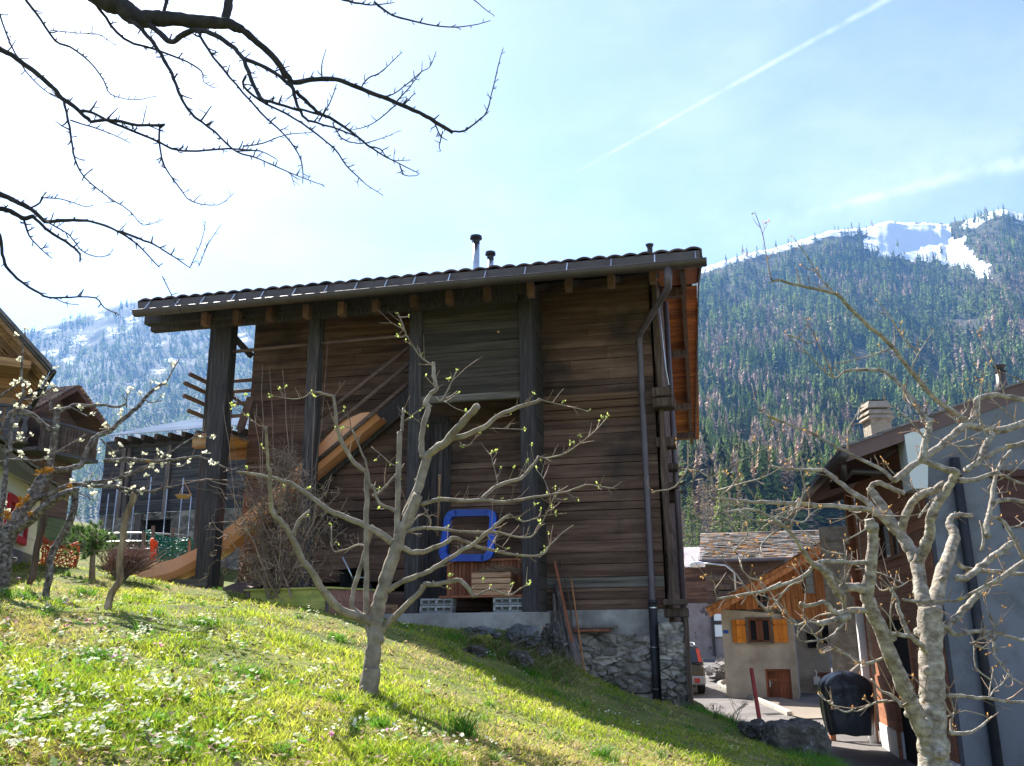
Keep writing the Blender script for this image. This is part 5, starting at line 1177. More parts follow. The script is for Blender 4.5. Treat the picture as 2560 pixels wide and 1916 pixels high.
m = MB(); m.beam((rcs[0][0]-.08, yn-.3, rcs[0][1]+.05), (rcs[1][0]+.08, yn-.3, rcs[0][1]+.05), .06, .1); m.build('gable_beam', 'siding_dark', ch)
px_ = Qf.fp(2440, 1500, yn-.4)[0]; m = MB(); m.tube([(px_, yn-.33, top(px_)-.6), (px_, yn-.33, -3)], .07, 12); m.build('downpipe', 'black', ch, smooth=True)
# roof
X2 = 6.5; yb = yf_
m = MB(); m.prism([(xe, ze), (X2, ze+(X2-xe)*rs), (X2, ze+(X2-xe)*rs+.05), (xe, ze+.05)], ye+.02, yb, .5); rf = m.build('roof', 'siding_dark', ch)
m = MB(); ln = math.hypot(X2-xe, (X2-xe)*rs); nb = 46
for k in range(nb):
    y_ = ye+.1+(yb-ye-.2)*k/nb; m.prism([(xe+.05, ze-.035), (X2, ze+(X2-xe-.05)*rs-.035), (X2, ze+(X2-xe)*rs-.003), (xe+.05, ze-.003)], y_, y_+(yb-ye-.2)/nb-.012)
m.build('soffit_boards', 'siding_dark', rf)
m = MB(); m.prism([(xe-.02, ze-.17), (X2, ze+(X2-xe)*rs-.17), (X2, ze+(X2-xe)*rs+.07), (xe-.02, ze+.07)], ye-.02, ye+.015, .5); m.build('barge_board', mat('brown_barge', [(.3, (.14, .085, .075)), (.7, (.21, .135, .12))], 2, rough=.7, bump=.1), rf)
m = MB(); k = 0; x = xe-.06
while x < X2:                                       # slates edge-on along the verge and over the slope
    for j in range(12):
        y0_ = ye-.05+j*(yb-ye)/12; z_ = ze+(x-xe)*rs+.065; x1_ = x+.34
        m.add([(x, y0_, z_+.035), (x1_, y0_, z_+.02+.34*rs), (x1_, y0_+(yb-ye)/12-.01, z_+.02+.34*rs), (x, y0_+(yb-ye)/12-.01, z_+.035), (x, y0_, z_), (x1_, y0_, z_+.34*rs-.015), (x, y0_+(yb-ye)/12-.01, z_)], [(0, 1, 2, 3), (4, 5, 1, 0), (0, 3, 6, 4)])
    x += .26
m.build('slate_covering', 'slate_grey', rf)
m = MB(); m.tube([(xe-.05, ye-.05, ze-.07), (xe-.05, yb, ze-.07)], .075, 10); m.build('gutter', 'brownmetal', ch, smooth=True)
a_ = Qf.fp(2150, 1184, ye+.6); b_2 = Qf.fp(2350, 1181, ye+.6); m = MB(); m.tube([(xe+.0, ye+.35, ze-.12), (xe+.02, ye+.5, ze-.35), (xe+.15, ye+.6, a_[1]+.04), (a_[0]+.25, ye+.6, a_[1]), (b_2[0], ye+.6, b_2[1])], .052, 10); m.build('drain_pipe', 'brownmetal', ch, smooth=True)
for k, yy_ in enumerate((ye+.5, (ye+yb)/2, yb-.8)):
    m = MB(); m.beam((xe+.3, yy_, ze-.09+.3*rs), (.2, yy_, top(.2)-.06), .12, .14); m.build('rafter', 'siding_dark', rf)
# chimneys of the chalet
c = at(2196, 1090, 18.5); m = MB(False); w_ = .2
cs = thing('stone_chimney', 'square stone chimney with three stacked slabs on the chalet roof', 'chimney', (c.x, c.y, c.z-.7))
m.box(c.x-.22, c.x+.22, c.y-.22, c.y+.22, c.z-.7, at(0, 1052, 18.5).z, .5); m.build('shaft', 'render_rough', cs, bevel=.01)
for i, (pa, pb_, ww) in enumerate([(1052, 1043, .29), (1040, 1028, .27), (1025, 1008, .26)]):
    m = MB(False); z0_, z1_ = at(2196, pa, 18.5).z, at(2196, pb_, 18.5).z
    m.add([(c.x-ww, c.y-ww, z0_), (c.x+ww, c.y-ww, z0_), (c.x+ww, c.y+ww, z0_), (c.x-ww, c.y+ww, z0_), (c.x-ww+.06, c.y-ww+.06, z1_), (c.x+ww-.06, c.y-ww+.06, z1_), (c.x+ww-.06, c.y+ww-.06, z1_), (c.x-ww+.06, c.y+ww-.06, z1_)], [(3, 2, 1, 0), (4, 5, 6, 7), (0, 1, 5, 4), (1, 2, 6, 5), (2, 3, 7, 6), (3, 0, 4, 7)], .5); m.build('cap_slab', 'render_rough', cs)
    m = MB(False); m.box(c.x-.17, c.x+.17, c.y-.17, c.y+.17, z1_-.01, at(2196, pb_-4, 18.5).z, .5); m.build('spacer', 'void', cs)
c = at(2508, 975, 15); z1_ = at(2508, 915, 15).z; m = MB(False)
mc = thing('metal_chimney', 'conical grey metal chimney with a black crown at the top right of the chalet roof', 'chimney', (c.x, c.y, c.z-.3))
m.tube([(c.x, c.y, c.z-.3), (c.x, c.y, z1_-.09)], [.13, .075], 14); m.build('cone', 'brownmetal', mc, smooth=True)
m = MB(False); m.tube([(c.x, c.y, z1_-.12), (c.x, c.y, z1_-.1)], .1, 14); m.tube([(c.x, c.y, z1_-.08), (c.x, c.y, z1_)], [.06, .11], 14); m.build('crown', 'black', mc)
# stair railing
rl = thing('stair_railing', 'slanting wooden stair railing behind the covered grill', 'railing', at(2075, 1760, 19.6))
A_, B_ = at(2070, 1733, 19.6), at(2156, 1660, 19.9); m = MB(False); m.beam(A_, B_, .09, .1, (0, 0, 1)); m.build('handrail', 'greypole', rl, bevel=.01)
for k in range(7):
    t = (k+.5)/7; p = A_.lerp(B_, t); m = MB(False); m.box(p.x-.022, p.x+.022, p.y-.02, p.y+.02, p.z-.75, p.z-.05); m.build('baluster', 'siding', rl)
m = MB(False); m.beam(A_+Vector((0, 0, -.7)), B_+Vector((0, 0, -.7)), .06, .12, (0, 0, 1)); m.build('lower_rail', 'greypole', rl)
m = MB(False); m.box(A_.x-.05, A_.x+.06, A_.y-.06, A_.y+.06, -2.6, A_.z-.02); m.build('newel', 'siding', rl)

# covered grill -------------------------------------------------
c = at(2126, 1836, 18.2); gz = c.z; R0_ = .43
gr = thing('covered_grill', 'barbecue wrapped in a sagging black cover beside the chalet', 'grill', (c.x, c.y, gz))
m = MB(False); rings = [(.015, .41, .33, .8), (.14, .44, .35, .8), (.35, .46, .36, .9), (.6, .47, .37, 1), (.80, .46, .36, .9), (.85, .48, .38, 1), (.94, .455, .36, .8), (1.03, .38, .31, .6), (1.10, .28, .24, .5), (1.14, .14, .12, .3), (1.15, .04, .04, 0)]
n = 56; vs = []
for h_, rx, ry, fo in rings:
    for k in range(n):
        a = 2*PI*k/n; q = (abs(math.cos(a))**3.2+abs(math.sin(a))**3.2)**(-1/3.2)
        f_ = 1+.045*fo*math.sin(a*8+h_*1.5+2*math.sin(a*2))+.02*fo*math.sin(a*19+h_*3)+.07*mnoise.noise(Vector((math.cos(a)*2, math.sin(a)*2, h_*3)))
        vs.append((c.x+rx*q*f_*math.cos(a), c.y+ry*q*f_*math.sin(a), gz+h_+.02*math.sin(a*5)*(1 if h_ < .1 else .6 if h_ > .95 else 0)))
fs = [(r*n+k, r*n+(k+1) % n, (r+1)*n+(k+1) % n, (r+1)*n+k) for r in range(len(rings)-1) for k in range(n)]+[tuple((len(rings)-1)*n+k for k in range(n))]
m.add(vs, fs, .5); m.build('cover', 'cover', gr, smooth=True, sub=1)
m = MB(False); m.tube([(c.x-.4, c.y-.1, gz+.09), (c.x-.34, c.y-.1, gz+.09)], .09, 14); m.build('wheel', 'tyre', gr)
m = MB(False); m.box(c.x-.05, c.x+.3, c.y-.28, c.y-.1, gz, gz+.07); m.build('foot', 'pale', gr)
# parked car -------------------------------------------------
cc = at(1703, 1728, 30.0); cz = float(roadz(0, 30))+.01
car = thing('parked_car', 'olive grey small car seen from behind, half hidden by the barn corner', 'car', (cc.x, cc.y, cz), math.radians(-4))
m = MB()
sec = [(0, .74, .38, .92), (.06, .80, .30, .98), (.5, .82, .24, .99), (1.5, .83, .22, .97), (2.6, .83, .22, .95), (3.2, .80, .25, .88), (3.6, .70, .32, .74)]
vs = []; n = 20
for y_, hw, z0_, z1_ in sec:
    for k in range(n):
        a = 2*PI*(k+.5)/n; q = (abs(math.cos(a))**5+abs(math.sin(a))**5)**(-1/5); vs.append((hw*q*math.cos(a), y_, (z0_+z1_)/2+(z1_-z0_)/2*q*math.sin(a)))
fs = [(r*n+k, (r+1)*n+k, (r+1)*n+(k+1) % n, r*n+(k+1) % n) for r in range(len(sec)-1) for k in range(n)]+[tuple(range(n)), tuple((len(sec)-1)*n+k for k in range(n-1, -1, -1))]
m.add(vs, fs, .5)
cab_ = [(.05, .76, .93), (.13, .70, 1.30), (.25, .62, 1.49), (.6, .60, 1.53), (1.6, .60, 1.52), (2.1, .64, 1.40), (2.7, .72, .97)]
vs = []
for y_, hw, zt_ in cab_: vs += [(-.80, max(y_, .03), .9), (-hw, y_, zt_-.02), (-hw+.08, y_+.01, zt_), (hw-.08, y_+.01, zt_), (hw, y_, zt_-.02), (.80, max(y_, .03), .9)]
m.add(vs, [(r*6+k, (r+1)*6+k, (r+1)*6+k+1, r*6+k+1) for r in range(len(cab_)-1) for k in range(5)]+[(0, 1, 2, 3, 4, 5)], .5)
m.build('body', 'carpaint', car, smooth=False, bevel=.02)
m = MB(); m.add([(-.60, .055, 1.0), (.60, .055, 1.0), (.54, .155, 1.37), (-.54, .155, 1.37), (-.60, .075, 1.0), (.60, .075, 1.0), (.54, .18, 1.37), (-.54, .18, 1.37)], [(0, 1, 2, 3), (0, 4, 5, 1), (1, 5, 6, 2), (2, 6, 7, 3), (3, 7, 4, 0)], .5)
for v in range(len(m.v)): m.v[v] = (m.v[v][0], m.v[v][1]-.05, m.v[v][2])
m.build('rear_window', 'glass', car)
m = MB(); m.box(-.80, .80, -.06, .12, .30, .58); m.build('bumper', 'greyplastic', car, bevel=.05)
for s in (-1, 1):
    m = MB(); m.add([(s*.60, .0, 1.02), (s*.72, .04, 1.0), (s*.66, .16, 1.42), (s*.56, .12, 1.42), (s*.60, .06, 1.02), (s*.73, .1, 1.0), (s*.67, .22, 1.42), (s*.56, .18, 1.42)], [(0, 1, 2, 3), (3, 2, 1, 0), (1, 5, 6, 2), (2, 6, 5, 1), (0, 3, 7, 4), (3, 2, 6, 7)], .5); m.build('tail_light', 'taillight', car)
    m = MB(); m.box(s*.52-.09, s*.52+.09, -.075, -.05, .38, .52); m.build('reverse_light', 'taillight', car, bevel=.01)
    m = MB(); m.tube([(s*.56, .35, 1.5), (s*.56, .45, 1.57), (s*.56, 1.0, 1.59), (s*.56, 1.9, 1.56), (s*.56, 2.05, 1.48)], .022, 8); m.build('roof_rail', 'steel', car, smooth=True)
    for y_ in (.62, 2.9):
        m = MB(); m.tube([(s*.62, y_, .31), (s*.82, y_, .31)], .31, 20); wh = m.build('wheel', 'tyre', car, bevel=.03); m = MB(); m.tube([(s*.80, y_, .31), (s*.83, y_, .31)], .19, 16); m.build('rim', 'steel', wh)
m = MB(); m.box(-.26, .26, -.03, -.005, .66, .78); npl = m.build('licence_plate', 'plate', car)
tx = bpy.data.curves.new('plate_writing', 'FONT'); tx.body = '59'; tx.size = .13; tx.extrude = .002; tx.align_x = 'RIGHT'
tx.materials.append(G['black']); t0_ = bpy.data.objects.new('plate_writing', tx); C.objects.link(t0_)
bpy.context.view_layer.update()
tm = bpy.data.meshes.new_from_object(t0_.evaluated_get(bpy.context.evaluated_depsgraph_get())); bpy.data.objects.remove(t0_)
to = bpy.data.objects.new('plate_writing', tm); C.objects.link(to); to.parent = npl; to.location = (.24, -.034, .675); to.rotation_euler = (PI/2, 0, 0)

# ============================================================ LEFT BACKGROUND
# golden chalet at the left edge
L1 = Frame(at(32, 1000, 20), 34)
g1_ = L1.thing('golden_chalet', 'golden brown board chalet with deep eaves cut by the left edge', 'house')

m = MB(); m.box(-5, -.02, .02, .3, 1.0, L1.fp(20, 1100)[1]-.01, .5); m.build('lower_wall', 'render_pink', g1_)
a_, b_2 = L1.fp(-130, 640, -1.3), L1.fp(125, 926, -1.3); sl2 = (b_2[1]-a_[1])/(b_2[0]-a_[0])
m = MB(); z = L1.fp(20, 1100)[1]
while z < a_[1]:
    xr_ = min(0, a_[0]+(z+.2-a_[1])/sl2-.15)
    if xr_ > -5: m.box(-5, xr_, 0-random.uniform(0, .012), .15, z, z+.193)
    z += .2
m.build('wall', 'goldwood', g1_)
m = MB(); m.prism([(a_[0], a_[1]), (a_[0], a_[1]-.03), (b_2[0], b_2[1]-.03), (b_2[0], b_2[1])], -1.3, 8, .5); rf = m.build('roof', 'slate_grey', g1_)
m = MB(); m.prism([(a_[0], a_[1]+.1), (a_[0], a_[1]+.005), (b_2[0]+.03, b_2[1]+.005), (b_2[0]+.03, b_2[1]+.1)], -1.38, -1.1, .2); m.build('slate_edge', 'slate_grey', rf)
for k in range(14):
    y_ = -1.28+k*.3; m = MB(); m.prism([(a_[0], a_[1]-.15), (b_2[0]-.05, b_2[1]-.15), (b_2[0]-.05, b_2[1]-.032), (a_[0], a_[1]-.032)], y_, y_+.09); m.build('rafter', 'goldwood', rf)
p_ = L1.fp(78, 911, -1.2); m = MB(); m.box(-1, p_[0], -1.2, .0, p_[1]-.1, p_[1]+.08); m.build('purlin', 'goldwood', g1_)
m = MB(); m.tube([(b_2[0]+.08, -1.3, b_2[1]-.02), (b_2[0]+.08, 8, b_2[1]-.02)], .06, 8); m.tube([(b_2[0]+.02, .2, b_2[1]-.1), (.15, .15, b_2[1]-.45), (.12, .1, b_2[1]-.9), (.1, .1, 1)], .04, 8); m.build('gutter', 'black', g1_, smooth=True)
zb0, zb1 = L1.fp(30, 1090, -1)[1], L1.fp(30, 1012, -1)[1]; ur_ = L1.fp(76, 1050, -1)[0]
bl = None; m = MB(); m.box(-4, ur_, -1, .0, zb0-.1, zb0); m.box(-4, ur_, -1.05, -.97, zb1-.06, zb1); bl = m.build('balcony', 'greywood', g1_)
for k in range(22):
    x = ur_-.1-k*.17; w_ = .06; m = MB(); m.prism([(x-.05, zb0), (x+.05, zb0), (x+.07, zb0+.2), (x+.03, zb0+.33), (x+.07, zb0+.45), (x+.05, zb1-.06), (x-.05, zb1-.06), (x-.07, zb0+.45), (x-.03, zb0+.33), (x-.07, zb0+.2)], -1.03, -1.0); m.build('baluster', 'greywood', bl)
# dark gabled barn
Lf, Rr = at(66, 1022, 25), at(275, 1078, 28.2); yw = math.degrees(math.atan2(Rr.y-Lf.y, Rr.x-Lf.x))
L2 = Frame(at(195, 1100, 26.6), yw)
g2 = L2.thing('gabled_barn', 'dark gabled barn with a carved balcony and brown tile roof', 'barn')
pk = L2.fp(196, 966, -.8); er = L2.fp(276, 1078, -.8); el = (2*pk[0]-er[0], er[1])
m = MB(); m.prism([(el[0]+.5, 0), (er[0]-.5, 0), (er[0]-.5, er[1]+.1), (pk[0], pk[1]-.15), (el[0]+.5, el[1]+.1)], 0, .2, .5); m.build('gable_wall', 'barn', g2)
m = MB(); m.box(el[0]+.5, el[0]+.7, .2, 8, 0, el[1], .5); m.build('side_wall', 'barn', g2)
for side, e_ in (('roof', el), ('roof', er)):
    m = MB(); m.prism([(pk[0], pk[1]), (e_[0], e_[1]), (e_[0], e_[1]-.14), (pk[0], pk[1]-.14)] if e_ is el else [(pk[0], pk[1]), (pk[0], pk[1]-.14), (e_[0], e_[1]-.14), (e_[0], e_[1])], -.8, 9, .5); rf = m.build('roof', 'siding_dark', g2)
    m = MB(); nr = 14
    for r in range(nr):
        t0, t1 = r/nr, (r+1.2)/nr; q0 = Vector((e_[0]+(pk[0]-e_[0])*t0, 0, e_[1]+(pk[1]-e_[1])*t0)); q1 = Vector((e_[0]+(pk[0]-e_[0])*min(t1, 1), 0, e_[1]+(pk[1]-e_[1])*min(t1, 1)))
        for k in range(28):
            y_ = -.85+k*.352; m.add([q0+Vector((0, y_, .08)), q0+Vector((0, y_+.33, .08)), q1+Vector((0, y_+.33, .03)), q1+Vector((0, y_, .03)), q0+Vector((0, y_, .04)), q0+Vector((0, y_+.33, .04))], [(0, 1, 2, 3), (4, 5, 1, 0), (3, 2, 1, 0)])
    m.build('tile_covering', mat('pale_brown_tile', [(.3, (.20, .145, .115)), (.7, (.34, .26, .21))], 4, rough=.9, bump=.3), rf)
m = MB(); zb0 = L2.fp(150, 1130, -.7)[1]; m.box(el[0]+.3, er[0]-.3, -.75, 0, zb0-.1, zb0); m.box(el[0]+.3, er[0]-.3, -.78, -.72, zb0+.75, zb0+.83); bl = m.build('balcony', 'greywood', g2)
for k in range(34):
    x = el[0]+.4+k*(er[0]-el[0]-.8)/34; m = MB(); m.prism([(x-.04, zb0), (x+.04, zb0), (x+.06, zb0+.2), (x+.02, zb0+.37), (x+.06, zb0+.55), (x+.04, zb0+.75), (x-.04, zb0+.75), (x-.06, zb0+.55), (x-.02, zb0+.37), (x-.06, zb0+.2)], -.765, -.74); m.build('baluster', 'post_brown', bl)
# barn with the pale sheet roof
L3 = Frame(at(268, 1088, 23.5), -16)
g3 = L3.thing('sheet_roof_barn', 'grey boarded hay barn with a pale sheet metal roof left of the big barn', 'barn')
e0 = L3.fp(262, 1092); e1 = L3.fp(505, 1068); e1 = (e1[0]+2.6, e1[1]); ze3 = (e0[1]+L3.fp(505, 1068)[1])/2; zr3 = L3.fp(430, 1054, 3.5)[1]
m = MB(); nw = 80; vs = []
for i in range(nw*4+1):
    u = e0[0]+(e1[0]-e0[0])*i/(nw*4); o_ = .02*math.sin(2*PI*i/4); vs += [(u, 0, ze3+o_), (u+(.9 if i < 4 else 0), 3.5, zr3+o_)]
m.add(vs, [(2*i, 2*i+2, 2*i+3, 2*i+1) for i in range(nw*4)], .5); rf = m.build('roof', 'corr_white', g3)
for k in range(14): x = e0[0]+.3+k*.42; m = MB(); m.box(x, x+.1, .02, .6, ze3-.2, ze3-.05); m.build('rafter_end', 'post_brown', rf)
w0_ = L3.fp(256, 1200, .5)[0]; zm3 = L3.fp(350, 1282, .5)[1]
m = MB(); logs(m, w0_, e1[0], zm3, ze3-.04, .5, .17, .1, .03); m.build('boarded_wall', 'greywood', g3)
for px in (302, 316, 416): u = L3.fp(px, 1200, .4)[0]; m = MB(); m.box(u-.06, u+.06, .4, .46, zm3-.1, ze3-.3); m.build('wall_batten', 'greypole', g3)
oA, oB, oz0, oz1 = L3.fp(352, 1330, .55)[0], L3.fp(425, 1330, .55)[0], L3.fp(380, 1356, .55)[1], L3.fp(380, 1300, .55)[1]
m = MB(); pierced(m, w0_, e1[0], .2, zm3-.01, .55, .8, [(oA, oB, oz0, oz1)]); m.build('stone_wall', 'stone', g3)
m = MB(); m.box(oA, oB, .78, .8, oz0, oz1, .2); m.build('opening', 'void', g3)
m = MB(); u = L3.fp(334, 1320, .45)[0]
for k in range(6): m.box(u+k*.033, u+k*.033+.028, .47, .5, oz0-.05, oz1+.15)
m.build('open_door', 'greypole', g3)
# white garden shed
L4 = Frame(at(77, 1412, 13.2), 107)
g4 = L4.thing('cream_shed', 'small cream boarded shed with a red window frame and slate roof', 'shed')
zt = L4.fp(60, 1208)[1]; zw0 = L4.fp(60, 1402)[1]; wu0, wu1, wz0, wz1 = L4.fp(12, 1290)[0], L4.fp(60, 1290)[0], L4.fp(35, 1340)[1], L4.fp(35, 1262)[1]
m = MB(); z = .6; hgt = .22
hx = L4.fp(110, 1260)[0]
while z < zt:
    z1_ = min(z+hgt, zt); mid = (z+z1_)/2
    if wz0 < mid < wz1: m.box(-5, wu0, -.02, .05, z+.004, z1_-.004); m.box(wu1, .0, -.02, .05, z+.004, z1_-.004)
    else: m.box(-5, .0, -.02, .05, z+.004, z1_-.004)
    z = z1_
m.box(-5, wu0, .0, .06, .3, zt-.01, .5); m.box(wu1, 0, .0, .06, .3, zt-.01, .5)
m.build('boarded_wall', 'cream', g4); m = MB(); m.box(-.05, .0, .07, 3.5, .3, zt, .5); m.box(-5, .02, -.03, .05, .2, zw0+.1, .4); m.build('end_wall', 'render_smooth', g4)
m = MB(); m.box(wu0, wu1, .07, .09, wz0, wz1); wn = m.build('window', 'glass', g4)
m = MB(); t_ = .09; m.box(wu0-t_, wu0, -.06, .04, wz0-t_, wz1+t_); m.box(wu1, wu1+t_, -.06, .04, wz0-t_, wz1+t_); m.box(wu0, wu1, -.06, .04, wz1, wz1+t_); m.box(wu0, wu1, -.08, .04, wz0-t_, wz0); m.box((wu0+wu1)/2-.03, (wu0+wu1)/2+.03, -.02, .03, wz0, wz1); m.build('window_frame', 'redpaint', wn)
m = MB(); m.slab([(-5, -.35, zt+.0), (.35, -.35, zt+.0), (.35, 2, zt+1.1), (-5, 2, zt+1.1)], (0, -1.1, 2.35), .06); rf = m.build('roof', 'slate_grey', g4)
m = MB(); slates(m, (-5, -.37, zt), (.25, 0, 0), Vector((0, 2.35, 1.1))/16, (0, -1.1, 2.35), 16, 21, .01, 1.2); m.build('slate_covering', 'slate_grey', rf)
# trampoline
c = at(360, 1400, 19.5); c.z = Hs(c.x, c.y); r_ = 1.0
tr = thing('trampoline', 'round garden trampoline frame with tall thin net poles', 'trampoline', c)
for k in range(9):
    a = 2*PI*k/9+.2; x, y = c.x+r_*math.cos(a), c.y+r_*math.sin(a); m = MB(False); m.tube([(x, y, c.z-.1), (x, y, c.z+random.uniform(1.7, 1.95))], .014, 6); m.build('net_pole', 'steel', tr, smooth=True)
for zz in (.55, .72):
    m = MB(False); m.tube([(c.x+r_*math.cos(2*PI*k/24), c.y+r_*math.sin(2*PI*k/24), c.z+zz) for k in range(25)], .018, 6); m.build('ring', 'steel', tr, smooth=True)
m = MB(False); m.add([(c.x+(r_-.03)*math.cos(2*PI*k/24), c.y+(r_-.03)*math.sin(2*PI*k/24), c.z+.6) for k in range(24)], [tuple(range(24))], .5); m.build('mat', 'black', tr)
# nets
def net(name, label, mt, pts, nu, nv, Y, sag=.05, r=.006, h=None):
    """pts: top-left, top-right, bottom-right, bottom-left in photo pixels"""
    m = MB(False); P = [at(*p, Y) for p in pts]; rows = []
    for j in range(nv+1):
        row = []
        for i in range(nu+1):
            u, v = i/nu, j/nv; q = (P[0]*(1-u)+P[1]*u)*(1-v)+(P[3]*(1-u)+P[2]*u)*v
            q = q+Vector((random.gauss(0, .012), math.sin(u*7+v*3)*.06+random.gauss(0, .01), -sag*math.sin(PI*u)*(1-v*.3)+random.gauss(0, .012))); row.append(q)
        rows.append(row)
    for j in range(nv+1): m.tube(rows[j], r*1.3, 3, False)
    for i in range(nu+1): m.tube([rows[j][i] for j in range(nv+1)], r, 3, False)
    return put(m.build(name, mt, None), label, 'net')
net('orange_net', 'orange plastic safety net sagging beside the cream shed', 'orangenet', [(98, 1335), (196, 1355), (190, 1422), (98, 1420)], 26, 15, 12.6, .12, .007)
net('green_net', 'green netting hung in folds between stakes by the trampoline', 'greennet', [(366, 1325), (480, 1345), (478, 1405), (372, 1415)], 30, 16, 15, .06, .008)
net('orange_net', 'narrow upright strip of orange net beside the green netting', 'orangenet', [(376, 1350), (388, 1350), (388, 1402), (376, 1402)], 6, 14, 14.8, .0, .008)
for i, (px, p0, p1, lb) in enumerate([(357, 1328, 1405, 'grey stake holding the left end of the green netting'), (381, 1315, 1400, 'brown stake next to the upright orange strip'), (430, 1322, 1400, 'thin stake in the middle of the green netting'), (472, 1342, 1400, 'short stake at the right end of the green netting')]):
    a_, b_2 = at(px, p1, 15.05), at(px+2, p0, 15.05); m = MB(False); m.tube([a_, b_2], .03, 7); put(m.build('stake', 'greypole', None), lb, 'stake', 'stakes of the green netting')
a_, b_2 = at(189, 1430, 12.6), at(193, 1385, 12.6); m = MB(False); m.tube([a_, b_2], .012, 6); put(m.build('stake', 'orangepole', None), 'thin orange rod holding the orange safety net', 'stake')
# ============================================================ TREES
CR = {'A': (0, 700, 3.45), 'B': (0, 1160, 3.45), '3': (480, 760, 3.45), '4': (480, 1180, 3.45), '5': (1000, 560, 3.45), '6': (1000, 1000, 3.45),
      '8': (1000, 1440, 3.456), 'R': (1640, 1200, 4.809), 'Q': (1920, 860, 3.45), 'S': (1920, 1300, 3.45), 'U': (2000, 1500, 3.95), 'T': (0, 0, 2.458), 'V': (600, 0, 3.16), 'M': (1700, 480, 2.572)}
class Tree:
    """branches traced from the photo, each wandering through real depth"""
    def __init__(s, Y, seed): s.Y = Y; s.nodes = []; s.br = []; s.rn = random.Random(seed)
    def add(s, spec, r0, r1, dy=None, y0=None, wob=1.0):
        """spec: list of (crop letter, x, y) or crop letter followed by pairs"""
        pts = []; c = None
        for t in spec:
            if isinstance(t, str): c = CR[t]
            else: pts.append((c[0]+t[0]/c[2], c[1]+t[1]/c[2]))
        Y0 = y0
        if Y0 is None:
            Y0 = s.Y
            if s.nodes:
                q = min(s.nodes, key=lambda n: (n[0]-pts[0][0])**2+(n[1]-pts[0][1])**2)
                if math.hypot(q[0]-pts[0][0], q[1]-pts[0][1]) < 30: Y0 = q[2]
        ln = sum(math.hypot(pts[i+1][0]-pts[i][0], pts[i+1][1]-pts[i][1]) for i in range(len(pts)-1))
        L3 = ln/2280*s.Y
        if dy is None: dy = s.rn.uniform(-.55, .55)*L3
        P = []; acc = 0
        for i, p in enumerate(pts):
            if i: acc += math.hypot(p[0]-pts[i-1][0], p[1]-pts[i-1][1])
            t = acc/max(ln, 1); Y = Y0+dy*t
            P.append((Vector((p[0], p[1], Y)), t))
        Q = catmull([p for p, _ in P], 3) if len(P) > 2 else [P[0][0].lerp(P[-1][0], k/3) for k in range(4)]
        pts3 = []; rad = []; n = len(Q)
        for i, q in enumerate(Q):
            t = i/(n-1); r = (r0+(r1-r0)*t)
            w_ = wob*.34*min(r, 5)
            qx, qy = q.x+s.rn.uniform(-w_, w_), q.y+s.rn.uniform(-w_, w_)
            if 0 < i < n-1: r *= s.rn.uniform(.93, 1.1)
            pts3.append(at(qx, qy, q.z)); rad.append(r*q.z/2280); s.nodes.append((qx, qy, q.z))
        s.br.append((pts3, rad, r0)); return pts3
    def spurs(s, every, lo, hi, rmax, rr=.0022, hook=.4, sub=.3):
        """short side shoots along the thin branches, more on the finer wood"""
        out = []
        for pts, rad, r0 in list(s.br):
            for i in range(len(pts)-1):
                a, b = pts[i], pts[i+1]; L_ = (b-a).length
                if rad[i] > rmax: continue
                k = L_/every; n = int(k)+(s.rn.random() < k-int(k))
                for _ in range(n):
                    p = a.lerp(b, s.rn.random()); t = (b-a).normalized(); d = Vector((s.rn.gauss(0, 1), s.rn.gauss(0, 1), s.rn.gauss(0, 1))); d = (d-t*d.dot(t)); d.normalize()
                    d = (d*.8+t*.55+Vector((0, 0, .25))).normalized(); l = s.rn.uniform(lo, hi)*(1 if s.rn.random() > .12 else 2.2)
                    m_ = p+d*l*.5+Vector((s.rn.gauss(0, .1), s.rn.gauss(0, .1), hook*s.rn.random()))*l*.3; e = p+d*l+Vector((0, 0, hook*.5*l))
                    r_ = min(rr*s.rn.uniform(.8, 1.5), rad[i]*.7); out.append(([p, m_, e], [r_*1.3, r_, r_*.6]))
                    if s.rn.random() < sub:
                        d2 = (d+Vector((s.rn.gauss(0, .7), s.rn.gauss(0, .7), s.rn.gauss(0, .7)))).normalized(); out.append(([m_, m_+d2*l*.5], [r_*.8, r_*.5]))
        s.sp = out; return out
def clusters(tips, m, name, parent, n=(4, 7), size=.011, rn=random, closed=.5):
    mb = MB(False)
    for p in tips:
        for _ in range(rn.randint(*n)):
            d = Vector((rn.gauss(0, .8), rn.gauss(0, .8), rn.gauss(.5, .7))).normalized(); s_ = size*rn.uniform(.7, 1.4); c = p+d*s_*.2
            w_ = d.orthogonal().normalized()*s_*.42; w2 = d.cross(w_.normalized())*s_*.25
            mb.add([c, c+d*s_*.55+w_, c+d*s_*1.15, c+d*s_*.55-w_, c+d*s_*.6+w2], [(0, 1, 4), (1, 2, 4), (2, 3, 4), (3, 0, 4)])
    return mb.build(name, m, parent)
ROUGH = {'bark': .05, 'bark_lichen': .085, 'bark_pear': .16, 'bark_dark': .16}
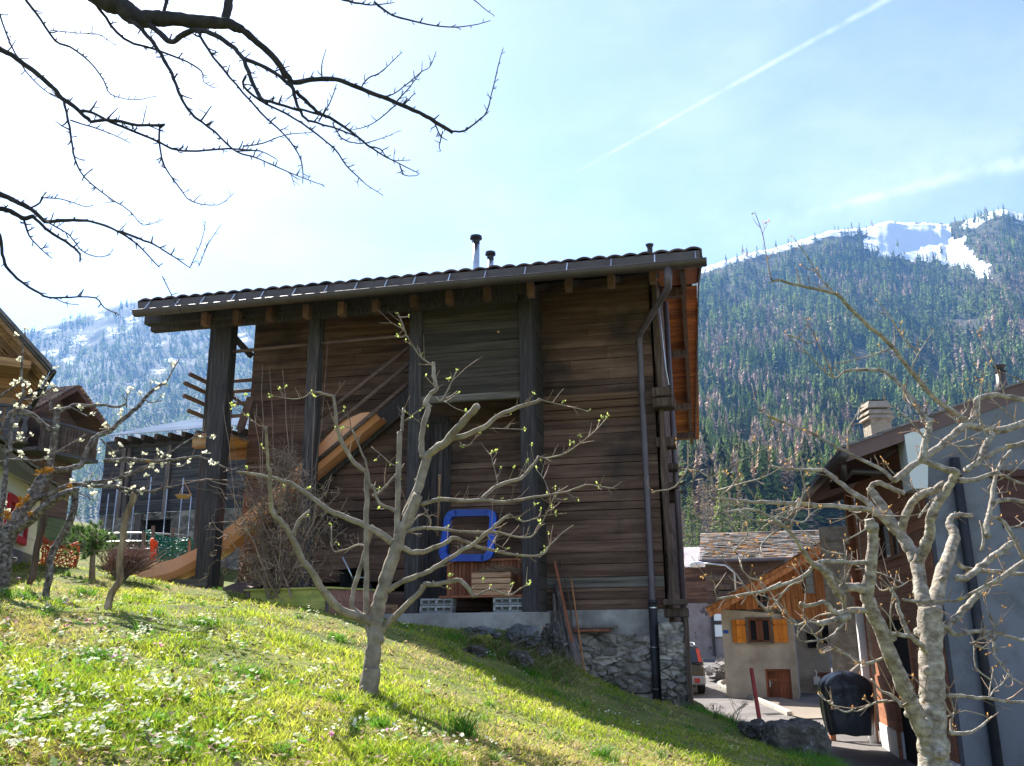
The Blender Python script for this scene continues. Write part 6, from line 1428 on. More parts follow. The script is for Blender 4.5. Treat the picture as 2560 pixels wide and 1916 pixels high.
def finish(t, root, mt, thick, name='branch', seg=9, spmat='twig'):
    """every traced limb thicker than `thick` px is a part of its own, the fine wood goes together"""
    m2 = MB(False)
    for pts, rad, r0 in t.br:
        if r0 >= thick:
            mm = MB(False); rf_ = r0 > 6; q2 = catmull(list(pts), 3) if rf_ else pts
            r2 = list(np.interp(np.linspace(0, 1, len(q2)), np.linspace(0, 1, len(rad)), rad)); mm.tube(q2, r2, 18 if r0 > 12 else 12 if rf_ else 8, True, .5, ROUGH.get(mt, .05) if rf_ else 0)
            if rf_ and mt != 'bark_dark':
                for _ in range(max(1, len(q2)//16)):          # knots and healed pruning stubs
                    k_ = t.rn.randrange(1, len(q2)-1); p_ = q2[k_]; tg = (q2[k_+1]-q2[k_-1]).normalized(); d_ = Vector((t.rn.gauss(0, 1), t.rn.gauss(0, 1), t.rn.gauss(0, 1))); d_ = (d_-tg*d_.dot(tg)).normalized()
                    rk_ = r2[k_]; l_ = rk_*t.rn.uniform(1.05, 1.7); mm.tube([p_, p_+d_*l_*.8, p_+d_*l_], [rk_*.6, rk_*t.rn.uniform(.3, .5), rk_*.25], 8, True, .8, .1)
            mm.build('trunk' if r0 > 14 else name, mt, root, smooth=True)
        else: m2.tube(pts, rad, 6)
    if m2.v: o = m2.build('fine_branches', mt, root, smooth=True); put(o, kind='stuff')
    if getattr(t, 'sp', None):
        m3 = MB(False)
        for pts, rad in t.sp: m3.tube(pts, rad, 4, False, random.random())
        o = m3.build('twigs', spmat, root); put(o, kind='stuff')

# ---- the young apple tree in the middle
t = Tree(6.1, 3); a = t.add
a(['4', (1516, 1945), (1528, 1800), (1555, 1600), (1572, 1460), (1592, 1340), (1598, 1230), (1610, 1120), (1655, 980), (1715, 800), (1765, 640), (1800, 530), (1870, 390), (1940, 210), '6', (60, 1000), (140, 800), (200, 620), (232, 480)], 20, 11.5, .2, 6.1)
a(['4', (1519, 1960), (1532, 1850), (1560, 1700)], 26, 19, 0, 6.1)
a(['6', (195, 500), (185, 380), (200, 250), (240, 60), '5', (215, 1560), (250, 1480), (312, 1420), (292, 1320), (285, 1200)], 8, 4.5, .1)
a(['5', (280, 1220), (262, 1212), (180, 1150), (110, 1050), (40, 930), (0, 800), '3', (1850, 270), (1780, 85)], 2.5, 1.2)
a(['6', (225, 500), (330, 405), (400, 360), (520, 220), (600, 130), (670, 50)], 11, 9)
a(['6', (420, 345), (600, 290), (720, 240), (850, 140), (1000, 70), (1180, 10), '5', (1212, 1515)], 7.5, 4); a(['5', (1212, 1515), (1330, 1550), (1480, 1580), (1625, 1616)], 1.8, .8)
a(['6', (180, 900), (350, 855), (560, 872), (700, 862), (900, 880), (1100, 850), (1280, 820), (1450, 790), (1600, 735), (1700, 742), (1870, 770)], 6, 1)
a(['6', (700, 862), (800, 770), (900, 720), (1040, 680), (1120, 590), (1200, 490)], 5, 3.5); a(['6', (1200, 490), (1240, 503), (1340, 490), (1450, 450), (1600, 340), (1720, 230), (1780, 155)], 2.5, 1.1)
a(['6', (30, 1145), (160, 1110), (380, 1110), (500, 1140), (740, 1140), (860, 1145), (980, 1175), (1130, 1180), (1230, 1050), (1300, 900), (1380, 760)], 5, 1.1)
a(['4', (1790, 640), (1900, 690), (2030, 680), (2208, 600), '6', (470, 1190), (600, 1240), (750, 1285), (1000, 1335), (1210, 1340), (1300, 1250), (1400, 1150), (1495, 1080)], 7, 1)
a(['4', (1690, 1030), (1850, 930), (2000, 880), '6', (300, 1450), (450, 1350), (600, 1260), (750, 1150), (860, 1050), (950, 985)], 7, 3.5); a(['6', (950, 985), (1010, 1030), (1080, 1050), (1200, 1010), (1340, 985)], 2, .9)
a(['4', (1640, 1370), (1750, 1250), (1900, 1100), (2000, 990), '8', (230, 75), (380, 60), (520, 40), (600, 130), (645, 180)], 8, 4.5); a(['8', (645, 180), (780, 120), (940, 165), (1040, 110), (1125, 60)], 3.5, 1.5)
a(['4', (1545, 1290), (1480, 1260), (1400, 1235), (1280, 1190), (1150, 1050), (1020, 850), (940, 740), (880, 590), (780, 450), (700, 350), (680, 200), (668, 0), '3', (660, 1400), (640, 1060)], 12, 3.5); a(['3', (640, 1060), (570, 1045), (480, 970), (350, 890)], 1.6, .8)
a(['4', (880, 560), (910, 430), (950, 390), (1015, 330)], 5, 3)
a(['4', (1730, 610), (1600, 520), (1450, 440), (1200, 340), (1000, 200), (850, 100), (650, 40), (480, 8), '3', (390, 1450)], 9, 3)
a(['4', (1548, 1450), (1512, 1340), (1500, 1240), (1505, 900), (1505, 500), (1510, 150), '3', (1512, 1600), (1505, 1450)], 7, 6.5, .1); a(['3', (1505, 1450), (1400, 1370), (1300, 1200), (1245, 1060), (1240, 900), (1215, 790)], 6, 4); a(['3', (1215, 795), (1150, 780), (1090, 765), (1030, 760)], 3.4, 2.8); a(['3', (1030, 760), (960, 810), (860, 820), (670, 790)], 1.8, .9)
a(['4', (1765, 560), (1775, 400), (1780, 150), '3', (1785, 1400), (1785, 1110)], 7.5, 6.8, .1); a(['3', (1800, 1110), (1815, 1050), (1820, 900)], 5, 3.5); a(['3', (1820, 1020), (1900, 960), (1975, 905)], 1.5, .8); a(['3', (1820, 900), (1930, 1000), (2040, 1060)], 1.3, .8)
a(['4', (1500, 1270), (1440, 1230), (1380, 1150), (1400, 1000), (1450, 850), (1490, 700), (1530, 560), (1560, 460)], 7, 5)
a(['4', (1500, 650), (1440, 630), (1330, 670), (1240, 690), (1205, 640), (1205, 460)], 3, 1.5); a(['4', (1560, 210), (1650, 150), (1750, 30), '3', (1830, 1380)], 4, 1.5)
a(['4', (1790, 400), (1740, 330), (1620, 270), (1565, 120), '3', (1540, 1580), (1510, 1400), (1450, 1250), (1380, 1080)], 5, 2); a(['3', (1380, 1080), (1310, 1055), (1240, 1065)], 1.6, 1)
a(['6', (850, 740), (820, 620), (780, 455)], 1.7, 1); a(['6', (1290, 820), (1250, 700), (1175, 600)], 1.8, 1); a(['6', (510, 360), (580, 400), (680, 290)], 1.6, .8); a(['6', (770, 245), (920, 250), (1070, 255)], 1.2, .8)
a(['6', (200, 910), (260, 1050), (250, 1110)], 1.8, 1.2); a(['6', (740, 1150), (800, 1230), (930, 1290)], 1.5, 1); a(['5', (310, 1500), (360, 1520), (430, 1400), (490, 1270)], 2.4, 1.4); a(['5', (380, 1530), (480, 1590), (560, 1620)], 1.4, .9)
a(['3', (1550, 1235), (1640, 1310), (1740, 1395), (1770, 1370)], 1.5, 1); a(['4', (1850, 520), (1960, 370), (2060, 410), (2040, 490)], 2, 1.2)
t.spurs(.075, .03, .14, .016, .0024)
g = ground(915, 1737)
ap = thing('apple_tree', 'young bare apple tree with smooth grey branches and pale green leaf buds', 'tree', tuple(g))
finish(t, ap, 'bark', 4)
tips = [q[0][-1] for q in t.sp if t.rn.random() < .30]+[b[0][-1] for b in t.br if b[2] < 4]
clusters(tips, 'bud', 'leaf_buds', ap, (2, 5), .016, t.rn)['kind'] = 'stuff'

# ---- the big old fruit tree at the right
t = Tree(4.7, 5); a = t.add
a(['U', (1335, 1900), (1325, 1643), (1320, 1480), (1310, 1290)], 37, 33, 0, 4.7)
a(['U', (1310, 1330), (1300, 1100), (1310, 900), (1300, 600), (1290, 300), (1282, 100), 'S', (1400, 1000), (1400, 850), (1385, 720)], 31, 25, .05)
a(['U', (1290, 1560), (1225, 1330), (1160, 1180), (1110, 1050), (980, 750), (880, 520), (800, 300), (720, 130), (690, 60), 'S', (880, 720), (850, 640), (870, 540), (895, 400), (905, 200), (905, 60), 'Q', (890, 1600), (870, 1520)], 20, 12.5, -.35)
a(['S', (1390, 780), (1345, 700), (1310, 560), (1290, 400), (1250, 300), (1190, 200), (1110, 60), 'Q', (1060, 1520), (980, 1380), (880, 1265)], 18, 11, .3)
a(['S', (1290, 380), (1340, 260), (1380, 160), (1400, 60), 'Q', (1400, 1520), (1450, 1400), (1530, 1280), (1600, 1160), (1640, 1100)], 14, 10, -.3)
a(['S', (1410, 850), (1450, 700), (1480, 520), (1530, 380), (1580, 250), (1605, 150), 'Q', (1600, 1620), (1560, 1550)], 19, 10.5, .35)
a(['Q', (1560, 1560), (1580, 1500), (1650, 1475), (1760, 1480)], 9, 5)
a(['Q', (1150, 1640), (1180, 1500), (1240, 1380), (1330, 1300), (1440, 1260), (1520, 1200)], 11, 9, -.2)
a(['Q', (1640, 1110), (1500, 1070), (1370, 1025), (1300, 990)], 9, 7); a(['Q', (1330, 990), (1350, 880), (1390, 740), (1400, 650)], 9, 8)
a(['Q', (1400, 670), (1340, 620), (1250, 480), (1110, 330), (1050, 270), (990, 230), (870, 228), (760, 222), (655, 240)], 7, 3.5, .2); a(['Q', (655, 240), (570, 290), (440, 190), (340, 80), (240, 0), 'M', (680, 900)], 2.6, 1)
a(['Q', (1090, 1180), (1250, 1050), (1420, 930), (1560, 820), (1640, 750), (1720, 700), (1850, 730), (2000, 740), (2208, 690), (2350, 640)], 8, 10)
a(['Q', (1720, 700), (1640, 620), (1560, 560), 'M', (1640, 1330), (1480, 1140), (1330, 960), (1220, 870), (1070, 720), (1000, 650)], 7.5, 5, -.3)
a(['M', (1000, 650), (870, 625), (750, 600), (650, 570), (590, 572)], 4.6, 3, -.1); a(['M', (590, 572), (560, 440), (530, 270), (480, 130)], 2, .9, 0)
a(['Q', (1720, 700), (1800, 590), (1800, 490), (1900, 450), (2050, 450), (2208, 480), (2350, 520)], 7, 6); a(['M', (1350, 1010), (1200, 1060), (1000, 1105)], 2.2, 1.1); a(['M', (1490, 1130), (1540, 1030), (1630, 890)], 2.2, 1)
a(['Q', (1090, 1180), (960, 1070), (850, 1020), (600, 890), (400, 780), (120, 670), (0, 620), 'M', (650, 1480), (540, 1420), (490, 1350), (460, 1230)], 5.5, 1, .4)
a(['Q', (1080, 1610), (980, 1490), (860, 1370), (700, 1260), (560, 1150), (470, 1090), (400, 1083), (200, 1080), (0, 1055)], 9, 2.6, .3)
a(['Q', (1110, 1640), (1000, 1520), (860, 1430), (600, 1405), (350, 1385), (0, 1365), 'R', (1100, 262), (900, 240), (680, 225)], 8, 3, -.3); a(['R', (680, 225), (655, 180), (640, 60), (620, 0), 'Q', (80, 840)], 2, .9)
a(['S', (840, 630), (780, 585), (650, 590), (605, 640), (560, 550), (480, 440), (400, 385), 'R', (2050, 1110), (1880, 1000), (1780, 870), (1700, 750), (1580, 590)], 12, 4.5, -.4); a(['R', (1580, 590), (1400, 460), (1200, 372), (1050, 360), (850, 390), (725, 430)], 4, 2.4); a(['R', (730, 430), (765, 300), (745, 150), (715, 60)], 1.8, 1)
a(['R', (1590, 600), (1500, 560), (1290, 480)], 2, 1); a(['R', (1270, 605), (1470, 440), (1720, 330)], 2.8, 1.6)
a(['S', (850, 370), (700, 370), (520, 355), (400, 390), (330, 470), (200, 540), (0, 600), 'R', (1500, 1240), (1300, 1330), (1000, 1385), (740, 1430)], 6, 2.6, -.4); a(['R', (740, 1430), (705, 1340), (695, 1230), (560, 1160)], 1.8, 1)
a(['R', (1290, 1340), (1200, 1400), (1240, 1500), (1400, 1620)], 1.6, 1.2, None)
a(['S', (870, 790), (720, 780), (600, 805), (560, 780), (480, 710), (330, 745), (280, 715)], 8, 4, -.2); a(['S', (700, 830), (600, 860), (520, 885), (430, 895)], 9, 7); a(['S', (430, 895), (330, 880), (240, 905), (130, 830)], 3.2, 1.5)
a(['S', (655, 790), (660, 700), (650, 640)], 6, 6); a(['S', (700, 830), (600, 950), (520, 1020), (440, 1040)], 3, 2.4); a(['S', (440, 1040), (430, 1100), (470, 1160), (550, 1110), (680, 1170), (830, 1245)], 2.4, 2.4); a(['S', (500, 880), (450, 960), (370, 980), (220, 900)], 2, 1)
a(['U', (1285, 560), (1200, 450), (1100, 370), (1000, 345), (900, 340)], 8, 4, -.25); a(['U', (1070, 350), (1020, 220), (960, 60), 'S', (1120, 700), (1060, 590)], 6, 4.5); a(['S', (1070, 590), (1150, 570), (1220, 525)], 2.2, 1.2); a(['S', (1060, 590), (960, 490)], 2, 1)
a(['U', (1010, 1060), (960, 990), (870, 930), (800, 900), (700, 780)], 5.5, 2); a(['U', (870, 990), (760, 1010), (680, 1050), (560, 1100), (510, 1080)], 2.6, 1.6); a(['U', (820, 580), (650, 630), (540, 580), (420, 510), (310, 470), (200, 530)], 3.5, 1.4, -.3)
a(['S', (1480, 990), (1560, 900), (1640, 830), (1720, 740), (1800, 660), (1880, 590), (2050, 470), (2208, 360), (2330, 280)], 10, 5, .3)
a(['S', (1620, 500), (1700, 500), (1800, 430), (1900, 350), (2050, 240), (2100, 205)], 8, 8); a(['S', (1630, 370), (1700, 420), (1800, 435), (2000, 450), (2208, 470), (2330, 480)], 5.5, 4.5)
a(['S', (1160, 690), (1300, 705), (1500, 695), (1650, 690), (1800, 610), (2000, 500)], 3.6, 4); a(['S', (1420, 940), (1540, 920), (1620, 990), (1750, 960), (1900, 960), (2050, 1000), (2250, 1050)], 7, 3)
a(['U', (1440, 945), (1600, 950), (1750, 970), (1900, 975), (2080, 1010), (2260, 1000)], 4.5, 3); a(['U', (1470, 1310), (1600, 1325), (1700, 1305), (1800, 1240), (1895, 1155)], 5.5, 2); a(['U', (1870, 970), (1880, 850), (1910, 690)], 2, 1.2)
a(['S', (1740, 1060), (1860, 1110), (2090, 1095)], 2, 1.2); a(['U', (1700, 430), (1800, 380), (1920, 370), (1800, 480)], 3, 1.5); a(['U', (1920, 430), (1915, 540), (2010, 660), (2090, 770), (2250, 860)], 3.6, 2.4); a(['U', (1500, 1310), (1490, 1200), (1540, 1080)], 4, 2)
a(['Q', (1700, 1090), (1850, 990), (2000, 910), (2208, 850), (2330, 800)], 8, 5); a(['Q', (1640, 1180), (1800, 1170), (1950, 1110), (2050, 1150), (2208, 1210)], 7, 3); a(['S', (1900, 150), (1880, 60), 'Q', (1900, 1500), (1930, 1370), (1950, 1200), (2030, 1000), (2100, 920)], 8, 3.5)
a(['Q', (1830, 970), (1880, 870), (1940, 770)], 7, 7); a(['Q', (1930, 1380), (2050, 1340), (2208, 1370)], 6, 5); a(['S', (2208, 330), (2100, 120), (2010, 0), 'Q', (1900, 1480)], 5.5, 4); a(['Q', (870, 1270), (930, 1200), (1050, 1240), (1180, 1290)], 7, 6)
a(['Q', (1300, 1500), (1400, 1360), (1480, 1300)], 2.5, 2); a(['Q', (1480, 570), (1600, 640), (1640, 690)], 2, 2); a(['S', (1840, 260), (1860, 130), (1830, 0)], 4, 3); a(['Q', (2208, 330), (2100, 280), (2000, 240)], 1.8, .9); a(['Q', (2150, 680), (2000, 540), (1830, 390), (1700, 310)], 2.4, 1)
a(['Q', (1740, 660), (1800, 480), (1850, 320)], 1.8, .9); a(['Q', (1600, 850), (1730, 990), (1900, 1050), (2100, 1040)], 2.2, 1.2); a(['S', (1540, 1700), (1700, 1650), (1900, 1700)], 2, 1)
for _ in range(64):                                     # extra fine shoots reaching out of the crown
    b_ = t.rn.choice([b for b in t.br if b[1][0] < .03 and b[2] < 12]); p = t.rn.choice(b_[0]); d = Vector((t.rn.gauss(0, 1), t.rn.gauss(0, .8), t.rn.gauss(.5, .8))).normalized(); l = t.rn.uniform(.12, .34)
    q = [p, p+d*l*.4+Vector((t.rn.gauss(0, .02), 0, t.rn.gauss(0, .02))), p+d*l*.75+Vector((0, 0, .03)), p+d*l+Vector((t.rn.gauss(0, .03), 0, .07))]; t.br.append((catmull(q, 3), list(np.linspace(.0048, .002, 10)), 2))
t.spurs(.08, .02, .09, .018, .0023)
rt = thing('old_fruit_tree', 'old pruned fruit tree with a forked lichened trunk at the right edge', 'tree', tuple(at(2334, 1990, 4.7)))
finish(t, rt, 'bark_lichen', 4.2)
tips = [q[0][-1] for q in t.sp if t.rn.random() < .22]+[b[0][-1] for b in t.br if b[2] < 4]
clusters(tips, 'orangebud', 'leaf_buds', rt, (1, 3), .014, t.rn)['kind'] = 'stuff'

# ---- left: the leaning pear, its two slimmer neighbours and the old prop
t = Tree(8.0, 9); a = t.add
a(['B', (-70, 1500), (-65, 1250), (-35, 1050), (10, 800), (55, 620), (60, 560)], 34, 22, .1, 8.0)
a(['B', (30, 700), (90, 560), (180, 420), (300, 250), (360, 150), (400, 80)], 19, 14, .2); a(['B', (60, 620), (140, 560), (250, 490), (400, 360), (480, 300), (600, 245), (660, 225)], 15, 7, -.3)
a(['B', (220, 380), (290, 320), (400, 270), (540, 205), (640, 175), (800, 190), (1000, 200), (1250, 240), (1400, 212), (1510, 190)], 8, 2, -.2)
a(['B', (600, 190), (740, 170), (900, 150), (1100, 100), (1270, 30), 'A', (1300, 1590), (1450, 1500), (1600, 1400), (1780, 1295)], 6, 1.6, .3)
a(['B', (400, 100), (430, 60), 'A', (520, 1640), (690, 1600), (760, 1450), (840, 1350), (930, 1310), (1060, 1200), (1180, 1100), (1250, 1020), (1350, 930), (1430, 885)], 8, 4, .5); a(['A', (1430, 885), (1490, 780), (1550, 680)], 2.2, 1.1)
a(['B', (0, 560), 'A', (60, 1560), (90, 1450), (110, 1200), (200, 1000), (190, 850), (190, 650), (217, 455)], 7, 1.6, .3)
a(['A', (160, 1140), (250, 1150), (340, 1210), (440, 1300)], 6, 6, .1); a(['A', (0, 1310), (80, 1150), (200, 1120)], 3.5, 4)
a(['A', (900, 1560), (1100, 1545), (1300, 1565), (1500, 1555), (1700, 1520), (1850, 1580), (2000, 1650)], 5.5, 1.6, -.2); a(['A', (0, 1580), (150, 1545), (330, 1560), (500, 1480), (600, 1420), (745, 1330)], 4, 1.5)
a(['A', (870, 1370), (920, 1430), (1000, 1480), (1080, 1460)], 2.4, 1.2); a(['A', (1170, 1640), (1300, 1590), (1480, 1590), (1650, 1620)], 2, 1); a(['A', (200, 1040), (330, 1020), (440, 940), (495, 915)], 2.6, 1.4); a(['A', (340, 1030), (380, 930), (420, 830)], 1.6, 1); a(['A', (0, 1010), (80, 950), (170, 900)], 2.6, 1.6)
a(['A', (860, 1290), (950, 1280), (1050, 1240)], 2, 1); a(['A', (1240, 1020), (1290, 1060), (1400, 1040)], 2, 1.2); a(['A', (1090, 1100), (1095, 1020), (1095, 960)], 1.8, 1); a(['A', (0, 1450), (130, 1400), (250, 1410)], 2.6, 1.2)
a(['B', (640, 230), (760, 290), (810, 320)], 2, 1); a(['B', (1000, 205), (1100, 260), (1150, 290), (1200, 310)], 2.4, 1.2); a(['B', (100, 540), (60, 400), (30, 330)], 3, 1.5)
t.spurs(.07, .03, .11, .02, .0025)
pe = thing('pear_tree', 'leaning old pear tree with orange lichen and opening cream blossom at the left edge', 'tree', tuple(at(-20, 1530, 8)))
finish(t, pe, 'bark_pear', 5)
tips = [q[0][-1] for q in t.sp if t.rn.random() < .62]; tips = [p+Vector((t.rn.gauss(0, .008), t.rn.gauss(0, .01), t.rn.gauss(0, .008))) for p in tips]
clusters(tips, 'petal', 'blossom', pe, (5, 9), .026, t.rn)['kind'] = 'stuff'
mm = MB(False)
for px, py, r_ in [(x/3.45, 1160+y/3.45, .022) for x, y in [(390, 50), (420, 60), (360, 60), (250, 280), (220, 310), (180, 350), (60, 440), (80, 460), (540, 250), (580, 245), (500, 275), (610, 190), (270, 430), (330, 70), (440, 55), (200, 300), (165, 360), (560, 250), (45, 430)]]:
    c = at(px, py, 7.93)
    for _ in range(16):
        d = Vector((random.gauss(0, 1), -abs(random.gauss(0, 1)), random.gauss(0, 1))).normalized(); q = c+Vector((random.gauss(0, .016), random.gauss(0, .01), random.gauss(0, .012))); mm.tube([q, q+d*.014], [.008, .003], 5, True, random.random())
put(mm.build('lichen', 'moss_orange', pe), kind='stuff')
G['prop'] = mat('peeled_prop_wood', [(.35, (.07, .045, .03)), (.5, (.26, .18, .10)), (.62, (.44, .34, .22)), (.75, (.20, .14, .09))], 9, (1, 1, .18), .85, .7, 22, (1, 1, .2))
ROUGH['prop'] = .18; ROUGH['post_brown'] = .12
def slim(name, label, specs, Y, seed, mt, cat='tree', base=None, bl=True):
    t = Tree(Y, seed)
    for sp_, r0, r1, dy in specs: t.add(sp_, r0, r1, dy)
    t.spurs(.2, .02, .08, .02) if bl else setattr(t, 'sp', None)
    o = thing(name, label, cat, tuple(at(*base, Y))); finish(t, o, mt, 5); 
    if bl: clusters([q[0][-1] for q in t.sp if t.rn.random() < .6], 'petal', 'blossom', o, (5, 10), .028, t.rn)['kind'] = 'stuff'
slim('slender_tree', 'slim bare trunk just right of the leaning pear, topped by a knobbly pruned head', [(['B', (380, 1230), (400, 1100), (430, 950), (440, 790), (520, 650), (600, 500), (640, 350), (650, 240)], 9, 8, .1), (['B', (430, 120), (440, 20), 'A', (430, 1600), (460, 1400), (480, 1250), (495, 1120)], 8, 8, 0),
     (['A', (490, 1130), (440, 1120), (450, 1040), (520, 985)], 4.5, 3, .1), (['A', (510, 1130), (570, 1110), (650, 1080), (780, 1085), (900, 1080), (1000, 1100), (1085, 1070)], 5.5, 2.5, .3), (['A', (620, 1100), (700, 1150), (760, 1180)], 2.6, 1.6, -.1)], 8.4, 21, 'bark_pear', base=(110, 1512))
slim('prop_pole', 'dark crooked prop standing between the pear trunk and the slim tree', [(['B', (255, 1020), (275, 980), (320, 750), (370, 500), (385, 300), (430, 0), 'A', (440, 1560)], 8, 7, .1)], 8.6, 22, 'post_brown', 'pole', base=(78, 1450), bl=False)
slim('prop_pole', 'weathered yellowish prop pole leaning under the blossom branches, bark mostly gone', [(['B', (920, 1265), (960, 1130), (1030, 1000), (1030, 850), (1060, 650), (1090, 450), (1130, 350), (1160, 250)], 9, 7.5, .1)], 7.5, 23, 'prop', 'pole', base=(268, 1522), bl=False)
# bird feeder
c = at(458, 1238, 8.0); bfd = thing('bird_feeder', 'small terracotta dish feeder hanging from a blossom branch', 'bird feeder', tuple(c))
m = MB(False); n = 18
rr = [(.0, -.028), (.05, -.028), (.07, -.0), (.074, .0), (.052, -.022), (.0, -.022)]
vs = [(c.x+r*math.cos(2*PI*k/n), c.y+r*math.sin(2*PI*k/n), c.z+z) for r, z in rr for k in range(n)]
m.add(vs, [(j*n+k, j*n+(k+1) % n, (j+1)*n+(k+1) % n, (j+1)*n+k) for j in range(5) for k in range(n)], .6); m.build('dish', 'crate', bfd, smooth=True)
tpn = at(461, 1205, 8.0)
for k in range(3):
    a_ = 2*PI*k/3+.4; m = MB(False); m.tube([(c.x+.07*math.cos(a_), c.y+.07*math.sin(a_), c.z), tpn], .003, 4); m.build('cord', 'crate', bfd)

# ---- the dark overhanging tree, top left
t = Tree(5.2, 31); a = t.add
a(['T', (-900, 1500), (-850, 600), (-500, 100), (0, -260), (400, -160), (620, -20), (740, 40), (850, 108), (1000, 116), (1200, 132), (1400, 150), (1480, 180)], 46, 13, .5, 4.6)
a(['T', (1480, 180), (1560, 240), (1680, 350), (1750, 450), (1800, 510)], 10, 8.5, .2); a(['T', (1800, 510), (1900, 495), (2060, 490), 'V', (960, 700), (1250, 820), (1420, 890), (1550, 970), (1680, 1050)], 7.5, 5, .4)
a(['V', (1670, 1040), (1780, 1030), (1900, 940), (1950, 880), (2000, 690), (2040, 520), (2075, 388)], 3, 1, .1)
a(['V', (400, 650), (430, 750), (460, 850), (520, 940), (600, 970), (800, 1030), (960, 1100)], 6, 1.5); a(['V', (440, 720), (550, 830), (640, 900), (760, 960), (960, 1110), (1100, 1210), (1250, 1290), (1420, 1375)], 6, 1)
a(['T', (900, 140), (980, 200), (1060, 260), (1120, 212), (1220, 190), (1330, 220), (1440, 300), (1500, 370), (1540, 480), (1600, 600), (1640, 640)], 8.5, 5, -.4); a(['T', (1600, 610), (1700, 640), (1850, 680), 'V', (450, 860), (650, 910)], 4.5, 3); a(['T', (1480, 350), (1600, 400), (1720, 470), (1800, 540)], 6, 5)
a(['T', (1510, 470), (1495, 530), (1600, 620), (1760, 700), (1900, 790), (2050, 910), (2130, 1020), (2212, 1100), 'V', (1000, 1460), (1130, 1545)], 3.8, .9, .5)
a(['T', (760, 90), (870, 180), (960, 290), (1040, 420), (1080, 520), (1130, 630), (1200, 720), (1320, 810), (1450, 930), (1600, 980), (1800, 1070), (1990, 1140)], 6.5, 1, -.5)
a(['T', (560, -10), (650, 110), (760, 240), (970, 310), (1150, 380), (1240, 440), (1250, 500), (1310, 540)], 4.5, 1, .5, 5.0); a(['T', (1210, 170), (1250, 260), (1350, 400), (1450, 520), (1600, 690), (1750, 830), (1830, 940), (1860, 1040), (1860, 1130)], 4.2, 1.2, -.3)
a(['T', (-400, 60), (-150, 200), (0, 300), (100, 360), (250, 470), (380, 600), (490, 690), (555, 750)], 9, 5, .3, 4.8); a(['T', (555, 748), (700, 740), (850, 770), (1010, 770)], 4.5, 4); a(['T', (980, 775), (980, 880), (1010, 1020), (1100, 1150), (1180, 1240), (1340, 1260), (1440, 1185)], 3, .8)
a(['T', (490, 680), (560, 690), (680, 750), (920, 850), (1120, 930), (1400, 915), (1600, 930)], 4.4, 2); a(['T', (390, 610), (420, 740), (440, 860), (460, 980), (520, 1090), (650, 1200), (800, 1300), (880, 1385), (1010, 1345)], 3.6, .8)
a(['T', (100, -90), (160, 0), (250, 120), (340, 250), (430, 290), (550, 380), (640, 500), (680, 580), (820, 615), (960, 590)], 4.4, .8, .4, 5.4); a(['T', (-60, -100), (0, 90), (60, 260), (160, 440), (280, 560), (370, 610)], 3, 1, .2, 5.6); a(['T', (310, 185), (480, 205), (600, 210), (720, 285)], 1.8, .8)
a(['T', (-500, 900), (-200, 1080), (0, 1190), (100, 1240), (180, 1280), (280, 1360), (400, 1355), (540, 1360), (720, 1420), (850, 1510), (980, 1645)], 9, 1.4, .3, 4.9); a(['T', (730, 1420), (860, 1470), (940, 1500), (1070, 1580), (1170, 1650)], 3.6, 1.2)
a(['T', (-300, 1200), (-100, 1260), (0, 1285), (60, 1295), (140, 1340), (210, 1330)], 8, 6, .2, 5.0); a(['T', (210, 1340), (330, 1440), (440, 1510), (490, 1560), (490, 1610)], 4.5, 2); a(['T', (145, 1350), (180, 1450), (250, 1530), (320, 1590)], 3, 1.2)
a(['T', (-200, 1350), (-60, 1400), (0, 1450), (15, 1560), (40, 1640), 'A', (150, -10), (300, 90), (420, 155), (600, 150), (820, 155), (900, 240), (1030, 300)], 5.5, 1.2, .3, 5.2); a(['A', (460, 150), (560, 200), (680, 215)], 1.6, .8)
a(['T', (1170, 1640), (1220, 1530), (1250, 1440), (1262, 1360)], 1.3, .8, 0, 5.4); a(['T', (1220, 1640), (1280, 1500), (1360, 1380)], 1.3, .7, 0, 5.4); a(['A', (1400, -30), (1480, 130), (1530, 220), (1570, 300)], 1.5, .9, 0, 5.6)
a(['V', (500, -140), (700, -40), (820, 0), (950, 30), (1080, 40), (1220, 20)], 5, 1, .2, 5.6); a(['V', (1060, 20), (1200, 120), (1400, 175), (1640, 215), (1820, 205), (1980, 165)], 3.4, 1); a(['V', (1750, -80), (1850, 0), (1930, 70), (2008, 125)], 2, 1, 0, 5.6)
a(['T', (1440, -120), (1410, 0), (1380, 130)], 13, 13, 0); a(['T', (1050, -60), (1020, 20), (1000, 100)], 6, 5, 0); a(['T', (250, 1215), (380, 1225), (520, 1270), (580, 1260)], 1.8, .8, .2); a(['T', (185, 1280), (245, 1245), (255, 1215)], 3, 2.5)
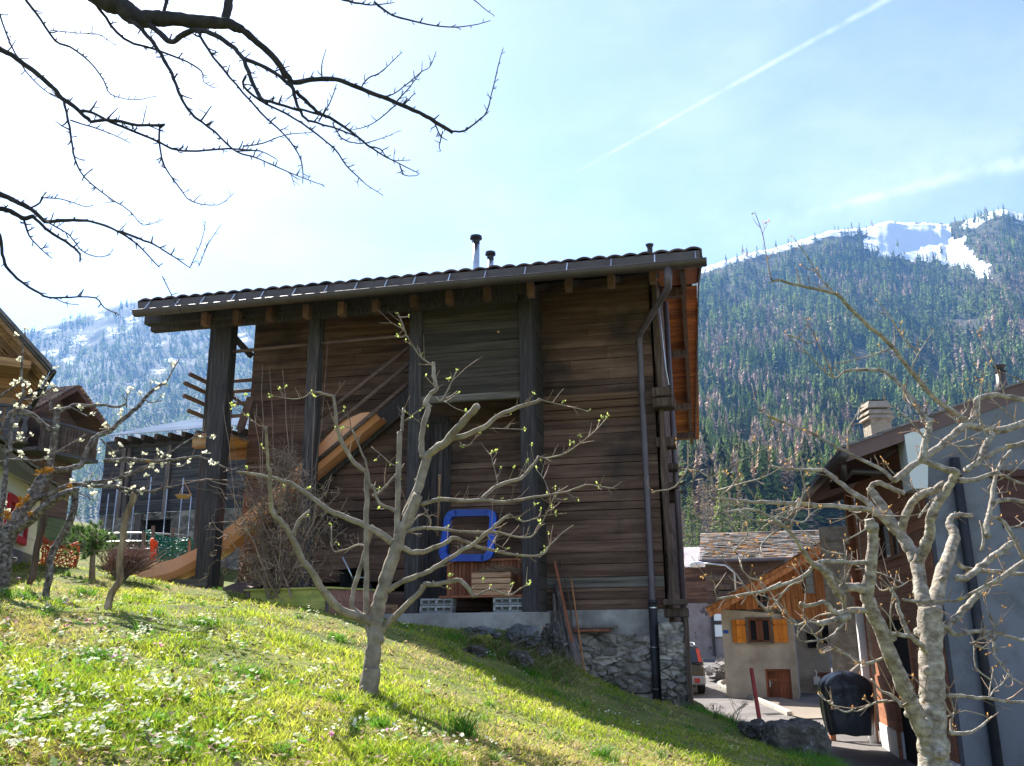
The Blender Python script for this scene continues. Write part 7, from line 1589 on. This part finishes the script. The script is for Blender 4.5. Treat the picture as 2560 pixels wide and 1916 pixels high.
for sp_ in (['V', (650, 620), (645, 520), (670, 420)], ['V', (960, 690), (1010, 620), (1100, 580), (1200, 490), (1280, 415)], ['V', (1140, 760), (1210, 745), (1350, 640), (1430, 570), (1500, 530), (1550, 410)], ['V', (1230, 830), (1100, 940), (1000, 1000), (870, 1030)], ['V', (1300, 820), (1350, 770), (1385, 735)], ['V', (1240, 800), (1340, 690), (1440, 560)],
            ['V', (1540, 985), (1590, 1080), (1640, 1110)], ['V', (1600, 1040), (1575, 1150), (1585, 1195)], ['V', (730, 970), (800, 1090), (900, 1130), (1000, 1130), (1100, 1100), (1205, 1065)], ['V', (1030, 1160), (1110, 1180), (1160, 1240), (1230, 1270), (1350, 1265)], ['V', (620, 960), (680, 870), (740, 740), (762, 665)],
            ['V', (1265, 1310), (1300, 1385), (1400, 1390)], ['T', (430, 740), (560, 780), (700, 830), (800, 880)], ['T', (270, 1355), (420, 1440), (500, 1540), (600, 1580), (680, 1565)], ['T', (1450, 930), (1600, 930), (1700, 980)], ['T', (1490, 900), (1620, 880), (1750, 830), (1920, 815)]):
    a(sp_, 2.2, 1.0)
t.spurs(.05, .012, .055, .022, .0036, .5, .75)
ov = thing('overhanging_tree', 'dark bare tree whose spurred branches hang into the sky at the top left', 'tree', tuple(at(-366, 610, 4.6)-Vector((0, 0, 3))))
finish(t, ov, 'bark_dark', 4, spmat='bark_dark')
mm = MB(False); tb = t.br[0][0][0]; mm.tube([(tb.x-.1, tb.y, Hs(tb.x, tb.y)-.1), (tb.x, tb.y, (tb.z+Hs(tb.x, tb.y))/2), tb], [.17, .13, .1], 12); mm.build('trunk', 'bark_dark', ov, smooth=True)

# ---- corkscrew hazel in front of the gallery
rn = random.Random(77); hz = thing('corkscrew_hazel', 'tangled corkscrew hazel bush with straight shoots in front of the gallery', 'shrub', tuple(at(700, 1485, 12.4)))
m1 = MB(False); m2 = MB(False); base = at(700, 1488, 12.4)
for k in range(48):
    a_ = rn.gauss(0, .10); px = 700+rn.uniform(-70, 70); top_ = at(px+rn.gauss(0, 70), rn.uniform(1180, 1330), 12.4+rn.gauss(0, .3)); b_ = base+Vector((rn.gauss(0, .16), rn.gauss(0, .12), -.05)); pts = [b_.lerp(top_, q/8)+Vector((rn.gauss(0, .025), rn.gauss(0, .025), 0)) for q in range(9)]
    m1.tube(pts, [.014-.0012*q for q in range(9)], 5, True, rn.random())
for k in range(1000):
    u = rn.random(); py = 1130+330*rn.random()**.9; wd_ = 150*math.sin(PI*min(1, max(.12, (1500-py)/330)))**.6; px = 690+rn.gauss(0, .52)*wd_+(20 if py < 1250 else 0)
    if py > 1340: px = 670+rn.gauss(0, 70)
    if px < 612 and rn.random() < .8: continue
    p = at(px, py, 12.4+rn.gauss(0, .32)); d = Vector((rn.gauss(0, 1), rn.gauss(0, 1), rn.gauss(.2, 1))).normalized(); pts = [p]; ph = rn.uniform(0, 6); amp = rn.uniform(.5, 1.3); s1 = d.orthogonal().normalized(); s2 = d.cross(s1); L_ = rn.uniform(.12, .42); ns = 10
    for q in range(1, ns): pts.append(p+d*L_*q/ns+(s1*math.sin(ph+q*1.25*amp)+s2*math.cos(ph+q*1.0))*.02*(1+q*.05)-Vector((0, 0, .03*(q/ns)**2)))
    m2.tube(pts, [.0066-.0042*q/ns for q in range(ns)], 4, False, rn.random())
for px, py in [(653, 912), (672, 918), (708, 922), (727, 1010), (820, 845), (790, 930), (740, 1025), (640, 1010), (775, 1050), (560, 1010), (570, 980)]:
    tp_ = at(px, py, 12.3+rn.gauss(0, .1)); bb = at(px-(px-700)*.35+rn.gauss(0, 8), 1330, 12.4); pts = [bb.lerp(tp_, q/6)+Vector((rn.gauss(0, .012), 0, 0)) for q in range(7)]; m1.tube(pts, [.008-.0009*q for q in range(7)], 5, True, rn.random())
for _ in range(16):
    px, py = rn.uniform(430, 620), rn.uniform(1180, 1440); p = at(px+130, py+rn.uniform(-20, 60), 12.4); e = at(px, py, 12.0+rn.gauss(0, .3)); pts = [p.lerp(e, q/5)+Vector((0, 0, .05*math.sin(q*.6)+rn.gauss(0, .01))) for q in range(6)]; m1.tube(pts, [.006-.0008*q for q in range(6)], 4, True, rn.random())
put(m1.build('stems', 'twig', hz), kind='stuff'); put(m2.build('curled_twigs', mat('hazel_twigs', [(.3, (.15, .095, .065)), (.7, (.36, .26, .19))], 20, rough=.85, bump=0, vamt=.5), hz), kind='stuff')
cat_ = [at(600+rn.uniform(0, 230), 1200+rn.uniform(0, 270), 12.2+rn.gauss(0, .2)) for _ in range(70)]; mm = MB(False)
for p in cat_: mm.tube([p, p+Vector((0, 0, -.03-.04*rn.random()))], [.006, .004], 5)
put(mm.build('catkins', mat('catkin', [(.3, (.34, .30, .12)), (.7, (.50, .44, .2))], 10, bump=0), hz), kind='stuff')

# ---- small pine and pruned shrub on the lawn
def at_ground(px, py, Y): p = at(px, py, Y); return p
pn = thing('small_pine', 'small round headed pine on a thin trunk at the left of the lawn', 'tree', tuple(at(231, 1446, 11.5)))
rn = random.Random(5); m = MB(False); m.tube([at(230, 1455, 11.5), at(231, 1410, 11.5), at(233, 1370, 11.5), at(232, 1330, 11.5)], [.04, .034, .028, .016], 8)
br = []
for k in range(26):
    e = at(232+rn.gauss(0, 34), 1348+rn.gauss(0, 20), 11.5+rn.gauss(0, .17)); s_ = at(232, 1385-rn.random()*40, 11.5); m.tube([s_, s_.lerp(e, .5)+Vector((0, 0, -.02)), e], [.012, .008, .004], 5); br.append(e)
m.build('trunk', 'twig', pn, smooth=True)
m = MB(False)
for e in br+[at(232+rn.gauss(0, 32), 1345+rn.gauss(0, 19), 11.5+rn.gauss(0, .18)) for _ in range(80)]:
    for _ in range(46):
        d = Vector((rn.gauss(0, 1), rn.gauss(0, 1), rn.gauss(.6, .8))).normalized(); w_ = d.orthogonal().normalized()*.0055; l = rn.uniform(.04, .075); m.add([e-w_, e+w_, e+d*l], [(0, 1, 2)])
m.build('needles', 'needle', pn)
ps = thing('pruned_shrub', 'low pruned shrub of dense reddish brown twigs beside the small pine', 'shrub', tuple(at(300, 1452, 12.0)))
m = MB(False); b0 = at(292, 1455, 12)
for k in range(620):
    e = at(322+rn.gauss(0, 36), 1398+rn.gauss(0, 15)-6, 12+rn.gauss(0, .16)); s_ = b0.lerp(e, rn.uniform(.3, .7))+Vector((rn.gauss(0, .04), 0, 0)); m.tube([s_, e+Vector((rn.gauss(0, .02), 0, rn.gauss(0, .02))), e+Vector((rn.gauss(0, .05), 0, rn.uniform(-.02, .07)))], [.005, .0035, .0018], 3, False, rn.random())
m.build('twigs', mat('reddish_twigs', [(.3, (.16, .085, .07)), (.7, (.36, .22, .18))], 20, bump=0, vamt=.5), ps)
m = MB(False)
for k in range(5): e = at(285+k*16, 1420, 12+rn.gauss(0, .1)); m.tube([b0+Vector((rn.gauss(0, .03), 0, -.05)), b0.lerp(e, .5), e], [.03, .025, .015], 7)
m.build('stems', 'bark_pear', ps, smooth=True)
# bare saplings at the lawn edge
for i, (px, py, hh_, lb) in enumerate([(1838, 1812, 60, 'bare forked sapling on the lawn edge left of the red pole'), (1712, 1768, 30, 'thin bare weeds sprouting beside the barn corner pillar'), (1790, 1795, 34, 'low bare twigs between the pillar and the forked sapling')]):
    rn = random.Random(i+90); o = thing('sapling', lb, 'shrub', tuple(at(px, py, 12)), group='bare saplings on the lawn edge'); m = MB(False)
    def gr(p, d, l, r, dep):
        e = p+d*l; m.tube([p, p.lerp(e, .5)+Vector((rn.gauss(0, .008), 0, 0)), e], [r, r*.85, r*.7], 5, False, rn.random())
        if dep:
            for _ in range(rn.choice((2, 3))): gr(e, (d+Vector((rn.gauss(0, .55), rn.gauss(0, .4), rn.gauss(0, .25)))).normalized(), l*rn.uniform(.5, .8), r*.65, dep-1)
    for _ in range(2): gr(at(px+rn.gauss(0, 4), py+4, 12), Vector((rn.gauss(.2, .25), 0, 1)).normalized(), hh_*12/2280*.45, .006, 4)
    m.build('twigs', 'bark_dark', o)
# ============================================================ MOUNTAINS AND FORESTS
def mountain(name, label, ridge, prof, px0, px1, seed, snowfn, nA=320, nT=130):
    """ridge: [(px, py, distance)], prof: [(fraction up the slope in the photo, distance fraction)]"""
    R_ = np.array(ridge, float); pxs = np.linspace(px0, px1, nA); ts = np.linspace(0, 1, nT)
    pr = np.array(prof, float)
    ry = np.interp(pxs, R_[:, 0], R_[:, 1]); rd = np.interp(pxs, R_[:, 0], R_[:, 2]); kk = np.ones(41)/41; rd = np.convolve(np.pad(rd, 20, 'edge'), kk, 'valid'); ry = ry+(fbm(pxs/14, pxs*0, 3, seed)-.5)*7
    V = np.zeros((nT+6, nA, 3)); base_py = 1340.0
    for j, t in enumerate(ts):
        py = base_py+(ry-base_py)*t; D = np.interp(t, pr[:, 0], pr[:, 1])*rd
        D = D*(1+.10*(fbm(pxs/160+seed, np.full(nA, t*6), 4, seed)-.5)*math.sin(PI*min(1, t*1.0)))
        d = np.stack([ray(x, y) for x, y in zip(pxs, py)]); V[j] = d*D[:, None]
        V[j, :, 2] = np.maximum(V[j, :, 2], -4.2) if j > 2 else -4.3
    for k in range(6):
        V[nT+k] = V[nT-1]*(1+.05*(k+1)); V[nT+k, :, 2] = V[nT-1, :, 2]*(1-.06*(k+1)**1.3)
    V[..., 2] += (fbm(V[..., 0]/70, V[..., 1]/70, 4, seed+3)-.5)*V[..., 2]*.03*(np.arange(nT+6)[:, None] < nT-3)
    n0, n1 = nT+6, nA; i = np.arange((n0-1)*(n1-1)); r = i//(n1-1); c = i % (n1-1); a = r*n1+c
    F = np.stack([a, a+1, a+n1+1, a+n1], 1)
    P = V.reshape(-1, 3); sx, sy = proj(P); sn = snowfn(sx, sy, P)
    val = sn[F].mean(1)
    m = bpy.data.materials.new(name+'_ground'); m.use_nodes = True; nt = m.node_tree; N = nt.nodes; L = nt.links; b = N['Principled BSDF']; b.inputs['Roughness'].default_value = .9; b.inputs['Specular IOR Level'].default_value = .1
    at_ = N.new('ShaderNodeAttribute'); at_.attribute_name = 'snow'; tc = N.new('ShaderNodeTexCoord'); no = N.new('ShaderNodeTexNoise'); no.inputs['Scale'].default_value = .03; no.inputs['Detail'].default_value = 10; no.inputs['Roughness'].default_value = .7
    L.new(tc.outputs['Object'], no.inputs['Vector'])
    ad = N.new('ShaderNodeMath'); ad.operation = 'ADD'; L.new(at_.outputs['Fac'], ad.inputs[0]); L.new(no.outputs['Fac'], ad.inputs[1])
    mr = N.new('ShaderNodeMapRange'); mr.inputs[1].default_value = .97; mr.inputs[2].default_value = 1.05; L.new(ad.outputs[0], mr.inputs[0])
    n2 = N.new('ShaderNodeTexNoise'); n2.inputs['Scale'].default_value = .05; n2.inputs['Detail'].default_value = 6; L.new(tc.outputs['Object'], n2.inputs['Vector'])
    cr = N.new('ShaderNodeValToRGB'); cr.color_ramp.elements[0].position = .35; cr.color_ramp.elements[0].color = (.030, .040, .022, 1); cr.color_ramp.elements[1].position = .7; cr.color_ramp.elements[1].color = (.11, .095, .065, 1); L.new(n2.outputs['Fac'], cr.inputs[0])  # dark ground colour paints shadow into the gaps between the trees
    mx = N.new('ShaderNodeMixRGB'); L.new(mr.outputs[0], mx.inputs[0]); L.new(cr.outputs[0], mx.inputs[1]); mx.inputs[2].default_value = (.74, .77, .80, 1); L.new(mx.outputs[0], b.inputs['Base Color'])
    o = npmesh(name, P, F, val, m); s_ = o.data.attributes.new('snow', 'FLOAT', 'POINT'); s_.data.foreach_set('value', sn.astype(np.float32))
    o.data.polygons.foreach_set('use_smooth', [True]*len(F)); put(o, label, 'mountain', kind='structure')
    return V[:nT]
def forest(name, label, V, n, keep, hfun, m, seed, cone=True, tiers=5, sides=6):
    """n trees scattered over the slope V; returns one mass"""
    rs = np.random.RandomState(seed); nT, nA, _ = V.shape
    # even spread over ground area
    e1 = np.linalg.norm(V[1:, :-1]-V[:-1, :-1], axis=2); e2 = np.linalg.norm(V[:-1, 1:]-V[:-1, :-1], axis=2); A_ = (e1*e2/(np.linalg.norm(V[:-1, :-1, :2], axis=2)**.75)).ravel(); cs = np.cumsum(A_); cs /= cs[-1]
    k = np.searchsorted(cs, rs.rand(n)); j = k//(nA-1); i = k % (nA-1); a = rs.rand(n)[:, None]; b = rs.rand(n)[:, None]
    P = (V[j, i]*(1-a)+V[j, i+1]*a)*(1-b)+(V[j+1, i]*(1-a)+V[j+1, i+1]*a)*b
    sx, sy = proj(P); ok = keep(sx, sy, P, rs); P = P[ok]; n = len(P); sy = sy[ok]; h = hfun(P, rs); 
    VV = []; FF = []; VL = []; base = 0; dist = np.linalg.norm(P[:, :2], axis=1)
    w0 = h*(.15+.08*rs.rand(n)); v_ = np.clip((fbm(P[:, 0]/40, P[:, 2]/40, 3, seed)-.5)*1.6+.5+.28*rs.randn(n), 0, 1); lean = rs.randn(n, 2)*.02
    for sel, K in ((dist < 900, tiers*44), ((dist >= 900) & (dist < 1500), tiers*14), (dist >= 1500, tiers*5)):
        q = np.nonzero(sel)[0]
        if not len(q): continue
        for k in range(K):
            t = (k+rs.rand(len(q)))/K; t = t**.85; z0 = .05+.93*t; R = w0[q]*(1-t)**.8*(.65+.6*rs.rand(len(q)))+h[q]*.006
            a = rs.rand(len(q))*6.2832; da = (.55+.35*rs.rand(len(q)))*(.42 if K > tiers*30 else .8 if K > tiers*9 else 1); dr_ = h[q]*(.03+.05*rs.rand(len(q)))*(.7 if K > tiers*30 else 1)
            cx = P[q, 0]+lean[q, 0]*h[q]*z0; cy = P[q, 1]+lean[q, 1]*h[q]*z0; cz = P[q, 2]+h[q]*z0
            top_ = np.stack([cx, cy, cz+h[q]*(.05+.05*(1-t))*(.5 if K > tiers*30 else 1)], 1)
            l_ = np.stack([cx+R*np.cos(a-da), cy+R*np.sin(a-da), cz-dr_], 1); r_ = np.stack([cx+R*np.cos(a+da), cy+R*np.sin(a+da), cz-dr_*.7], 1)
            VV.append(np.stack([top_, l_, r_], 1).reshape(-1, 3)); b0 = base+np.arange(len(q))*3; FF.append(np.stack([b0, b0+1, b0+2], 1)); VL.append(np.clip(v_[q]+rs.randn(len(q))*.22, 0, 1)); base += len(q)*3
    o = npmesh(name, np.concatenate(VV), np.concatenate(FF), np.concatenate(VL), m)
    return put(o, label, 'forest', kind='stuff')
sfp = [(1700+x/2.572, 480+y/2.572) for x, y in [(1130, 225), (1330, 182), (1420, 190), (1560, 215), (1720, 205), (1745, 285), (1830, 290), (1880, 370), (1950, 430), (2010, 490), (2030, 560), (1960, 560), (1900, 500), (1750, 480), (1620, 430), (1500, 455), (1350, 420), (1220, 375), (1180, 350), (1210, 290)]]
rr_ = [(1200, 900, 2000), (1560, 780, 2100), (1720, 682, 2200), (1758, 670, 2250), (1875, 632, 2350), (1918, 624, 2350), (1992, 604, 2400), (2073, 578, 2450), (2167, 569, 2500), (2217, 552, 2500), (2283, 558, 2600), (2369, 560, 2650), (2439, 544, 2550), (2500, 522, 2500), (2516, 524, 2450), (2560, 534, 2400), (2800, 600, 2300), (3300, 800, 2200)]
RX = np.array([r[0] for r in rr_]); RYp = np.array([r[1] for r in rr_])
def snowR(sx, sy, P):
    s = np.zeros(len(sx)); up = sy-np.interp(sx, RX, RYp); sx = sx+(fbm(sx/22, sy/22, 4, 2)-.5)*46; sy = sy+(fbm(sx/22+9, sy/22, 4, 3)-.5)*34
    s = np.where(inpoly(sx, sy, sfp), 1.0, s)
    band = np.clip(1-(up-6)/30, 0, 1)*(sx < 2230); s = np.maximum(s, band*.66)
    band2 = np.clip(1-(up-12)/40, 0, 1)*(sx > 2400); s = np.maximum(s, band2*.62)
    sp = inpoly(sx, sy, [(1880, 750), (1950, 760), (1960, 840), (1900, 830)])
    return np.maximum(s, np.where(sp, .42, 0))
VR = mountain('mountain_right', 'steep forested mountain with a bright snow bowl under its ridge', rr_, [(0, .14), (.08, .19), (.21, .27), (.4, .41), (.58, .56), (.75, .74), (.88, .88), (1, 1)], 1250, 3200, 11, snowR)
def keepR(sx, sy, P, rs):
    up = sy-np.interp(sx, RX, RYp); sx0, sy0 = sx, sy; sx1 = sx+(fbm(sx/22, sy/22, 4, 2)-.5)*46; sy1 = sy+(fbm(sx1/22+9, sy/22, 4, 3)-.5)*34; k = ~inpoly(sx1, sy1, sfp)
    k |= rs.rand(len(sx)) < .012
    thin = np.where((up < 45) & (sx < 2230), .16+.5*np.clip((up-20)/25, 0, 1), 1)
    thin = np.where(inpoly(sx, sy, [(2050, 565), (2230, 535), (2240, 600), (2200, 650), (2140, 610)]), .8, thin)
    ns = fbm(P[:, 0]/45, P[:, 2]/70, 3, 4); thin *= np.clip((ns-.28)*5, .12, 1)
    return k & (rs.rand(len(sx)) < thin) & (sx > 1500) & (sx < 2750)
tall = lambda P, rs: (20+25*rs.rand(len(P)))*(.75+.75*fbm(P[:, 0]/50, P[:, 1]/50, 3, 6))*np.interp(np.linalg.norm(P[:, :2], axis=1), [500, 1200, 1900, 2500], [.72, .95, .9, .68])
forest('spruce_forest', 'dark green spruce wood covering the right hand mountain', VR, 13500, keepR, tall, 'spruce', 1)
def larchR(sx, sy, P, rs):
    ns = fbm(P[:, 0]/110+9, P[:, 2]/90, 3, 14); return keepR(sx, sy, P, rs) & (rs.rand(len(sx)) < np.clip((ns-.47)*6, 0.015, 1)*np.where(sy > 700, 1, .5))
forest('larch_wood', 'bare pinkish grey larches scattered among the spruces', VR, 13500, larchR, lambda P, rs: tall(P, rs)*.92, 'larch', 2, tiers=6, sides=5)
rl_ = [(-900, 1150, 3200), (-200, 960, 3300), (0, 868, 3400), (46, 838, 3400), (87, 826, 3450), (159, 806, 3500), (232, 786, 3500), (275, 768, 3550), (339, 755, 3600), (420, 752, 3650), (620, 748, 3700), (900, 780, 3700), (1250, 900, 3600)]
LX = np.array([r[0] for r in rl_]); LYp = np.array([r[1] for r in rl_])
snL = [((250, 790), 60, 40), ((130, 880), 80, 35), ((120, 830), 90, 25), ((200, 850), 60, 50), ((330, 800), 35, 70), ((280, 830), 40, 40), ((440, 900), 75, 16), ((390, 930), 60, 22), ((500, 800), 40, 30), ((400, 860), 22, 30), ((170, 900), 50, 30), ((240, 930), 20, 20), ((340, 960), 40, 12), ((600, 850), 50, 40), ((590, 780), 40, 50)]
def snowL(sx, sy, P):
    s = np.zeros(len(sx))
    for (cx_, cy_), rx, ry in snL: s = np.maximum(s, .52*np.exp(-(((sx-cx_)+(sy-cy_)*.4)/rx)**2-((sy-cy_)/ry)**2))
    return s
VL_ = mountain('mountain_left', 'high blue hazy mountain with snowy gullies between forest', rl_, [(0, .34), (.15, .42), (.4, .57), (.7, .78), (1, 1)], -700, 1250, 31, snowL, 240, 110)
def keepL(sx, sy, P, rs):
    s = snowL(sx, sy, P)+fbm(P[:, 0]/50, P[:, 2]/50, 3, 8); return (s < .98) & (sx > -60) & (sx < 720) & (sy < 1300) & ((s < .8) | (rs.rand(len(sx)) < .55))
forest('mountain_forest', 'far conifer forest on the blue left hand mountain', VL_, 17000, keepL, lambda P, rs: 21+14*rs.rand(len(P)), 'spruce', 3, tiers=3, sides=5)

# ---- the nearest conifers standing beyond the village, each one its own tree
def conifer(label, px, pyb, pyt, Y, larch, seed, group):
    rn = random.Random(seed); b = at(px, pyb, Y); tp = at(px, pyt, Y); h = tp.z-b.z; o = thing('larch_tree' if larch else 'spruce_tree', label, 'tree', tuple(b), group=group)
    m = MB(False); m.tube([b-Vector((0, 0, 6)), b+Vector((0, 0, h*.5)), b+Vector((0, 0, h))], [h*.016, h*.010, h*.002], 6); m.build('trunk', 'bark_pear', o)
    m = MB(False); n = 430 if not larch else 300
    for k in range(n):
        t = rn.random()**.8; z = h*(.04+.95*t); R = h*.19*(1-t)**.8*(.75+.35*math.sin(t*43+seed)); a = rn.uniform(0, 6.28); r = R*math.sqrt(rn.random())*1.1
        c = b+Vector((math.cos(a)*r, math.sin(a)*r, z-r*.25)); l = h*.035*rn.uniform(.6, 1.5)*(1-.5*t); dr = Vector((math.cos(a), math.sin(a), rn.uniform(-.55, -.05) if not larch else rn.uniform(-.1, .4))).normalized(); sd_ = Vector((-math.sin(a), math.cos(a), rn.uniform(-.2, .2)))
        if larch: m.beam(c-dr*l*.4, c+dr*l, h*.0035, h*.0035); m.add([c-dr*l*.2, c+sd_*l*.35, c+dr*l*.9, c-sd_*l*.3], [(0, 1, 2)]) if rn.random() < .55 else None
        else: m.add([c-dr*l*.5, c+sd_*l*.55, c+dr*l, c-sd_*l*.55, c+Vector((0, 0, l*.3))], [(0, 1, 4), (1, 2, 4), (2, 3, 4), (3, 0, 4)])
    m.build('crown', 'larch' if larch else 'spruce', o)
rn = random.Random(12); k = 0; q_ = []
for px in [1692, 1704, 1716, 1728, 1741, 1752, 1765, 1778, 1792, 1806, 1820, 1836, 1850, 1868, 1884, 1902, 1920, 1940, 1958, 1976, 1698, 1735, 1770, 1812, 1860, 1910]:
    la = rn.random() < .5; Y = rn.uniform(170, 330); tp_ = rn.uniform(1215, 1300) if k < 20 else rn.uniform(1190, 1240)
    q_.append((px, la, Y, tp_))
    k += 1
q_.sort(); ordw = ['first', 'second', 'third', 'fourth', 'fifth', 'sixth', 'seventh', 'eighth', 'ninth', 'tenth', 'eleventh', 'twelfth', 'thirteenth', 'fourteenth', 'fifteenth', 'sixteenth']
cnt = {True: 0, False: 0}
for k, (px, la, Y, tp_) in enumerate(q_):
    where = 'between the barn corner and the slate roof' if px < 1760 else 'rising behind the slate roof' if px < 1880 else 'behind the chalet eaves'
    conifer(('bare pinkish larch ' if la else 'green spruce ')+where+', '+ordw[min(cnt[la], 15)]+(' larch' if la else ' spruce')+' from the barn', px, 1400, tp_, Y, la, k, 'conifers just beyond the village'); cnt[la] += 1

# ---- the air of the valley
m = MB(False); bz = -6.0; xs0, xs1, ys0, ys1 = -4600, 4200, -1300, 4500
m.box(xs0, xs1, ys0, ys1, bz, max(VR[..., 2].max(), VL_[..., 2].max())+60, .5); hz_ = m.build('haze', 'void', None); put(hz_, 'thin blue valley haze in front of the mountains', 'haze', kind='stuff')
hm = bpy.data.materials.new('valley_haze'); hm.use_nodes = True; nt = hm.node_tree; nt.nodes.clear(); out = nt.nodes.new('ShaderNodeOutputMaterial'); pv_ = nt.nodes.new('ShaderNodeVolumePrincipled')
pv_.inputs['Color'].default_value = (.14, .33, .70, 1); pv_.inputs['Density'].default_value = 0.00011; pv_.inputs['Anisotropy'].default_value = .25
nt.links.new(pv_.outputs[0], out.inputs['Volume']); hz_.data.materials.clear(); hz_.data.materials.append(hm)
